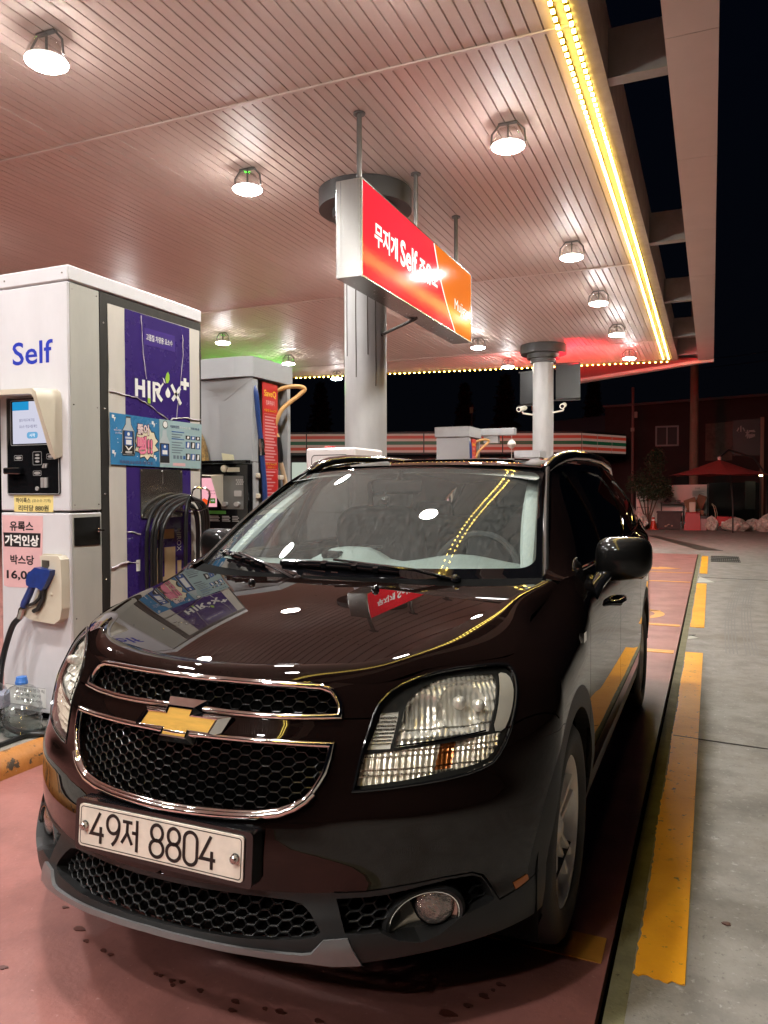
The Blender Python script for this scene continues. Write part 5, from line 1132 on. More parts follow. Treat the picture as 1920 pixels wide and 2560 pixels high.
# --- honeycomb grilles
def honeycomb(S, N, poly, px_, pz, d, wall=.0032, depth=.016, off=.02, skip=None):
    mb = MB(); x0, x1 = poly[:, 0].min(), poly[:, 0].max(); z0, z1 = poly[:, 1].min(), poly[:, 1].max()
    cs = []; c = 0; x = -math.ceil(-x0/px_)*px_ if x0 < 0 else x0
    nx = int((x1-x0)/px_)+3; nz = int((z1-z0)/pz)+3; cx0 = (x0+x1)/2+3.7e-4; cz0 = (z0+z1)/2+2.3e-4
    for i in range(-nx, nx+1):
        for j in range(-nz, nz+1):
            cs.append((cx0+i*px_, cz0+j*pz+(pz/2 if i % 2 else 0)))
    cs = np.array(cs); big = poly.mean(0)+(poly-poly.mean(0))*np.array([1.03, 1.06]); cs = cs[inpoly(cs, big)]
    if skip is not None: cs = cs[~inpoly(cs, skip)]
    hx = px_*2/3; hz = pz/2
    H = np.array([(hx, 0), (hx/2, hz), (-hx/2, hz), (-hx, 0), (-hx/2, -hz), (hx/2, -hz)])
    fx, fz = 1-wall/px_*1.1, 1-wall/pz*2
    for c in cs:
        o = c+H; i = c+H*np.array([fx, fz])
        PO = S(o[:, 0], o[:, 1]); PI = S(i[:, 0], i[:, 1]); n = N(o[:, 0], o[:, 1]); O = PO-n*off; I = PI-n*(off+.0015); B = PI-n*(off+depth)
        V = np.concatenate([O, I, B])
        fs = [(k, (k+1) % 6, 6+(k+1) % 6, 6+k) for k in range(6)]+[(6+k, 6+(k+1) % 6, 12+(k+1) % 6, 12+k) for k in range(6)]
        mb.add(V, fs)
    return mb
def XS(x, z):
    x = np.asarray(x, float); z = np.asarray(z, float); t = tinv(np.abs(x), z, 0); P = SW(t, z); return P*np.stack([np.where(x < 0, -1., 1.), np.ones_like(x), np.ones_like(x)], -1)
def XSn(x, z):
    x = np.asarray(x, float); t = np.maximum(tinv(np.abs(x), z, 0), 2.1e-3); n = SWn(t, z); return n*np.stack([np.where(x < 0, -1., 1.), np.ones_like(x), np.ones_like(x)], -1)
def toXZ(L): P = SS(L[:, 0], L[:, 1]); return np.stack([P[:, 0], P[:, 2]], -1)
for nm, lp, w_, h_, pz, off in (('upper_grille', UG, .017, .012, .026, .016), ('lower_grille', LG, .016, .012, .0245, .02), ('bumper_grille', OP, 0, 0, .0235, .03)):
    X = toXZ(lp); g = honeycomb(XS, XSn, X, .0285, pz, 0, off=off, wall=.0021 if w_ else .0024)
    go = g.build(nm, M_GRILLE if w_ else M_CLAD, CAR, smooth=0)
    bk = regions(offs(SS, SSn, .055), SSn, lp, [], arange(-.4, .4, .05), arange(.3, .95, .03), .03)[None]; bk.build('backing', M_VOID, go)
    if w_:
        loop = lp
        fr = sweep(MB(), SS, SSn, loop, rnd(w_, h_)); fr.build('chrome_frame', M_CHROME, go)
# heavy chrome lip under the lower grille
lip = np.array([(-.384, .664), (-.368, .645), (-.344, .628), (-.309, .614), (-.253, .606), (-.178, .602), (-.09, .601), (0, .600), (.09, .601), (.178, .602), (.253, .606), (.309, .614), (.344, .628), (.368, .645), (.384, .664)])
sweep(MB(), SS, SSn, XZ(lip), rnd(.022, .018), closed=False).build('chrome_lip', M_CHROME, CAR)

# --- gold cross emblem
EF = (np.array([0., 1.632, .803]), np.array([1., 0, 0]), unit([0, .33, .944]))
gold = [(-.113, -.017), (-.094, .017), (-.034, .017), (-.030, .034), (.043, .034), (.039, .017), (.122, .017), (.105, -.017), (.040, -.017), (.036, -.036), (-.038, -.036), (-.034, -.017)]
chro = [(-.148, -.023), (-.116, .029), (-.050, .030), (-.046, .062), (.072, .062), (.067, .030), (.157, .029), (.130, -.023), (.062, -.026), (.058, -.054), (-.060, -.054), (-.055, -.025)]
eo, ex, ey = EF; en = np.cross(ex, ey)
E3 = lambda L, d, k=1.0: [eo+ex*p[0]*k+ey*p[1]*k+en*d for p in L]
mid = [tuple(np.array(g)+(np.array(c)-np.array(g))*.22) for g, c in zip(gold, chro)]
em = MB(); V = E3(chro, -.03)+E3(chro, .004)+E3(mid, .022)+E3(gold, .021); n = 12
em.add(V, [(l*n+i, l*n+(i+1) % n, (l+1)*n+(i+1) % n, (l+1)*n+i) for l in range(3) for i in range(n)])
vol = sum(np.dot(np.array(V[f[0]])-eo, np.cross(np.array(V[f[1]])-eo, np.array(V[f[2]])-eo)) for f in em.f)
if True:
    em.f = [f[::-1] for f in em.f]
emo = em.build('emblem', M_CHROME, CAR, smooth=0)
MB().prism(gold[::-1], -.01, .0195, EF).build('emblem_face', M_GOLD, emo, smooth=0)

# --- number plate
PF = (np.array([0., 1.538, .524]), np.array([1., 0, 0]), unit([0, .074, .997]))
pl = MB().prism(rrect(-.26, .26, -.055, .055, .010), 0, .004, PF).build('number_plate', M_PLATE, CAR, smooth=0, label='cream number plate reading 49 and 8804 in dark figures')
MB().prism(rrect(-.278, .282, -.069, .066, .012), -.045, -.001, PF).build('plate_holder', M_BLACK, pl, smooth=0)
rimv = MB(); stroke_mesh(rimv, PF, [rrect(-.254, .254, -.049, .049, .008)+[rrect(-.254, .254, -.049, .049, .008)[0]]], .0022, .0048); 
def glyph(ch, x, w_=.044, h=.080):
    q = h/2; a = w_/2; S_ = []
    if ch == '4': S_ = [[(x+a*.50, -q), (x+a*.50, q*.10)], [(x+a*.35, q), (x-a, -q*.42), (x+a*1.02, -q*.42)]]
    if ch == '9': S_ = [arc2(x, q*.42, a*.92, q*.58, 0, 360, 26), arc2(x-a*1.05, q*.42, a*1.97, q*1.5, 0, -62, 12)]
    if ch == '8': S_ = [arc2(x, q*.50, a*.82, q*.50, 0, 360, 24), arc2(x, -q*.48, a*.96, q*.52, 0, 360, 24)]
    if ch == '0': S_ = [arc2(x, q-a*.9, a*.9, a*.9, 0, 180, 12)+arc2(x, -q+a*.9, a*.9, a*.9, 180, 360, 12)+[(x+a*.9, q-a*.9)]]
    if ch == '저': S_ = [[(x-a*1.15, q*.78), (x+a*.28, q*.78)], [(x-a*.42, q*.78), (x-a*.48, q*.05), (x-a*1.25, -q*.62)], [(x-a*.46, q*.12), (x+a*.30, -q*.62)], [(x+a*1.0, q*1.0), (x+a*1.0, -q*1.0)], [(x+a*.28, q*.16), (x+a*1.0, q*.16)]]
    return S_
gl = MB()
for ch, x in (('4', -.1955), ('9', -.143), ('저', -.086), ('8', .000), ('8', .053), ('0', .105), ('4', .158)):
    stroke_mesh(gl, PF, glyph(ch, x), .0088, .0052)
gl.join(rimv).build('plate_characters', M_PLATEINK, pl, smooth=0)
for s in (-1, 1):
    bo = MB(); c = PF[0]+np.array([.238*s, 0, 0]); nn = np.cross(PF[1], PF[2]); bo.lathe(c, nn, [(.013, 0), (.013, .005), (.010, .006), (.010, .016), (.006, .019), (0, .019)], 12)
    bo.build('plate_bolt', M_STEEL, pl)

# --- headlights
def headlight(sgn):
    fix = (lambda m: m) if sgn > 0 else (lambda m: m.mirror())
    cen = HL.mean(0)
    sc = lambda k: cen+(HL-cen)*k
    main = smoothloop([(.420, .762), (.426, .822), (.435, .858), (.453, .884), (.486, .908), (.530, .921), (.590, .924), (.668, .918), (.674, .898), (.652, .832), (.640, .782), (.523, .772)], 1, sharp=(0, 7, 10))
    small = np.array([(.366, .760), (.384, .842), (.421, .846), (.412, .760)])
    turn = smoothloop([(.353, .675), (.363, .748), (.45, .757), (.55, .766), (.676, .775), (.672, .748), (.655, .721), (.618, .703), (.504, .691), (.421, .681)], 1, sharp=(0, 1, 4))
    sider = smoothloop([(.686, .920), (.720, .912), (.724, .880), (.712, .845), (.699, .808), (.682, .776), (.648, .781), (.662, .84), (.682, .90)], 1)
    lens = regions(offs(SW, SWn, .001), SWn, HL, [], arange(.35, .73, .015), arange(.67, .93, .015), .012)[None]
    root = fix(regions(offs(SW, SWn, .016), SWn, HL, [('h', main), ('h', small), ('h', turn), ('h', sider)], arange(.35, .73, .02), arange(.67, .93, .02), .008)[None])
    for L in (main, small, turn, sider):
        q = returns(MB(), offs(SW, SWn, .016), SWn, L, .03, st=.01); root.join(fix(q))
    ho = root.build('headlight', mat('bezel_dark', (.035, .035, .034), rough=.25, coat=.5), CAR)
    fix(lens).build('lens', M_LENS, ho)
    rim = sweep(MB(), SW, SWn, HL, [(-.004, -.004), (-.003, .002), (.0, .003), (.003, .002), (.004, -.004)], st=.012); fix(rim).build('surround', M_BLACK, ho)
    # main bowl: two round wells with vertical flutes above and below
    def dmain(u, v):
        r1 = np.hypot((u-.572)/.062, (v-.848)/.058); r2 = np.hypot((u-.480)/.050, (v-.835)/.050)
        d = .018+.034*np.clip(1-r1*r1, 0, 1)**.6+.024*np.clip(1-r2*r2, 0, 1)**.6
        fl = np.abs(((u/.0135) % 1)-.5)*2; stp = (v/.026) % 1
        return d+.0034*fl+.0065*stp*(np.clip(np.minimum(r1, r2), .25, 1.1))
    Sm = offs(SW, SWn, dmain); Nm = lambda u, v: normals(Sm, u, v, 8e-4)
    mb = regions(Sm, Nm, main, [], arange(.42, .68, .0034), arange(.762, .925, .0036), .006)[None]; fix(mb).build('reflector', M_REFL, ho)
    def dturn(u, v):
        return .012+.005*np.abs(((u/.0125) % 1)-.5)*2+.006*((v/.0145) % 1)+.010*np.clip(1-((u-.555)/.05)**2, 0, 1)
    St = offs(SW, SWn, dturn); Nt = lambda u, v: normals(St, u, v, 8e-4)
    amb = np.array([(.512, .70), (.52, .764), (.56, .768), (.552, .70)])
    rg = regions(St, Nt, turn, [('a', amb)], arange(.35, .67, .0033), arange(.68, .78, .0033), .006)
    fix(rg[None]).build('indicator_reflector', mat('indicator_chrome', (.88, .82, .70), rough=.16, metal=.35), ho)
    fix(rg['a']).build('indicator_bulb', mat('amber_deep', (.42, .13, .025), rough=.22, metal=.5, coat=.6), ho)
    def ds(u, v): return .014+.007*((v/.0085) % 1)
    S2 = offs(SW, SWn, ds); N2 = lambda u, v: normals(S2, u, v, 8e-4)
    mb = regions(S2, N2, small, [], arange(.37, .42, .004), arange(.766, .84, .0022), .006)[None]; fix(mb).build('side_lamp', M_REFL, ho)
    mb = regions(offs(SW, SWn, .012), SWn, sider, [], arange(.65, .72, .01), arange(.78, .92, .01), .01)[None]; fix(mb).build('side_reflector', M_GREYREF, ho)
    for (u, v, r, d) in ((.562, .858, .019, .022), (.610, .847, .017, .018)):
        u_, v_ = np.array(u), np.array(v); p = SW(u_, v_)-SWn(u_, v_)*d; nn = SWn(u_, v_)
        b = MB().lathe(p-nn*.02, nn, [(r*.5, 0), (r*.9, .008), (r, .018), (r*.9, .028), (r*.55, .035), (0, .038)], 18)
        fix(b).build('bulb', M_REFL, ho)
    # bright edge under the main reflector
    e = np.array([(.424, .766), (.47, .7695), (.523, .774), (.58, .7795), (.63, .785)])
    fix(sweep(MB(), offs(SW, SWn, .014), SWn, e, [(-.002, -.002), (-.002, .002), (.002, .002), (.002, -.002)], closed=False)).build('light_strip', M_CHROME, ho)
headlight(1); headlight(-1)

# --- fog lamps in the cladding
def foglamp(sgn):
    fix = (lambda m: m) if sgn > 0 else (lambda m: m.mirror())
    back = regions(offs(SW, SWn, .075), SWn, FOG, [], arange(.33, .69, .03), arange(.3, .44, .02), .02)[None]
    fo = fix(back).build('fog_lamp_recess', M_VOID, CAR)
    X = np.stack([SW(FOG[:, 0], FOG[:, 1])[:, 0], FOG[:, 1]], -1)
    fix(honeycomb(XS, XSn, X, .030, .026, 0, off=.036, wall=.0024, skip=np.array([(.655+.115*math.cos(R(a))*.94+.02*math.sin(R(a)), .362+.068*math.sin(R(a))+.030*math.cos(R(a))) for a in range(0, 360, 15)]))).build('mesh', M_CLAD, fo, smooth=0)
    c = SW(np.array(.533), np.array(.337))+np.array([-.030, .030, 0]); n = unit(np.array([.48, -.87, .10])); u = unit(np.cross((0, 0, 1), n)); v = np.cross(n, u)
    # oval shield: tilted ellipse
    ca, sa = math.cos(R(20)), math.sin(R(20)); e1 = u*ca+v*sa; e2 = -u*sa+v*ca; A, B = .092, .061
    def ringpt(k, f, d, N_=40): a = 2*math.pi*k/N_; return c+e1*A*f*math.cos(a)+e2*B*f*math.sin(a)+n*d
    rg = MB(); N_ = 40; prof = [(1.22, -.05), (1.20, .008), (1.10, .018), (1.02, .014), (1.0, .004)]
    rg.add([ringpt(k, f, d) for f, d in prof for k in range(N_)], [(i*N_+k, i*N_+(k+1) % N_, (i+1)*N_+(k+1) % N_, (i+1)*N_+k) for i in range(len(prof)-1) for k in range(N_)])
    fix(rg).build('bezel', M_CLAD, fo)
    ch = MB(); prof = [(1.03, .012), (1.015, .017), (.985, .017), (.97, .010)]
    ch.add([ringpt(k, f, d) for f, d in prof for k in range(N_)], [(i*N_+k, i*N_+(k+1) % N_, (i+1)*N_+(k+1) % N_, (i+1)*N_+k) for i in range(len(prof)-1) for k in range(N_)])
    fix(ch).build('chrome_ring', M_CHROME, fo)
    sh = MB(); prof = [(1.0, .008), (.8, -.004), (.5, -.014), (.2, -.018), (0.01, -.018)]
    sh.add([ringpt(k, f, d) for f, d in prof for k in range(N_)], [(i*N_+k, i*N_+(k+1) % N_, (i+1)*N_+(k+1) % N_, (i+1)*N_+k) for i in range(len(prof)-1) for k in range(N_)])
    fix(sh).build('shield', mat('fog_shield', (.30, .28, .24), rough=.10, metal=.9), fo)
    lc = c+e1*.038+e2*.018-n*.004
    lm = MB().lathe(lc-n*.01, n, [(.050, 0), (.050, .016), (.046, .022), (.034, .027), (.018, .030), (0, .031)], 28); fix(lm).build('lamp', mat('fog_glass', (.42, .38, .35), rough=.12, metal=.75, coat=1., bump=.9, bscale=70, noise=.7, nscale=22), fo)
    fix(MB().lathe(lc-n*.012, n, [(.053, .0), (.055, .012), (.051, .018), (.050, .012)], 28)).build('lamp_seal', M_VOID, fo)
foglamp(1); foglamp(-1)

# --- windscreen, roof, pillars, side glass
def SWS(u, v):
    u = np.asarray(u, float); v = np.asarray(v, float); a = np.abs(u)
    xb, xt = .750*u, .612*u
    yb, yt = 2.455+.275*a**2.2, 3.235+.20*a**2.2; zb, zt = 1.093+0*u, 1.527-.022*a**2
    s = v; bul = .030*np.sin(np.pi*np.clip(v, 0, 1))
    return np.stack([xb+(xt-xb)*s, yb+(yt-yb)*s-.45*bul, zb+(zt-zb)*s+.75*bul], -1)
SWSn = lambda u, v: normals(SWS, u, v)
sq = lambda a, b, c, d: np.array([(a, c), (b, c), (b, d), (a, d)])
wsr = regions(SWS, SWSn, sq(-1, 1, 0, 1), [('glass', np.array(rrect(-.955, .955, .085, .97, .075, 7)))], arange(-1, 1, .05), arange(0, 1, .05), .04)
MB().join(wsr['glass']).build('windscreen', M_WS, CAR)
fri = MB().join(wsr[None]); fri.build('windscreen_frit', mat('frit_black', (.004, .004, .005), rough=.04, coat=1.), CAR)
def SR(x, y):
    x = np.asarray(x, float); y = np.asarray(y, float)
    zc_ = smt([3.2, 3.45, 3.8, 4.3, 4.9, 5.6, 6.02], [1.527, 1.557, 1.583, 1.602, 1.604, 1.575, 1.535])(y)
    return np.stack([x, y, zc_-.045*(np.abs(x)/.64)**2.6], -1)
SRn = lambda x, y: normals(SR, x, y)
ry = lambda x: 3.235+.20*(np.abs(x)/.612)**2.2
roofp = np.array([(x, float(ry(np.array(x)))) for x in np.linspace(-.612, .612, 30)]+[(.645, 3.8), (.655, 4.6), (.64, 5.5), (.60, 6.0), (-.60, 6.0), (-.64, 5.5), (-.655, 4.6), (-.645, 3.8)])
rf = regions(SR, SRn, roofp, [], arange(-.62, .62, .05), arange(3.25, 6, .06), .03)[None]
roof = rf.build('roof', M_PAINT, CAR)
# side of the greenhouse: y along, s up
ZB = lambda y: ZC(y)
XB = lambda y: WC(y)
def xzt(y):
    y = np.asarray(y, float)
    xt = smt([2.70, 3.42, 3.8, 4.6, 5.5, 6.02], [.752, .614, .645, .655, .640, .60])(y)
    zt = smt([2.70, 3.42, 3.6, 3.8, 4.3, 4.9, 5.6, 6.02], [1.100, 1.510, 1.532, 1.540, 1.557, 1.559, 1.530, 1.49])(y)
    return xt, zt
def SG(y, s):
    y = np.asarray(y, float); s = np.asarray(s, float); xt, zt = xzt(y); xb, zb = XB(y), ZB(y)
    zb = np.minimum(zb, zt-.003)
    b = .030*np.sin(np.pi*np.clip(s, 0, 1))*np.clip((y-2.75)/.5, 0, 1)
    return np.stack([xb+(xt-xb)*s+b, y, zb+(zt-zb)*s], -1)
SGn = lambda y, s: normals(SG, y, s)
outG = np.array([(2.705, 0.)]+[(y, 0.) for y in arange(2.8, 6.02, .2)]+[(y, 1.) for y in arange(6.02, 2.75, .1)]+[(2.705, 1.)])
def swin(zpts):  # (y,z) outline -> (y,s)
    out = []
    for y, z in zpts:
        xt, zt = xzt(np.array(y)); zb = float(ZB(y)); out.append((y, (z-zb)/(float(zt)-zb)))
    return np.array(out)
W1 = smoothloop(swin([(2.93, 1.118), (3.64, 1.122), (3.64, 1.505), (3.60, 1.508), (3.50, 1.478), (3.25, 1.33)]), 2, sharp=(0, 1))
W2 = smoothloop(swin([(3.74, 1.122), (4.70, 1.155), (4.74, 1.49), (4.2, 1.518), (3.74, 1.508)]), 2, sharp=(0,))
W3 = smoothloop(swin([(4.84, 1.165), (5.55, 1.255), (5.62, 1.32), (5.45, 1.455), (4.86, 1.488)]), 2)
sg = regions(SG, SGn, outG, [('w1', W1), ('w2', W2), ('w3', W3)], arange(2.72, 6.0, .06), arange(0, 1, .1), .03)
pil = MB().join(sg[None])
for L in (W1, W2, W3): returns(pil, SG, SGn, L, .012, st=.03)
for s in (1, -1):
    po = (pil if s > 0 else pil.mirror()).build('side_frame', M_PAINT, CAR)
    for k in ('w1', 'w2', 'w3'):
        g = MB().join(sg[k])
        g.v = [tuple(np.array(p)-np.array(n)*.006) for p, n in zip(g.v, g.n)]
        (g if s > 0 else g.mirror()).build('side_window', M_SIDEG, CAR)
    # bright moulding beside the windscreen and the waist moulding
    ml = MB(); p_ = [SWS(np.array(.985), np.array(v)) for v in np.linspace(.01, 1.0, 14)]
    ml.tube([p+np.array([.010, .012, .010]) for p in p_], .0115, 8)
    (ml if s > 0 else ml.mirror()).build('screen_moulding', mat('satin_dark', (.16, .155, .15), rough=.22, metal=.9), CAR)
    wl = MB(); p_ = [SG(np.array(y), np.array((float(ZB(y))+.012-float(ZB(y)))/(float(xzt(np.array(y))[1])-float(ZB(y))))) for y in np.linspace(2.86, 5.6, 30)]
    wl.tube([p+np.array([.006, 0, 0]) for p in p_], .0085, 8, flat=1.0)
    (wl if s > 0 else wl.mirror()).build('waist_moulding', mat('moulding_black', (.01, .01, .01), rough=.06, coat=1.), CAR)
    rl = MB(); rl.tube([(s*.603, 3.44, 1.508), (s*.612, 3.54, 1.541), (s*.622, 3.70, 1.570), (s*.63, 3.95, 1.592), (s*.634, 4.4, 1.606), (s*.632, 5.0, 1.606), (s*.622, 5.5, 1.582), (s*.605, 5.8, 1.53)], [.022, .028, .030, .030, .030, .030, .028, .02], 12, flat=1.0)
    rl.build('roof_rail', M_BLACK, CAR)
    # door mirrors: shaped shell on a stalk
    c = np.array([.968, 3.19, 1.142]); V = []; nu, nv = 28, 16; mm = MB()
    sp = lambda w_, e: math.copysign(abs(w_)**e, w_)
    for j in range(nv+1):
        ph = -math.pi/2+math.pi*j/nv
        for i in range(nu):
            th = 2*math.pi*i/nu; cx = sp(math.cos(ph), .48)*sp(math.cos(th), .52); cy_ = sp(math.cos(ph), .75)*sp(math.sin(th), .75); cz = sp(math.sin(ph), .62)
            x = .110*cx; z = .087*cz*(1-.08*cx)+.008*cx; y = .085*cy_*(1 if cy_ < 0 else .55)+.18*max(0, cx)*.09
            V.append((s*(c[0]+x), c[1]+y, c[2]+z))
    fs = [(j*nu+i, j*nu+(i+1) % nu, (j+1)*nu+(i+1) % nu, (j+1)*nu+i) for j in range(nv) for i in range(nu)]
    mm.add(V, fs if s > 0 else [f[::-1] for f in fs]); mo = mm.build('door_mirror', mat('mirror_shell', (.003, .0027, .0027), rough=.5, spec=.1, coat=.6, coatr=.03), CAR, smooth=60)
    st_ = MB(); st_.tube([(s*.852, 3.0, 1.00), (s*.872, 3.06, 1.045), (s*.905, 3.13, 1.085), (s*.945, 3.18, 1.12)], [.045, .040, .034, .03], 12, flat=.55); st_.build('stalk', M_BLACK, mo)
    MB().obox((s*.965, 3.245, 1.142), (1, 0, 0), (0, 1, 0), (0, 0, 1), .16, .006, .11).build('mirror_glass', M_CHROME, mo)
    MB().add([(s*.845, 2.74, 1.06), (s*.852, 2.93, 1.065), (s*.845, 2.93, 1.13), (s*.80, 2.80, 1.115)], [(0, 1, 2, 3) if s > 0 else (3, 2, 1, 0)]).build('mirror_sail', M_BLACK, mo)
# cowl and wipers
cow = MB(); xs = np.linspace(-.74, .74, 40); a = SP(xs, hr(xs)-.02)-np.array([0, 0, .022]); b = SWS(xs/.75, np.full(40, .02))
cow.add(np.concatenate([a, b]), [(i, i+1, 40+i+1, 40+i) for i in range(39)]); cow.build('cowl', M_VOID, CAR)
def wsp(u, v, d): u, v = np.array(float(u)), np.array(float(v)); return SWS(u, v)+SWSn(u, v)*d
def wiper(p0, elbow, b0, b1):
    mb = MB(); q = [wsp(*p0, .0), wsp(p0[0]*.7+elbow[0]*.3, p0[1]*.7+elbow[1]*.3, .03), wsp(*elbow, .032)]
    mb.tube(q, [.013, .010, .008], 8, flat=.6)
    L = [wsp(b0[0]+(b1[0]-b0[0])*k/12, b0[1]+(b1[1]-b0[1])*k/12, .012+.012*math.sin(math.pi*k/12)) for k in range(13)]
    mb.tube(L, .0075, 8, flat=1.6); mb.tube([wsp(b0[0]+(b1[0]-b0[0])*k/12, b0[1]+(b1[1]-b0[1])*k/12, .004) for k in range(13)], .004, 6)
    for k in (2, 5, 8, 10): mb.obox(np.array(L[k]), (1, 0, 0), (0, 1, .5), (0, -.5, 1), .02, .022, .02)
    mb.lathe(wsp(*p0, -.012), SWSn(np.array(float(p0[0])), np.array(float(p0[1]))), [(.019, 0), (.019, .02), (.012, .028), (0, .03)], 14)
    mb.build('wiper', M_BLACK, CAR)
wiper((.62, .015), (.02, .085), (-.30, .075), (.36, .050))
wiper((-.14, -.015), (-.62, .095), (-.86, .110), (-.40, .050))

# --- wheels
def wheel(x, y, s):
    o = np.array([s*.775, y, .335]); ax = np.array([s, 0, 0])
    ty = MB().lathe(o, ax, [(.226, -.10), (.262, -.112), (.305, -.112), (.325, -.098), (.3345, -.07), (.335, 0), (.3345, .075), (.328, .098), (.312, .112), (.285, .119), (.262, .117), (.258, .114), (.236, .110), (.226, .098), (.215, .07)], 64, caps=False)
    w_ = ty.build('wheel', M_RUBBER, CAR, smooth=40)
    rm = MB().lathe(o, ax, [(.215, -.09), (.205, .02), (.212, .085), (.222, .100), (.2285, .101), (.2285, .094), (.236, .094)], 64, caps=False)
    rm.lathe(o, ax, [(0.0, .088), (.022, .088), (.030, .082), (.055, .072), (.060, .03), (.0, .03)], 32)
    for k in range(5):
        a = 2*math.pi*k/5+.35; 
        for da in (-.13, .13):
            d0 = np.array([0, math.cos(a), math.sin(a)]); d1 = np.array([0, math.cos(a+da*1.25), math.sin(a+da*1.25)]); pr = np.cross(ax, d1)
            i0 = o+d0*.035+np.cross(ax, d0)*(da*.13)+ax*.072; i1 = o+d1*.215+ax*.088
            wd = .026; t = unit(i1-i0); q = unit(np.cross(ax, t))
            V = [i0-q*wd*.45-ax*.02, i0+q*wd*.45-ax*.02, i0+ax*.006, i1-q*wd*.55-ax*.024, i1+q*wd*.55-ax*.024, i1+ax*.004]
            V = [i0-q*wd*.5-ax*.02, i0-q*wd*.30, i0+q*wd*.30, i0+q*wd*.5-ax*.02, i1-q*wd*.6-ax*.03, i1-q*wd*.42, i1+q*wd*.42, i1+q*wd*.6-ax*.03]
            rm.add(V, [(0, 1, 5, 4), (1, 2, 6, 5), (2, 3, 7, 6), (0, 4, 7, 3)] if s > 0 else [(4, 5, 1, 0), (5, 6, 2, 1), (6, 7, 3, 2), (3, 7, 4, 0)])
    rm.build('rim', M_ALLOY, w_, smooth=30)
    MB().lathe(o, ax, [(.205, .0), (.0, .0)], 32).build('brake_back', M_VOID, w_)
    MB().lathe(o, ax, [(.15, .02), (.15, .03), (.05, .032), (0, .032)], 40).build('brake_disc', mat('brake_disc', (.2, .19, .18), rough=.3, metal=.9), w_)
for y in (2.437, 5.197):
    for s in (1, -1): wheel(0, y, s)
# --- inside and underneath
ub = MB(); ub.box(-.70, .70, 2.05, 6.0, .22, .30)
for y in (2.437, 5.197):
    for s in (1, -1):
        V = []; K = 25
        for k in range(K):
            a = R(-20+220*k/(K-1))
            for x in (.60, .872): V.append((s*x, y+.43*math.cos(a), .335+.43*math.sin(a)))
        ub.add(V+[(s*.60, y, .335)], [(2*k, 2*k+1, 2*k+3, 2*k+2) for k in range(K-1)]+[(2*k, 2*k+2, 2*K) for k in range(K-1)])
ub.box(-.62, .62, 1.90, 1.94, .26, .82)  # unseen black panel added to block light behind the grilles
ub.build('underbody', M_VOID, CAR, smooth=0)
rear = MB(); rear.add([(-.86, 6.06, .3), (.86, 6.06, .3), (.80, 6.12, 1.1), (-.80, 6.12, 1.1), (.60, 6.0, 1.535), (-.60, 6.0, 1.535)], [(0, 3, 2, 1), (3, 5, 4, 2)]); rear.build('tailgate', M_PAINT, CAR, smooth=0)
da = MB()
V = []; ny = 10; nx = 31
for j in range(ny):
    for i in range(nx):
        u = -1+2*i/(nx-1); y = 2.50+.60*j/(ny-1)+.22*abs(u)**2.2*(1-j/(ny-1)); x = .755*u
        b = .045*math.exp(-((x-.36)/.20)**2)*min(1, j/5)**1.5+.065*math.exp(-((x+.12)/.15)**4)*min(1, max(0, j-2)/4)**1.5
        z = 1.066+.045*math.sin(math.pi*min(1, j/7)/2)+b-(.0 if j < 8 else .09*(j-7))
        V.append((x, y, z))
da.add(V, [(j*nx+i, j*nx+i+1, (j+1)*nx+i+1, (j+1)*nx+i) for j in range(ny-1) for i in range(nx-1)]); dash = da.build('dashboard', M_DASH, CAR, smooth=60)
MB().cbox(-.20, -.12, 2.80, 2.86, 1.135, 1.165, .008).build('dash_sensor', M_BLACK, dash); MB().cbox(-.14, .0, 2.98, 3.0, 1.165, 1.182, .005).build('dash_vent', M_BLACK, dash)
stw = MB(); c = np.array([.37, 3.12, 1.06]); a1 = np.array([1., 0, 0]); a2 = unit([0, .42, .91])
stw.tube([c+(a1*math.cos(2*math.pi*k/40)+a2*math.sin(2*math.pi*k/40))*.185 for k in range(41)], .015, 8); stw.obox(c, a1, a2, np.cross(a1, a2), .18, .12, .03); stw.obox(c, a1, a2, np.cross(a1, a2), .36, .035, .02)
stw.build('steering_wheel', M_SEAT, CAR)
def pillow(mb, c, a, b, h, az):
    az = unit(az); ax = np.array([1., 0, 0]); ay = np.cross(az, ax); c = np.array(c); nu, nv = 24, 12; V = []
    e = lambda w_, k: math.copysign(abs(w_)**k, w_)
    for j in range(nv+1):
        ph = -math.pi/2+math.pi*j/nv
        for i in range(nu):
            th = 2*math.pi*i/nu; V.append(c+ax*a*e(math.cos(ph), .35)*e(math.cos(th), .35)+ay*b*e(math.cos(ph), .5)*e(math.sin(th), .6)+az*h*e(math.sin(ph), .4))
    mb.add(V, [(j*nu+i, j*nu+(i+1) % nu, (j+1)*nu+(i+1) % nu, (j+1)*nu+i) for j in range(nv) for i in range(nu)])
for x in (.37, -.37):
    se = MB()
    pillow(se, (x, 3.86, .98), .25, .09, .36, (0, -.24, .97)); pillow(se, (x, 3.60, .64), .26, .27, .10, (0, 0, 1)); pillow(se, (x, 3.95, 1.40), .13, .05, .085, (0, -.15, .98))
    se.build('seat', M_SEAT, CAR, smooth=180)
se = MB(); pillow(se, (0, 4.75, .92), .68, .09, .34, (0, -.24, .97))
for x in (-.42, 0, .42): pillow(se, (x, 4.84, 1.28), .12, .05, .07, (0, -.15, .98))
se.build('rear_bench', M_SEAT, CAR, smooth=180)
fl_ = MB().box(-.82, .82, 2.75, 5.95, .40, .42); fl_.build('cabin_floor', M_MATTE, CAR, smooth=0)
fw = MB().box(-.80, .80, 2.70, 2.74, .40, 1.05); fw.build('bulkhead', M_VOID, CAR, smooth=0)
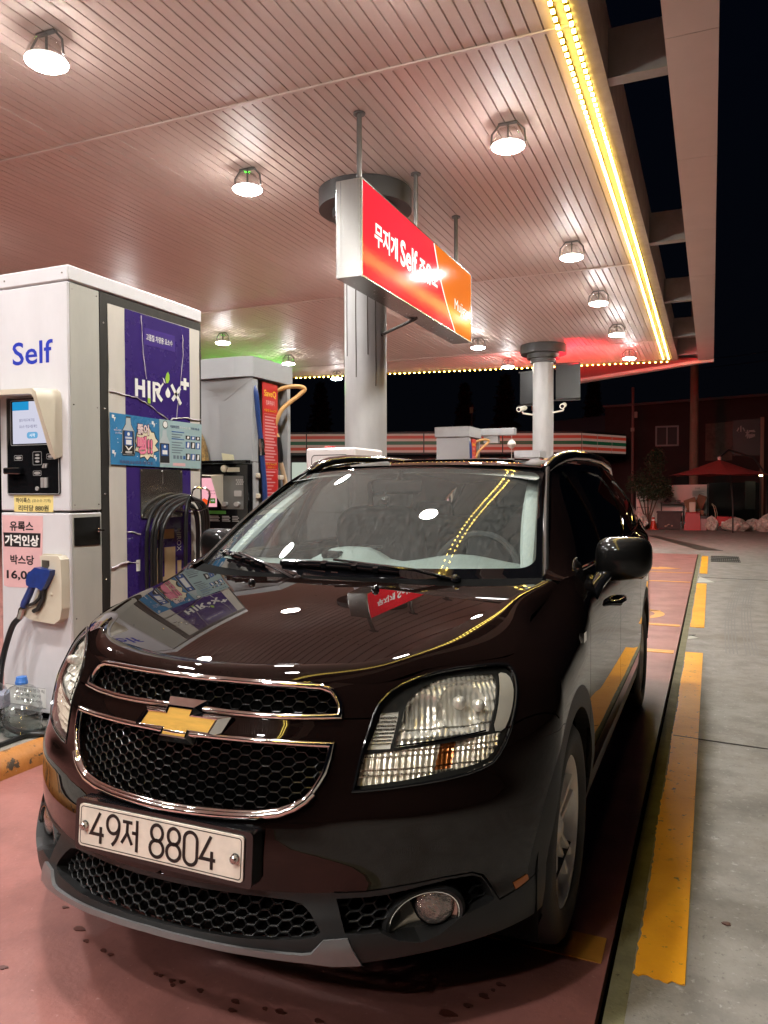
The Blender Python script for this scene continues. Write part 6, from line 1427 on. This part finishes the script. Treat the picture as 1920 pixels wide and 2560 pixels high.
# lining so that the cabin is closed inside, with door trims and pale pillar trims
ln = MB(); ly = np.linspace(3.25, 5.95, 14); lx = np.linspace(-.60, .60, 9)
P = np.array([SR(np.array(x), np.array(y))-np.array([0, 0, .035]) for y in ly for x in lx]); ln.add(P, [(j*9+i, (j+1)*9+i, (j+1)*9+i+1, j*9+i+1) for j in range(13) for i in range(8)])
ln.build('headlining', mat('headlining', (.30, .31, .30), rough=.9), CAR)
for s in (1, -1):
    tr = MB(); q = [SWS(np.array(.93*s), np.array(v))+np.array([-.02*s, .045, -.03]) for v in np.linspace(.02, .98, 10)]; tr.tube(q, [.022+.012*math.sin(math.pi*k/9) for k in range(10)], 8, flat=.6); tr.build('pillar_trim', M_TRIM, CAR)
    MB().box(s*.80, s*.815, 2.8, 5.8, .42, 1.08).build('door_trim', M_SEAT, CAR, smooth=0)
mr = MB(); mr.cbox(-.12, .12, 3.13, 3.16, 1.40, 1.465, .012); mr.tube([(0, 3.16, 1.45), (0, 3.20, 1.50)], .012, 8); mr.build('rear_view_mirror', M_BLACK, CAR)
dc = MB(); dc.cbox(-.075, .0, 3.05, 3.09, 1.345, 1.395, .006); dc.lathe((-.016, 3.05, 1.37), (0, -1, 0), [(.020, 0), (.020, .018), (.014, .022), (0, .022)], 20); dc.tube([(-.03, 3.07, 1.39), (-.03, 3.10, 1.44)], .006, 8); dc.build('dash_camera', M_BLACK, CAR)
# ================================================================ BACKGROUND
def at(px_, Y): pass
# --- convenience store with a striped sign band
st_ = thing('corner_store', (-9, 30, 0), 'low shop behind the pumps with a red and green striped sign band', 'shop')
A = np.array([-16.6, 25.8, 0]); B = np.array([-3.46, 31.0, 0]); Cc = np.array([-2.03, 33.5, 0]); 
M_BAND = mat('band_cream', (.30, .22, .18), rough=.4, emit=(.62, .42, .34), es=.20); M_BRED = mat('band_red', (.26, .035, .02), rough=.4, emit=(.62, .06, .03), es=.20); M_BGRN = mat('band_green', (.010, .06, .03), rough=.4, emit=(.02, .20, .08), es=.10)
M_BGAP = mat('band_gap', (.012, .012, .012), rough=.5)
def wallbox(P, Q, z0, z1, th, d=0.):
    t = unit(Q-P); n = np.array([t[1], -t[0], 0]); c = (P+Q)/2+n*(d-th/2); return MB().obox((c[0], c[1], (z0+z1)/2), t, -n, (0, 0, 1), np.linalg.norm(Q-P), th, z1-z0)
for P, Q, n_ in ((A, B, 9), (B, Cc, 3)):
    wallbox(P, Q, 2.88, 3.78, .5, -.012).build('sign_band_box', M_BGAP, st_, smooth=0)
    wallbox(P, Q, 0, 2.878, .3, -1.0).build('wall', mat('shop_wall', (.03, .03, .032), rough=.7), st_, smooth=0)
    for k in range(n_):
        p, q = P+(Q-P)*(k+.015)/n_, P+(Q-P)*(k+.985)/n_
        f = wallbox(p, q, 2.95, 3.70, .02, .002); fo = f.build('sign_panel', M_BAND, st_, smooth=0)
        for z0, z1, m in ((3.50, 3.62, M_BRED), (3.26, 3.40, M_BGRN), (3.04, 3.16, M_BRED)): wallbox(p, q, z0, z1, .006, .006).build('stripe', m, fo, smooth=0)
gA = A+(B-A)*.055; gB = A+(B-A)*.125
gs = wallbox(gA, gB, 2.98, 3.86, .08, .25); gso = gs.build('green_sign', mat('green_sign', (.03, .10, .02), rough=.4, emit=(.05, .16, .03), es=.28), st_, smooth=0)
tq = unit(B-A); mb = MB(); put_text(mb, '도시락', gA+np.array([tq[1], -tq[0], 0])*.252, tq, np.array([0, 0, 1.]), .2, .75, 3.05, 3.22, d=.003); 
fq = (gA+np.array([tq[1], -tq[0], 0])*.253, tq, np.array([0, 0, 1.])); q = rrect(.2, .72, 3.34, 3.74, .05); stroke_mesh(mb, fq, [q+[q[0]], [(.2, 3.54), (.72, 3.54)], [(.46, 3.54), (.46, 3.74)], [(.56, 3.34), (.66, 3.52)]], .03, .0); mb.build('sign_writing', mat('green_pale', (.25, .35, .15), rough=.5, emit=(.3, .45, .2), es=.25), gso, smooth=0)
M_SHOPW = mat('shop_window', (.05, .06, .06), rough=.2, emit=(.75, .85, .72), es=.55)
for k in range(1, 6):
    p, q = A+(B-A)*(.05+.06*k), A+(B-A)*(.10+.06*k); w_ = wallbox(p, q, .5, 2.6, .02, -.98); w_.build('lit_window', M_SHOPW if k < 3 else mat('shop_window_dim', (.02, .02, .02), rough=.15, emit=(.5, .55, .5), es=.05), st_, smooth=0)
mb = MB()
for z in (.8, 1.15, 1.5, 1.85, 2.2): mb.join(wallbox(A+(B-A)*.112, A+(B-A)*.135, z, z+.18, .03, -.94))
mb.build('shelf_goods', mat('goods', (.6, .4, .3), rough=.5, noise=.9, nscale=14, col2=(.5, .03, .02)), st_, smooth=0)
for s_, t_q in ((.90, .96), (.965, .99)): wallbox(A+(B-A)*s_, A+(B-A)*t_q, .4, 2.55, .02, -.97).build('window', mat('dark_pane', (.02, .022, .024), rough=.08, coat=.5), st_, smooth=0)
wallbox(A+(B-A)*.985, A+(B-A)*1.0, .2, 2.6, .05, -.9).build('door_post', mat('post_pale', (.20, .14, .12), rough=.5), st_, smooth=0)
# --- dark restaurant building on the right
rb = thing('restaurant_building', (2, 37, 0), 'dark red walled building at the far right with a window and a black sign', 'building')
FB = (np.array([0, 36., 0]), np.array([1., 0, 0]), np.array([0., 0, 1]))
M_DW = mat('dark_red_wall', (.034, .014, .013), rough=.8, noise=.2, nscale=2)
MB().prism([(-3.2, 0), (4.2, 0), (4.2, 5.42), (-3.2, 5.18)], -6, 0, FB).build('wall', M_DW, rb, smooth=0)
MB().prism([(-6.0, 0), (-3.201, 0), (-3.201, 4.9), (-6.0, 4.7)], -6, -.6, FB).build('wall', mat('dark_blue_wall', (.018, .02, .03), rough=.8), rb, smooth=0)
MB().prism([(-3.3, 5.185), (4.25, 5.425), (4.25, 5.51), (-3.3, 5.27)], -6.1, .12, FB).build('roof_edge', mat('roof_edge', (.08, .07, .065), rough=.6), rb, smooth=0)
wi = MB().prism([(-1.0, 3.40), (-.09, 3.40), (-.09, 4.24), (-1.0, 4.24)], 0, .03, FB).build('window', mat('window_dark', (.006, .006, .007), rough=.6), rb, smooth=0)
mb = MB()
for a, b, c, d in ((-1.03, -.96, 3.37, 4.27), (-.13, -.06, 3.37, 4.27), (-.57, -.52, 3.44, 4.20), (-.96, -.13, 3.37, 3.44), (-.96, -.13, 4.20, 4.27)): mb.prism([(a, c), (b, c), (b, d), (a, d)], .02, .06, FB)
mb.build('frame', mat('window_frame', (.20, .18, .17), rough=.5), wi, smooth=0)
MB().prism([(1.02, 2.7), (2.09, 2.7), (2.09, 4.36), (1.02, 4.30)], 0, .03, FB).build('picture_panel', mat('picture_panel', (.13, .075, .06), rough=.7, noise=.75, nscale=3.5, noff=.36), rb, smooth=0)
bs = MB().prism([(2.10, 2.9), (3.24, 2.9), (3.24, 4.46), (2.10, 4.40)], 0, .05, FB).build('black_sign', mat('sign_black', (.006, .006, .007), rough=.4), rb, smooth=0)
mb = MB(); put_text(mb, '小', *FB, 2.24, 2.58, 3.86, 4.16, d=.055, bold=.03); put_text(mb, '橋', *FB, 2.58, 2.98, 3.62, 3.98, d=.055, bold=.03); mb.build('sign_writing', mat('sign_chalk', (.40, .38, .35), rough=.6), bs, smooth=0)
MB().prism([(3.16, 0), (3.30, 0), (3.30, 4.5), (3.16, 4.5)], 0, .14, FB).build('corner_post', mat('post_tan', (.24, .13, .08), rough=.5), rb, smooth=0)
MB().prism([(.9, 0), (3.15, 0), (3.15, 1.75), (.9, 1.75)], -.02, .01, FB).build('shop_front', mat('front_dark', (.010, .012, .012), rough=.12), rb, smooth=0)
MB().prism([(2.6, .6), (3.0, .6), (3.0, 1.8), (2.6, 1.8)], .01, .02, FB).build('green_pane', mat('green_pane', (.02, .05, .04), rough=.2), rb, smooth=0)
ll = thing('wall_lamp', (3.05, 33.2, 1.95), 'small lit wall lamp at the right edge under the umbrella rim', 'lamp')
MB().cbox(2.99, 3.11, 33.1, 33.22, 1.96, 2.08, .01).build('shade', emis('small_lamp', (1., .75, .35), 14.), ll, smooth=0); MB().box(2.98, 3.12, 33.09, 33.23, 2.081, 2.10).box(3.02, 3.08, 33.13, 33.19, 0, 1.959).build('post', M_BRKT, ll, smooth=0)
# --- notice hoarding, umbrella, poles
ho2 = thing('notice_hoarding', (.5, 30.5, 0), 'pale pink lit notice board standing under the red umbrella', 'notice board')
FH = (np.array([0, 30.5, 0]), np.array([1., 0, 0]), np.array([0., 0, 1]))
MB().prism([(-1.35, .12), (1.13, .12), (1.13, 1.63), (-1.35, 1.60)], -.06, 0, FH).build('board', mat('board_pale', (.85, .76, .68), rough=.6, noise=.15, nscale=1.0), ho2, smooth=0)
mb = MB(); put_text(mb, '안내문', *FH, .72, .90, 1.46, 1.52, d=.004)
for k in range(12): z = 1.38-.035*k-(.05 if k > 5 else 0); mb.prism([(.64, z), (1.04-.06*((k*5) % 3), z), (1.04-.06*((k*5) % 3), z+.012), (.64, z+.012)], .001, .004, FH)
mb.build('board_writing', mat('board_ink', (.12, .08, .06), rough=.6), ho2, smooth=0)
MB().prism([(1.131, 0), (1.20, 0), (1.20, 1.66), (1.131, 1.66)], -.08, .02, FH).build('board_post', M_BRKT, ho2, smooth=0)
um = thing('garden_umbrella', (1.95, 28.0, 0), 'large dark red umbrella standing before the restaurant', 'umbrella')
V = [(1.52, 27.6, 2.43)]; nU = 8
rim_ = []
for k in range(nU):
    a = 2*math.pi*k/nU+.2; rim_.append((1.52+1.6*math.cos(a), 27.6+1.5*math.sin(a), 1.90))
cm = MB(); c0 = np.array(V[0]); 
for k in range(nU):
    p, q = np.array(rim_[k]), np.array(rim_[(k+1) % nU]); m_ = (p+q)/2+np.array([0, 0, .035])
    h1, h2 = c0*.45+p*.55+np.array([0, 0, -.03]), c0*.45+q*.55+np.array([0, 0, -.03])
    cm.add([c0, h1, h2, p, q, m_], [(0, 1, 2), (1, 3, 5), (1, 5, 2), (2, 5, 4)])
cm.build('canopy_cloth', mat('umbrella_red', (.24, .028, .024), rough=.8), um, smooth=0)
MB().tube([(1.52, 27.6, 2.42), (1.52, 27.6, 2.52)], .06, 10).build('finial', mat('finial_pale', (.55, .40, .36), rough=.5), um)
MB().tube([(1.95, 27.9, 0), (1.95, 27.9, .9), (1.85, 27.8, 2.0), (1.52, 27.6, 2.40)], .025, 8).tube([(1.52, 27.6, 2.5), (1.8, 28.2, 2.78), (2.6, 28.6, 2.5), (3.0, 28.8, 1.9), (3.02, 28.8, 0)], .035, 8).build('arm', M_BRKT, um)
solo(MB().lathe((.66, 31.2, 0), (0, 0, 1), [(.17, 0), (.13, 9.5)], 18), 'utility_pole', mat('pole_concrete', (.20, .125, .085), rough=.8, noise=.2, nscale=3), (.66, 31.2, 0), 'thick concrete pole in front of the dark red building', 'utility pole')
tp_ = thing('street_pole', (-1.72, 33, 0), 'thin pole with a small box rising above the shop corner', 'pole')
MB().lathe((-1.72, 33, 0), (0, 0, 1), [(.05, 0), (.05, 5.65), (.03, 5.66)], 10).build('shaft', mat('pole_red', (.16, .07, .06), rough=.6), tp_); MB().cbox(-1.66, -1.54, 32.92, 33.05, 4.4, 4.65, .01).box(-1.80, -1.66, 32.95, 33.04, 3.85, 4.0).build('junction_box', mat('box_grey', (.25, .17, .14), rough=.6), tp_, smooth=0)
for k, (x, z) in enumerate(((-16.2, 5.1), (-9.8, 5.2), (-6.9, 5.3))):
    t_p = thing('street_pole', (x, 36+k, 0), ['short post with a pale reflector left of the first column', 'short post with a pale reflector between the two dark conifers', 'short post with a pale reflector before the third conifer'][k], 'pole', 'dim posts behind the shop')
    MB().lathe((x, 36+k, 0), (0, 0, 1), [(.06, 0), (.06, z+.5)], 8).build('shaft', mat('post_dim', (.03, .028, .028), rough=.7), t_p); MB().cbox(x-.09, x+.09, 35.9+k, 36+k-.06, z+.1, z+.4, .01).build('reflector', mat('post_reflector', (.45, .36, .22), rough=.5), t_p, smooth=0)
wr_ = MB()
for y0, z0, z1 in ((33, 6.6, 7.9), (33.2, 6.3, 7.6)): wr_.tube([(.7+8*k/20, y0, z0+(z1-z0)*k/20-.3*math.sin(math.pi*k/20)) for k in range(21)], .012, 4)
wv = solo(wr_, 'overhead_wire', M_HOSE, (.7, 33, 6.6), 'pair of thin overhead wires leading off to the right edge', 'wire')
# --- vegetation
def leafmesh(pts, size, rs2, droop=0.):
    V = []; F_ = []
    for p in pts:
        s_ = size*rs2.uniform(.6, 1.3); a = unit([rs2.gauss(0, 1), rs2.gauss(0, 1), rs2.gauss(0, .6)-droop]); b = unit(np.cross(a, [rs2.gauss(0, 1), rs2.gauss(0, 1), rs2.gauss(0, 1)])); p = np.array(p)
        k = len(V); V += [p, p+a*s_*.5+b*s_*.22, p+a*s_, p+a*s_*.5-b*s_*.22]; F_.append((k, k+1, k+2, k+3))
    return MB().add(V, F_)
def conifer(x, y, h, w_, label, seed):
    rs2 = random.Random(seed); t = thing('conifer_tree', (x, y, 0), label, 'tree', 'dark conifers behind the shop')
    MB().tube([(x, y, 0), (x, y, h*.9)], [.18, .03], 8).build('trunk', mat('bark_dark', (.03, .022, .016), rough=.9), t)
    pts = []
    while len(pts) < 2600:
        f = rs2.random()**.8; r = w_*(1-f)**.75*(.55+.45*f if f < .3 else 1)*math.sqrt(rs2.random()); a = rs2.random()*6.283
        r *= 1+.25*math.sin(a*3+f*14+seed)
        pts.append((x+r*math.cos(a), y+r*math.sin(a), h*(.12+.88*f)))
    leafmesh(pts, .38, rs2, -.6).build('crown', mat('conifer_leaf', (.020, .022, .016), rough=.9), t, smooth=0)
conifer(-24.2, 48, 8.9, 1.5, 'dark conifer left of the first column', 1); conifer(-13.6, 48, 8.2, 1.25, 'small dark conifer right of the first column', 2)
conifer(-10.9, 48, 8.6, 1.5, 'broad dark conifer left of the far column', 3); conifer(-5.4, 48, 8.0, 1.1, 'dim conifer right of the far column', 4)
rs3 = random.Random(9); tr = thing('leafy_tree', (-.85, 29.6, 0), 'bushy dark green tree beside the pink notice board', 'tree')
tk = MB()
for a in range(5):
    dx = -.25+.13*a; tk.tube([(-.87+dx*.1, 29.6, 0), (-.87+dx*.4, 29.6, .45), (-.87+dx*1.1, 29.6+.1*(a % 2), 1.0), (-.85+dx*1.9, 29.6+.2*(a % 3-1), 1.7)], [.035, .03, .022, .010], 7)
tk.build('trunk', mat('bark_pale', (.16, .10, .07), rough=.9), tr)
pts = []
for cx, cy_, cz, rx, rz in ((-.95, 29.6, 1.75, .62, .48), (-.62, 29.5, 2.35, .40, .55), (-1.25, 29.7, 1.6, .45, .35), (-.45, 29.5, 1.65, .45, .35), (-.8, 29.4, 1.25, .45, .25), (-.55, 29.6, 2.7, .25, .28), (-.3, 29.5, 1.35, .3, .22)):
    for _ in range(620):
        d = unit([rs3.gauss(0, 1), rs3.gauss(0, 1), rs3.gauss(0, 1)]); q = rs3.random()**.4; pts.append((cx+d[0]*rx*q, cy_+d[1]*rx*q, cz+d[2]*rz*q))
leafmesh(pts, .10, rs3).build('crown', mat('tree_leaf', (.035, .055, .022), rough=.6, noise=.5, nscale=4), tr, smooth=0)
# --- clutter along the far edge
def bagmesh(x, y, w_, h, seed):
    rs2 = random.Random(seed); V = []; nu, nv = 22, 12
    ph = [rs2.uniform(0, 6.28) for _ in range(6)]
    for j in range(nv+1):
        f = j/nv
        for i in range(nu):
            a = 2*math.pi*i/nu; r = (math.sin(math.pi*min(1, f*.93+.10))**.6)*(1+.12*math.sin(3*a+ph[0]+f*4)+.09*math.sin(7*a+ph[1]-f*6)+.07*math.sin(11*a+ph[2]+f*9)+rs2.uniform(-.06, .06))
            V.append((x+w_/2*r*math.cos(a), y+w_/2*.8*r*math.sin(a), h*(f+.06*math.sin(5*a+ph[3])+rs2.uniform(-.03, .03)*(f > .1)) if j else 0.005))
    return MB().add(V, [(j*nu+i, j*nu+(i+1) % nu, (j+1)*nu+(i+1) % nu, (j+1)*nu+i) for j in range(nv) for i in range(nu)]+[tuple(nv*nu+i for i in range(nu))])
def bag(x, y, w_, h, m, label, seed): return solo(bagmesh(x, y, w_, h, seed), 'rubbish_bag', m, (x, y, 0), label, 'rubbish bag', 'bags of rubbish along the far edge', smooth=0)
M_BAGC = mat('bag_clear', (.80, .70, .60), rough=.3, noise=.75, nscale=13, bump=1., bscale=16); M_BAGO = mat('bag_orange', (.55, .24, .05), rough=.4, noise=.3, nscale=4, bump=.6, bscale=6)
bag(-1.62, 28.9, .62, .66, M_BAGO, 'orange rubbish bag beside the car at the far edge', 1); bag(-1.17, 28.8, .66, .66, M_BAGC, 'clear bag of white rubbish right of the orange bag', 2)
bag(1.30, 29.2, .42, .50, M_BAGC, 'clear bag with a pale stick beside the pink carton', 3); bag(2.06, 28.9, .82, .46, M_BAGC, 'wide clear bag in front of the red crate', 4); bag(2.62, 29.3, .60, .42, M_BAGC, 'clear bag right of the red crate, second from the right edge', 5); bag(3.10, 28.8, .75, .62, M_BAGC, 'clear bag cut by the right edge of the picture', 6)
co = thing('traffic_cone', (-.64, 29.2, 0), 'red traffic cone with white bands by the rubbish', 'traffic cone')
MB().cbox(-.82, -.46, 29.02, 29.38, 0, .03, .01).lathe((-.64, 29.2, .03), (0, 0, 1), [(.13, 0), (.085, .24), (.055, .38), (.035, .47), (.02, .48)], 18).build('body', mat('cone_red', (.55, .05, .02), rough=.4), co)
MB().lathe((-.64, 29.2, .03), (0, 0, 1), [(.078, .29), (.068, .345)], 18).lathe((-.64, 29.2, .03), (0, 0, 1), [(.048, .42), (.038, .475), (.0, .49)], 18).build('white_band', mat('cone_white', (.75, .70, .65), rough=.4), co)
solo(MB().cbox(-.52, .30, 29.3, 29.9, 0, .60, .02).box(-.54, .32, 29.28, 29.92, .601, .66), 'storage_trunk', mat('trunk_brown', (.05, .028, .025), rough=.6, noise=.3, nscale=6), (-.1, 29.6, 0), 'dark brown storage trunk behind the traffic cone', 'trunk', smooth=0)
solo(bagmesh(-.18, 29.6, .75, .30, 12).add([], []), 'cloth_heap', mat('cloth_orange', (.40, .17, .06), rough=.7, noise=.6, nscale=5, col2=(.32, .27, .22)), (-.18, 29.6, .66), 'orange and pale cloths heaped on the brown trunk', 'cloths', smooth=180).location.z = .66
tb_ = thing('side_table', (.02, 30.1, 0), 'small table with dishes behind the brown trunk', 'table'); MB().box(-.45, .40, 29.95, 30.3, .93, .97).build('table_top', M_BRKT, tb_, smooth=0)
for x in (-.42, .36): MB().box(x-.02, x+.02, 30.1, 30.14, 0, .929).build('leg', M_BRKT, tb_, smooth=0)
solo(MB().lathe((-.20, 30.1, .97), (0, 0, 1), [(.0, 0), (.12, 0), (.14, .06), (.08, .10), (.02, .16), (0, .16)], 14), 'lidded_pot', M_STEEL, (-.2, 30.1, .97), 'lidded metal pot on the small table', 'pot')
solo(MB().lathe((.12, 30.1, .97), (0, 0, 1), [(.06, 0), (.075, .10), (.07, .10)], 14).lathe((.20, 30.08, .97), (0, 0, 1), [(.04, 0), (.05, .09)], 12), 'metal_cup', M_STEEL, (.15, 30.1, .97), 'pair of metal cups on the small table', 'cup')
rc = thing('red_box', (.68, 29.2, 0), 'upright red plastic box with sloping sides among the rubbish', 'box'); MB().obox((.68, 29.25, .30), (1, 0, 0), (0, 1, 0), (0, 0, 1), .56, .42, .60, taper=.86).build('body', mat('box_red', (.42, .02, .02), rough=.35), rc, smooth=0); MB().cbox(.44, .92, 29.05, 29.45, .601, .64, .01).build('lid', mat('box_red', (.42, .02, .02)), rc, smooth=0)
solo(MB().cbox(.56, .78, 29.15, 29.35, .641, 1.0, .02), 'white_canister', mat('canister_white', (.55, .48, .38), rough=.4), (.67, 29.25, .64), 'pale canister standing on the upright red box', 'canister', smooth=0)
cbx = MB().obox((.62, 29.75, .90), (.93, 0, .36), (0, 1, 0), (-.36, 0, .93), .40, .3, .45).obox((.92, 29.8, 1.0), (.90, 0, -.34), (0, 1, 0), (.36, 0, .90), .30, .04, .5).obox((.75, 29.75, .35), (1, 0, 0), (0, 1, 0), (0, 0, 1), .6, .3, .7)
solo(cbx, 'cardboard_box', mat('cardboard', (.26, .15, .08), rough=.8, noise=.2, nscale=5), (.75, 29.75, 0), 'open cardboard boxes leaning behind the red box', 'cardboard box', smooth=0)
cr_ = thing('pink_carton', (1.02, 29.2, 0), 'small pink and dark carton beside the upright red box', 'carton'); MB().cbox(.93, 1.14, 29.1, 29.3, 0, .42, .008).build('body', mat('carton_pink', (.45, .28, .27), rough=.6, noise=.3, nscale=14), cr_, smooth=0); MB().cbox(.93, 1.14, 29.1, 29.3, .421, .52, .008).build('lid', M_BRKT, cr_, smooth=0)
rcr = thing('red_crate', (1.72, 29.35, 0), 'low red crate behind the wide clear bag', 'crate'); MB().cbox(1.46, 1.86, 29.2, 29.6, .16, .50, .015).cbox(1.87, 2.1, 29.2, 29.6, .16, .48, .015).build('body', mat('crate_red', (.45, .02, .02), rough=.35), rcr, smooth=0); MB().box(1.48, 2.08, 29.22, 29.58, 0, .159).build('base', M_BRKT, rcr, smooth=0); MB().box(1.62, 1.74, 29.195, 29.199, .24, .32).build('pale_tag', M_WINK, rcr, smooth=0)
solo(MB().tube([(1.40, 29.3, .05), (1.42, 29.3, .6), (1.36, 29.3, .85), (1.30, 29.3, .92)], .015, 6).tube([(1.46, 29.3, .05), (1.48, 29.3, .6), (1.42, 29.3, .84), (1.30, 29.3, .95)], .012, 6), 'bent_stick', mat('stick_pale', (.42, .33, .22), rough=.7), (1.42, 29.3, 0), 'pale bent sticks standing between the bags', 'stick')
dmb = thing('exercise_post', (.36, 29.1, 0), 'thin post with two grey weights between the trunk and the red box', 'post'); MB().tube([(.36, 29.1, 0), (.36, 29.1, .85)], .012, 6).build('rod', M_STEEL, dmb); MB().lathe((.31, 29.08, 0), (0, 0, 1), [(.04, 0), (.04, .05), (.02, .07), (.02, .22), (.04, .24), (.04, .30)], 10).lathe((.42, 29.08, 0), (0, 0, 1), [(.04, 0), (.04, .05), (.02, .07), (.02, .22), (.04, .24), (.04, .30)], 10).build('weights', M_STEEL, dmb)
rk = thing('wire_rack', (-1.0, 29.4, 0), 'metal rack between the clear bag and the cone', 'rack'); mb = MB()
for x in (-1.22, -.82): mb.tube([(x, 29.4, 0), (x, 29.4, .82)], .012, 6)
for z in (.3, .55, .80): mb.tube([(-1.22, 29.4, z), (-.82, 29.4, z)], .010, 6)
mb.build('frame', M_BRKT, rk)
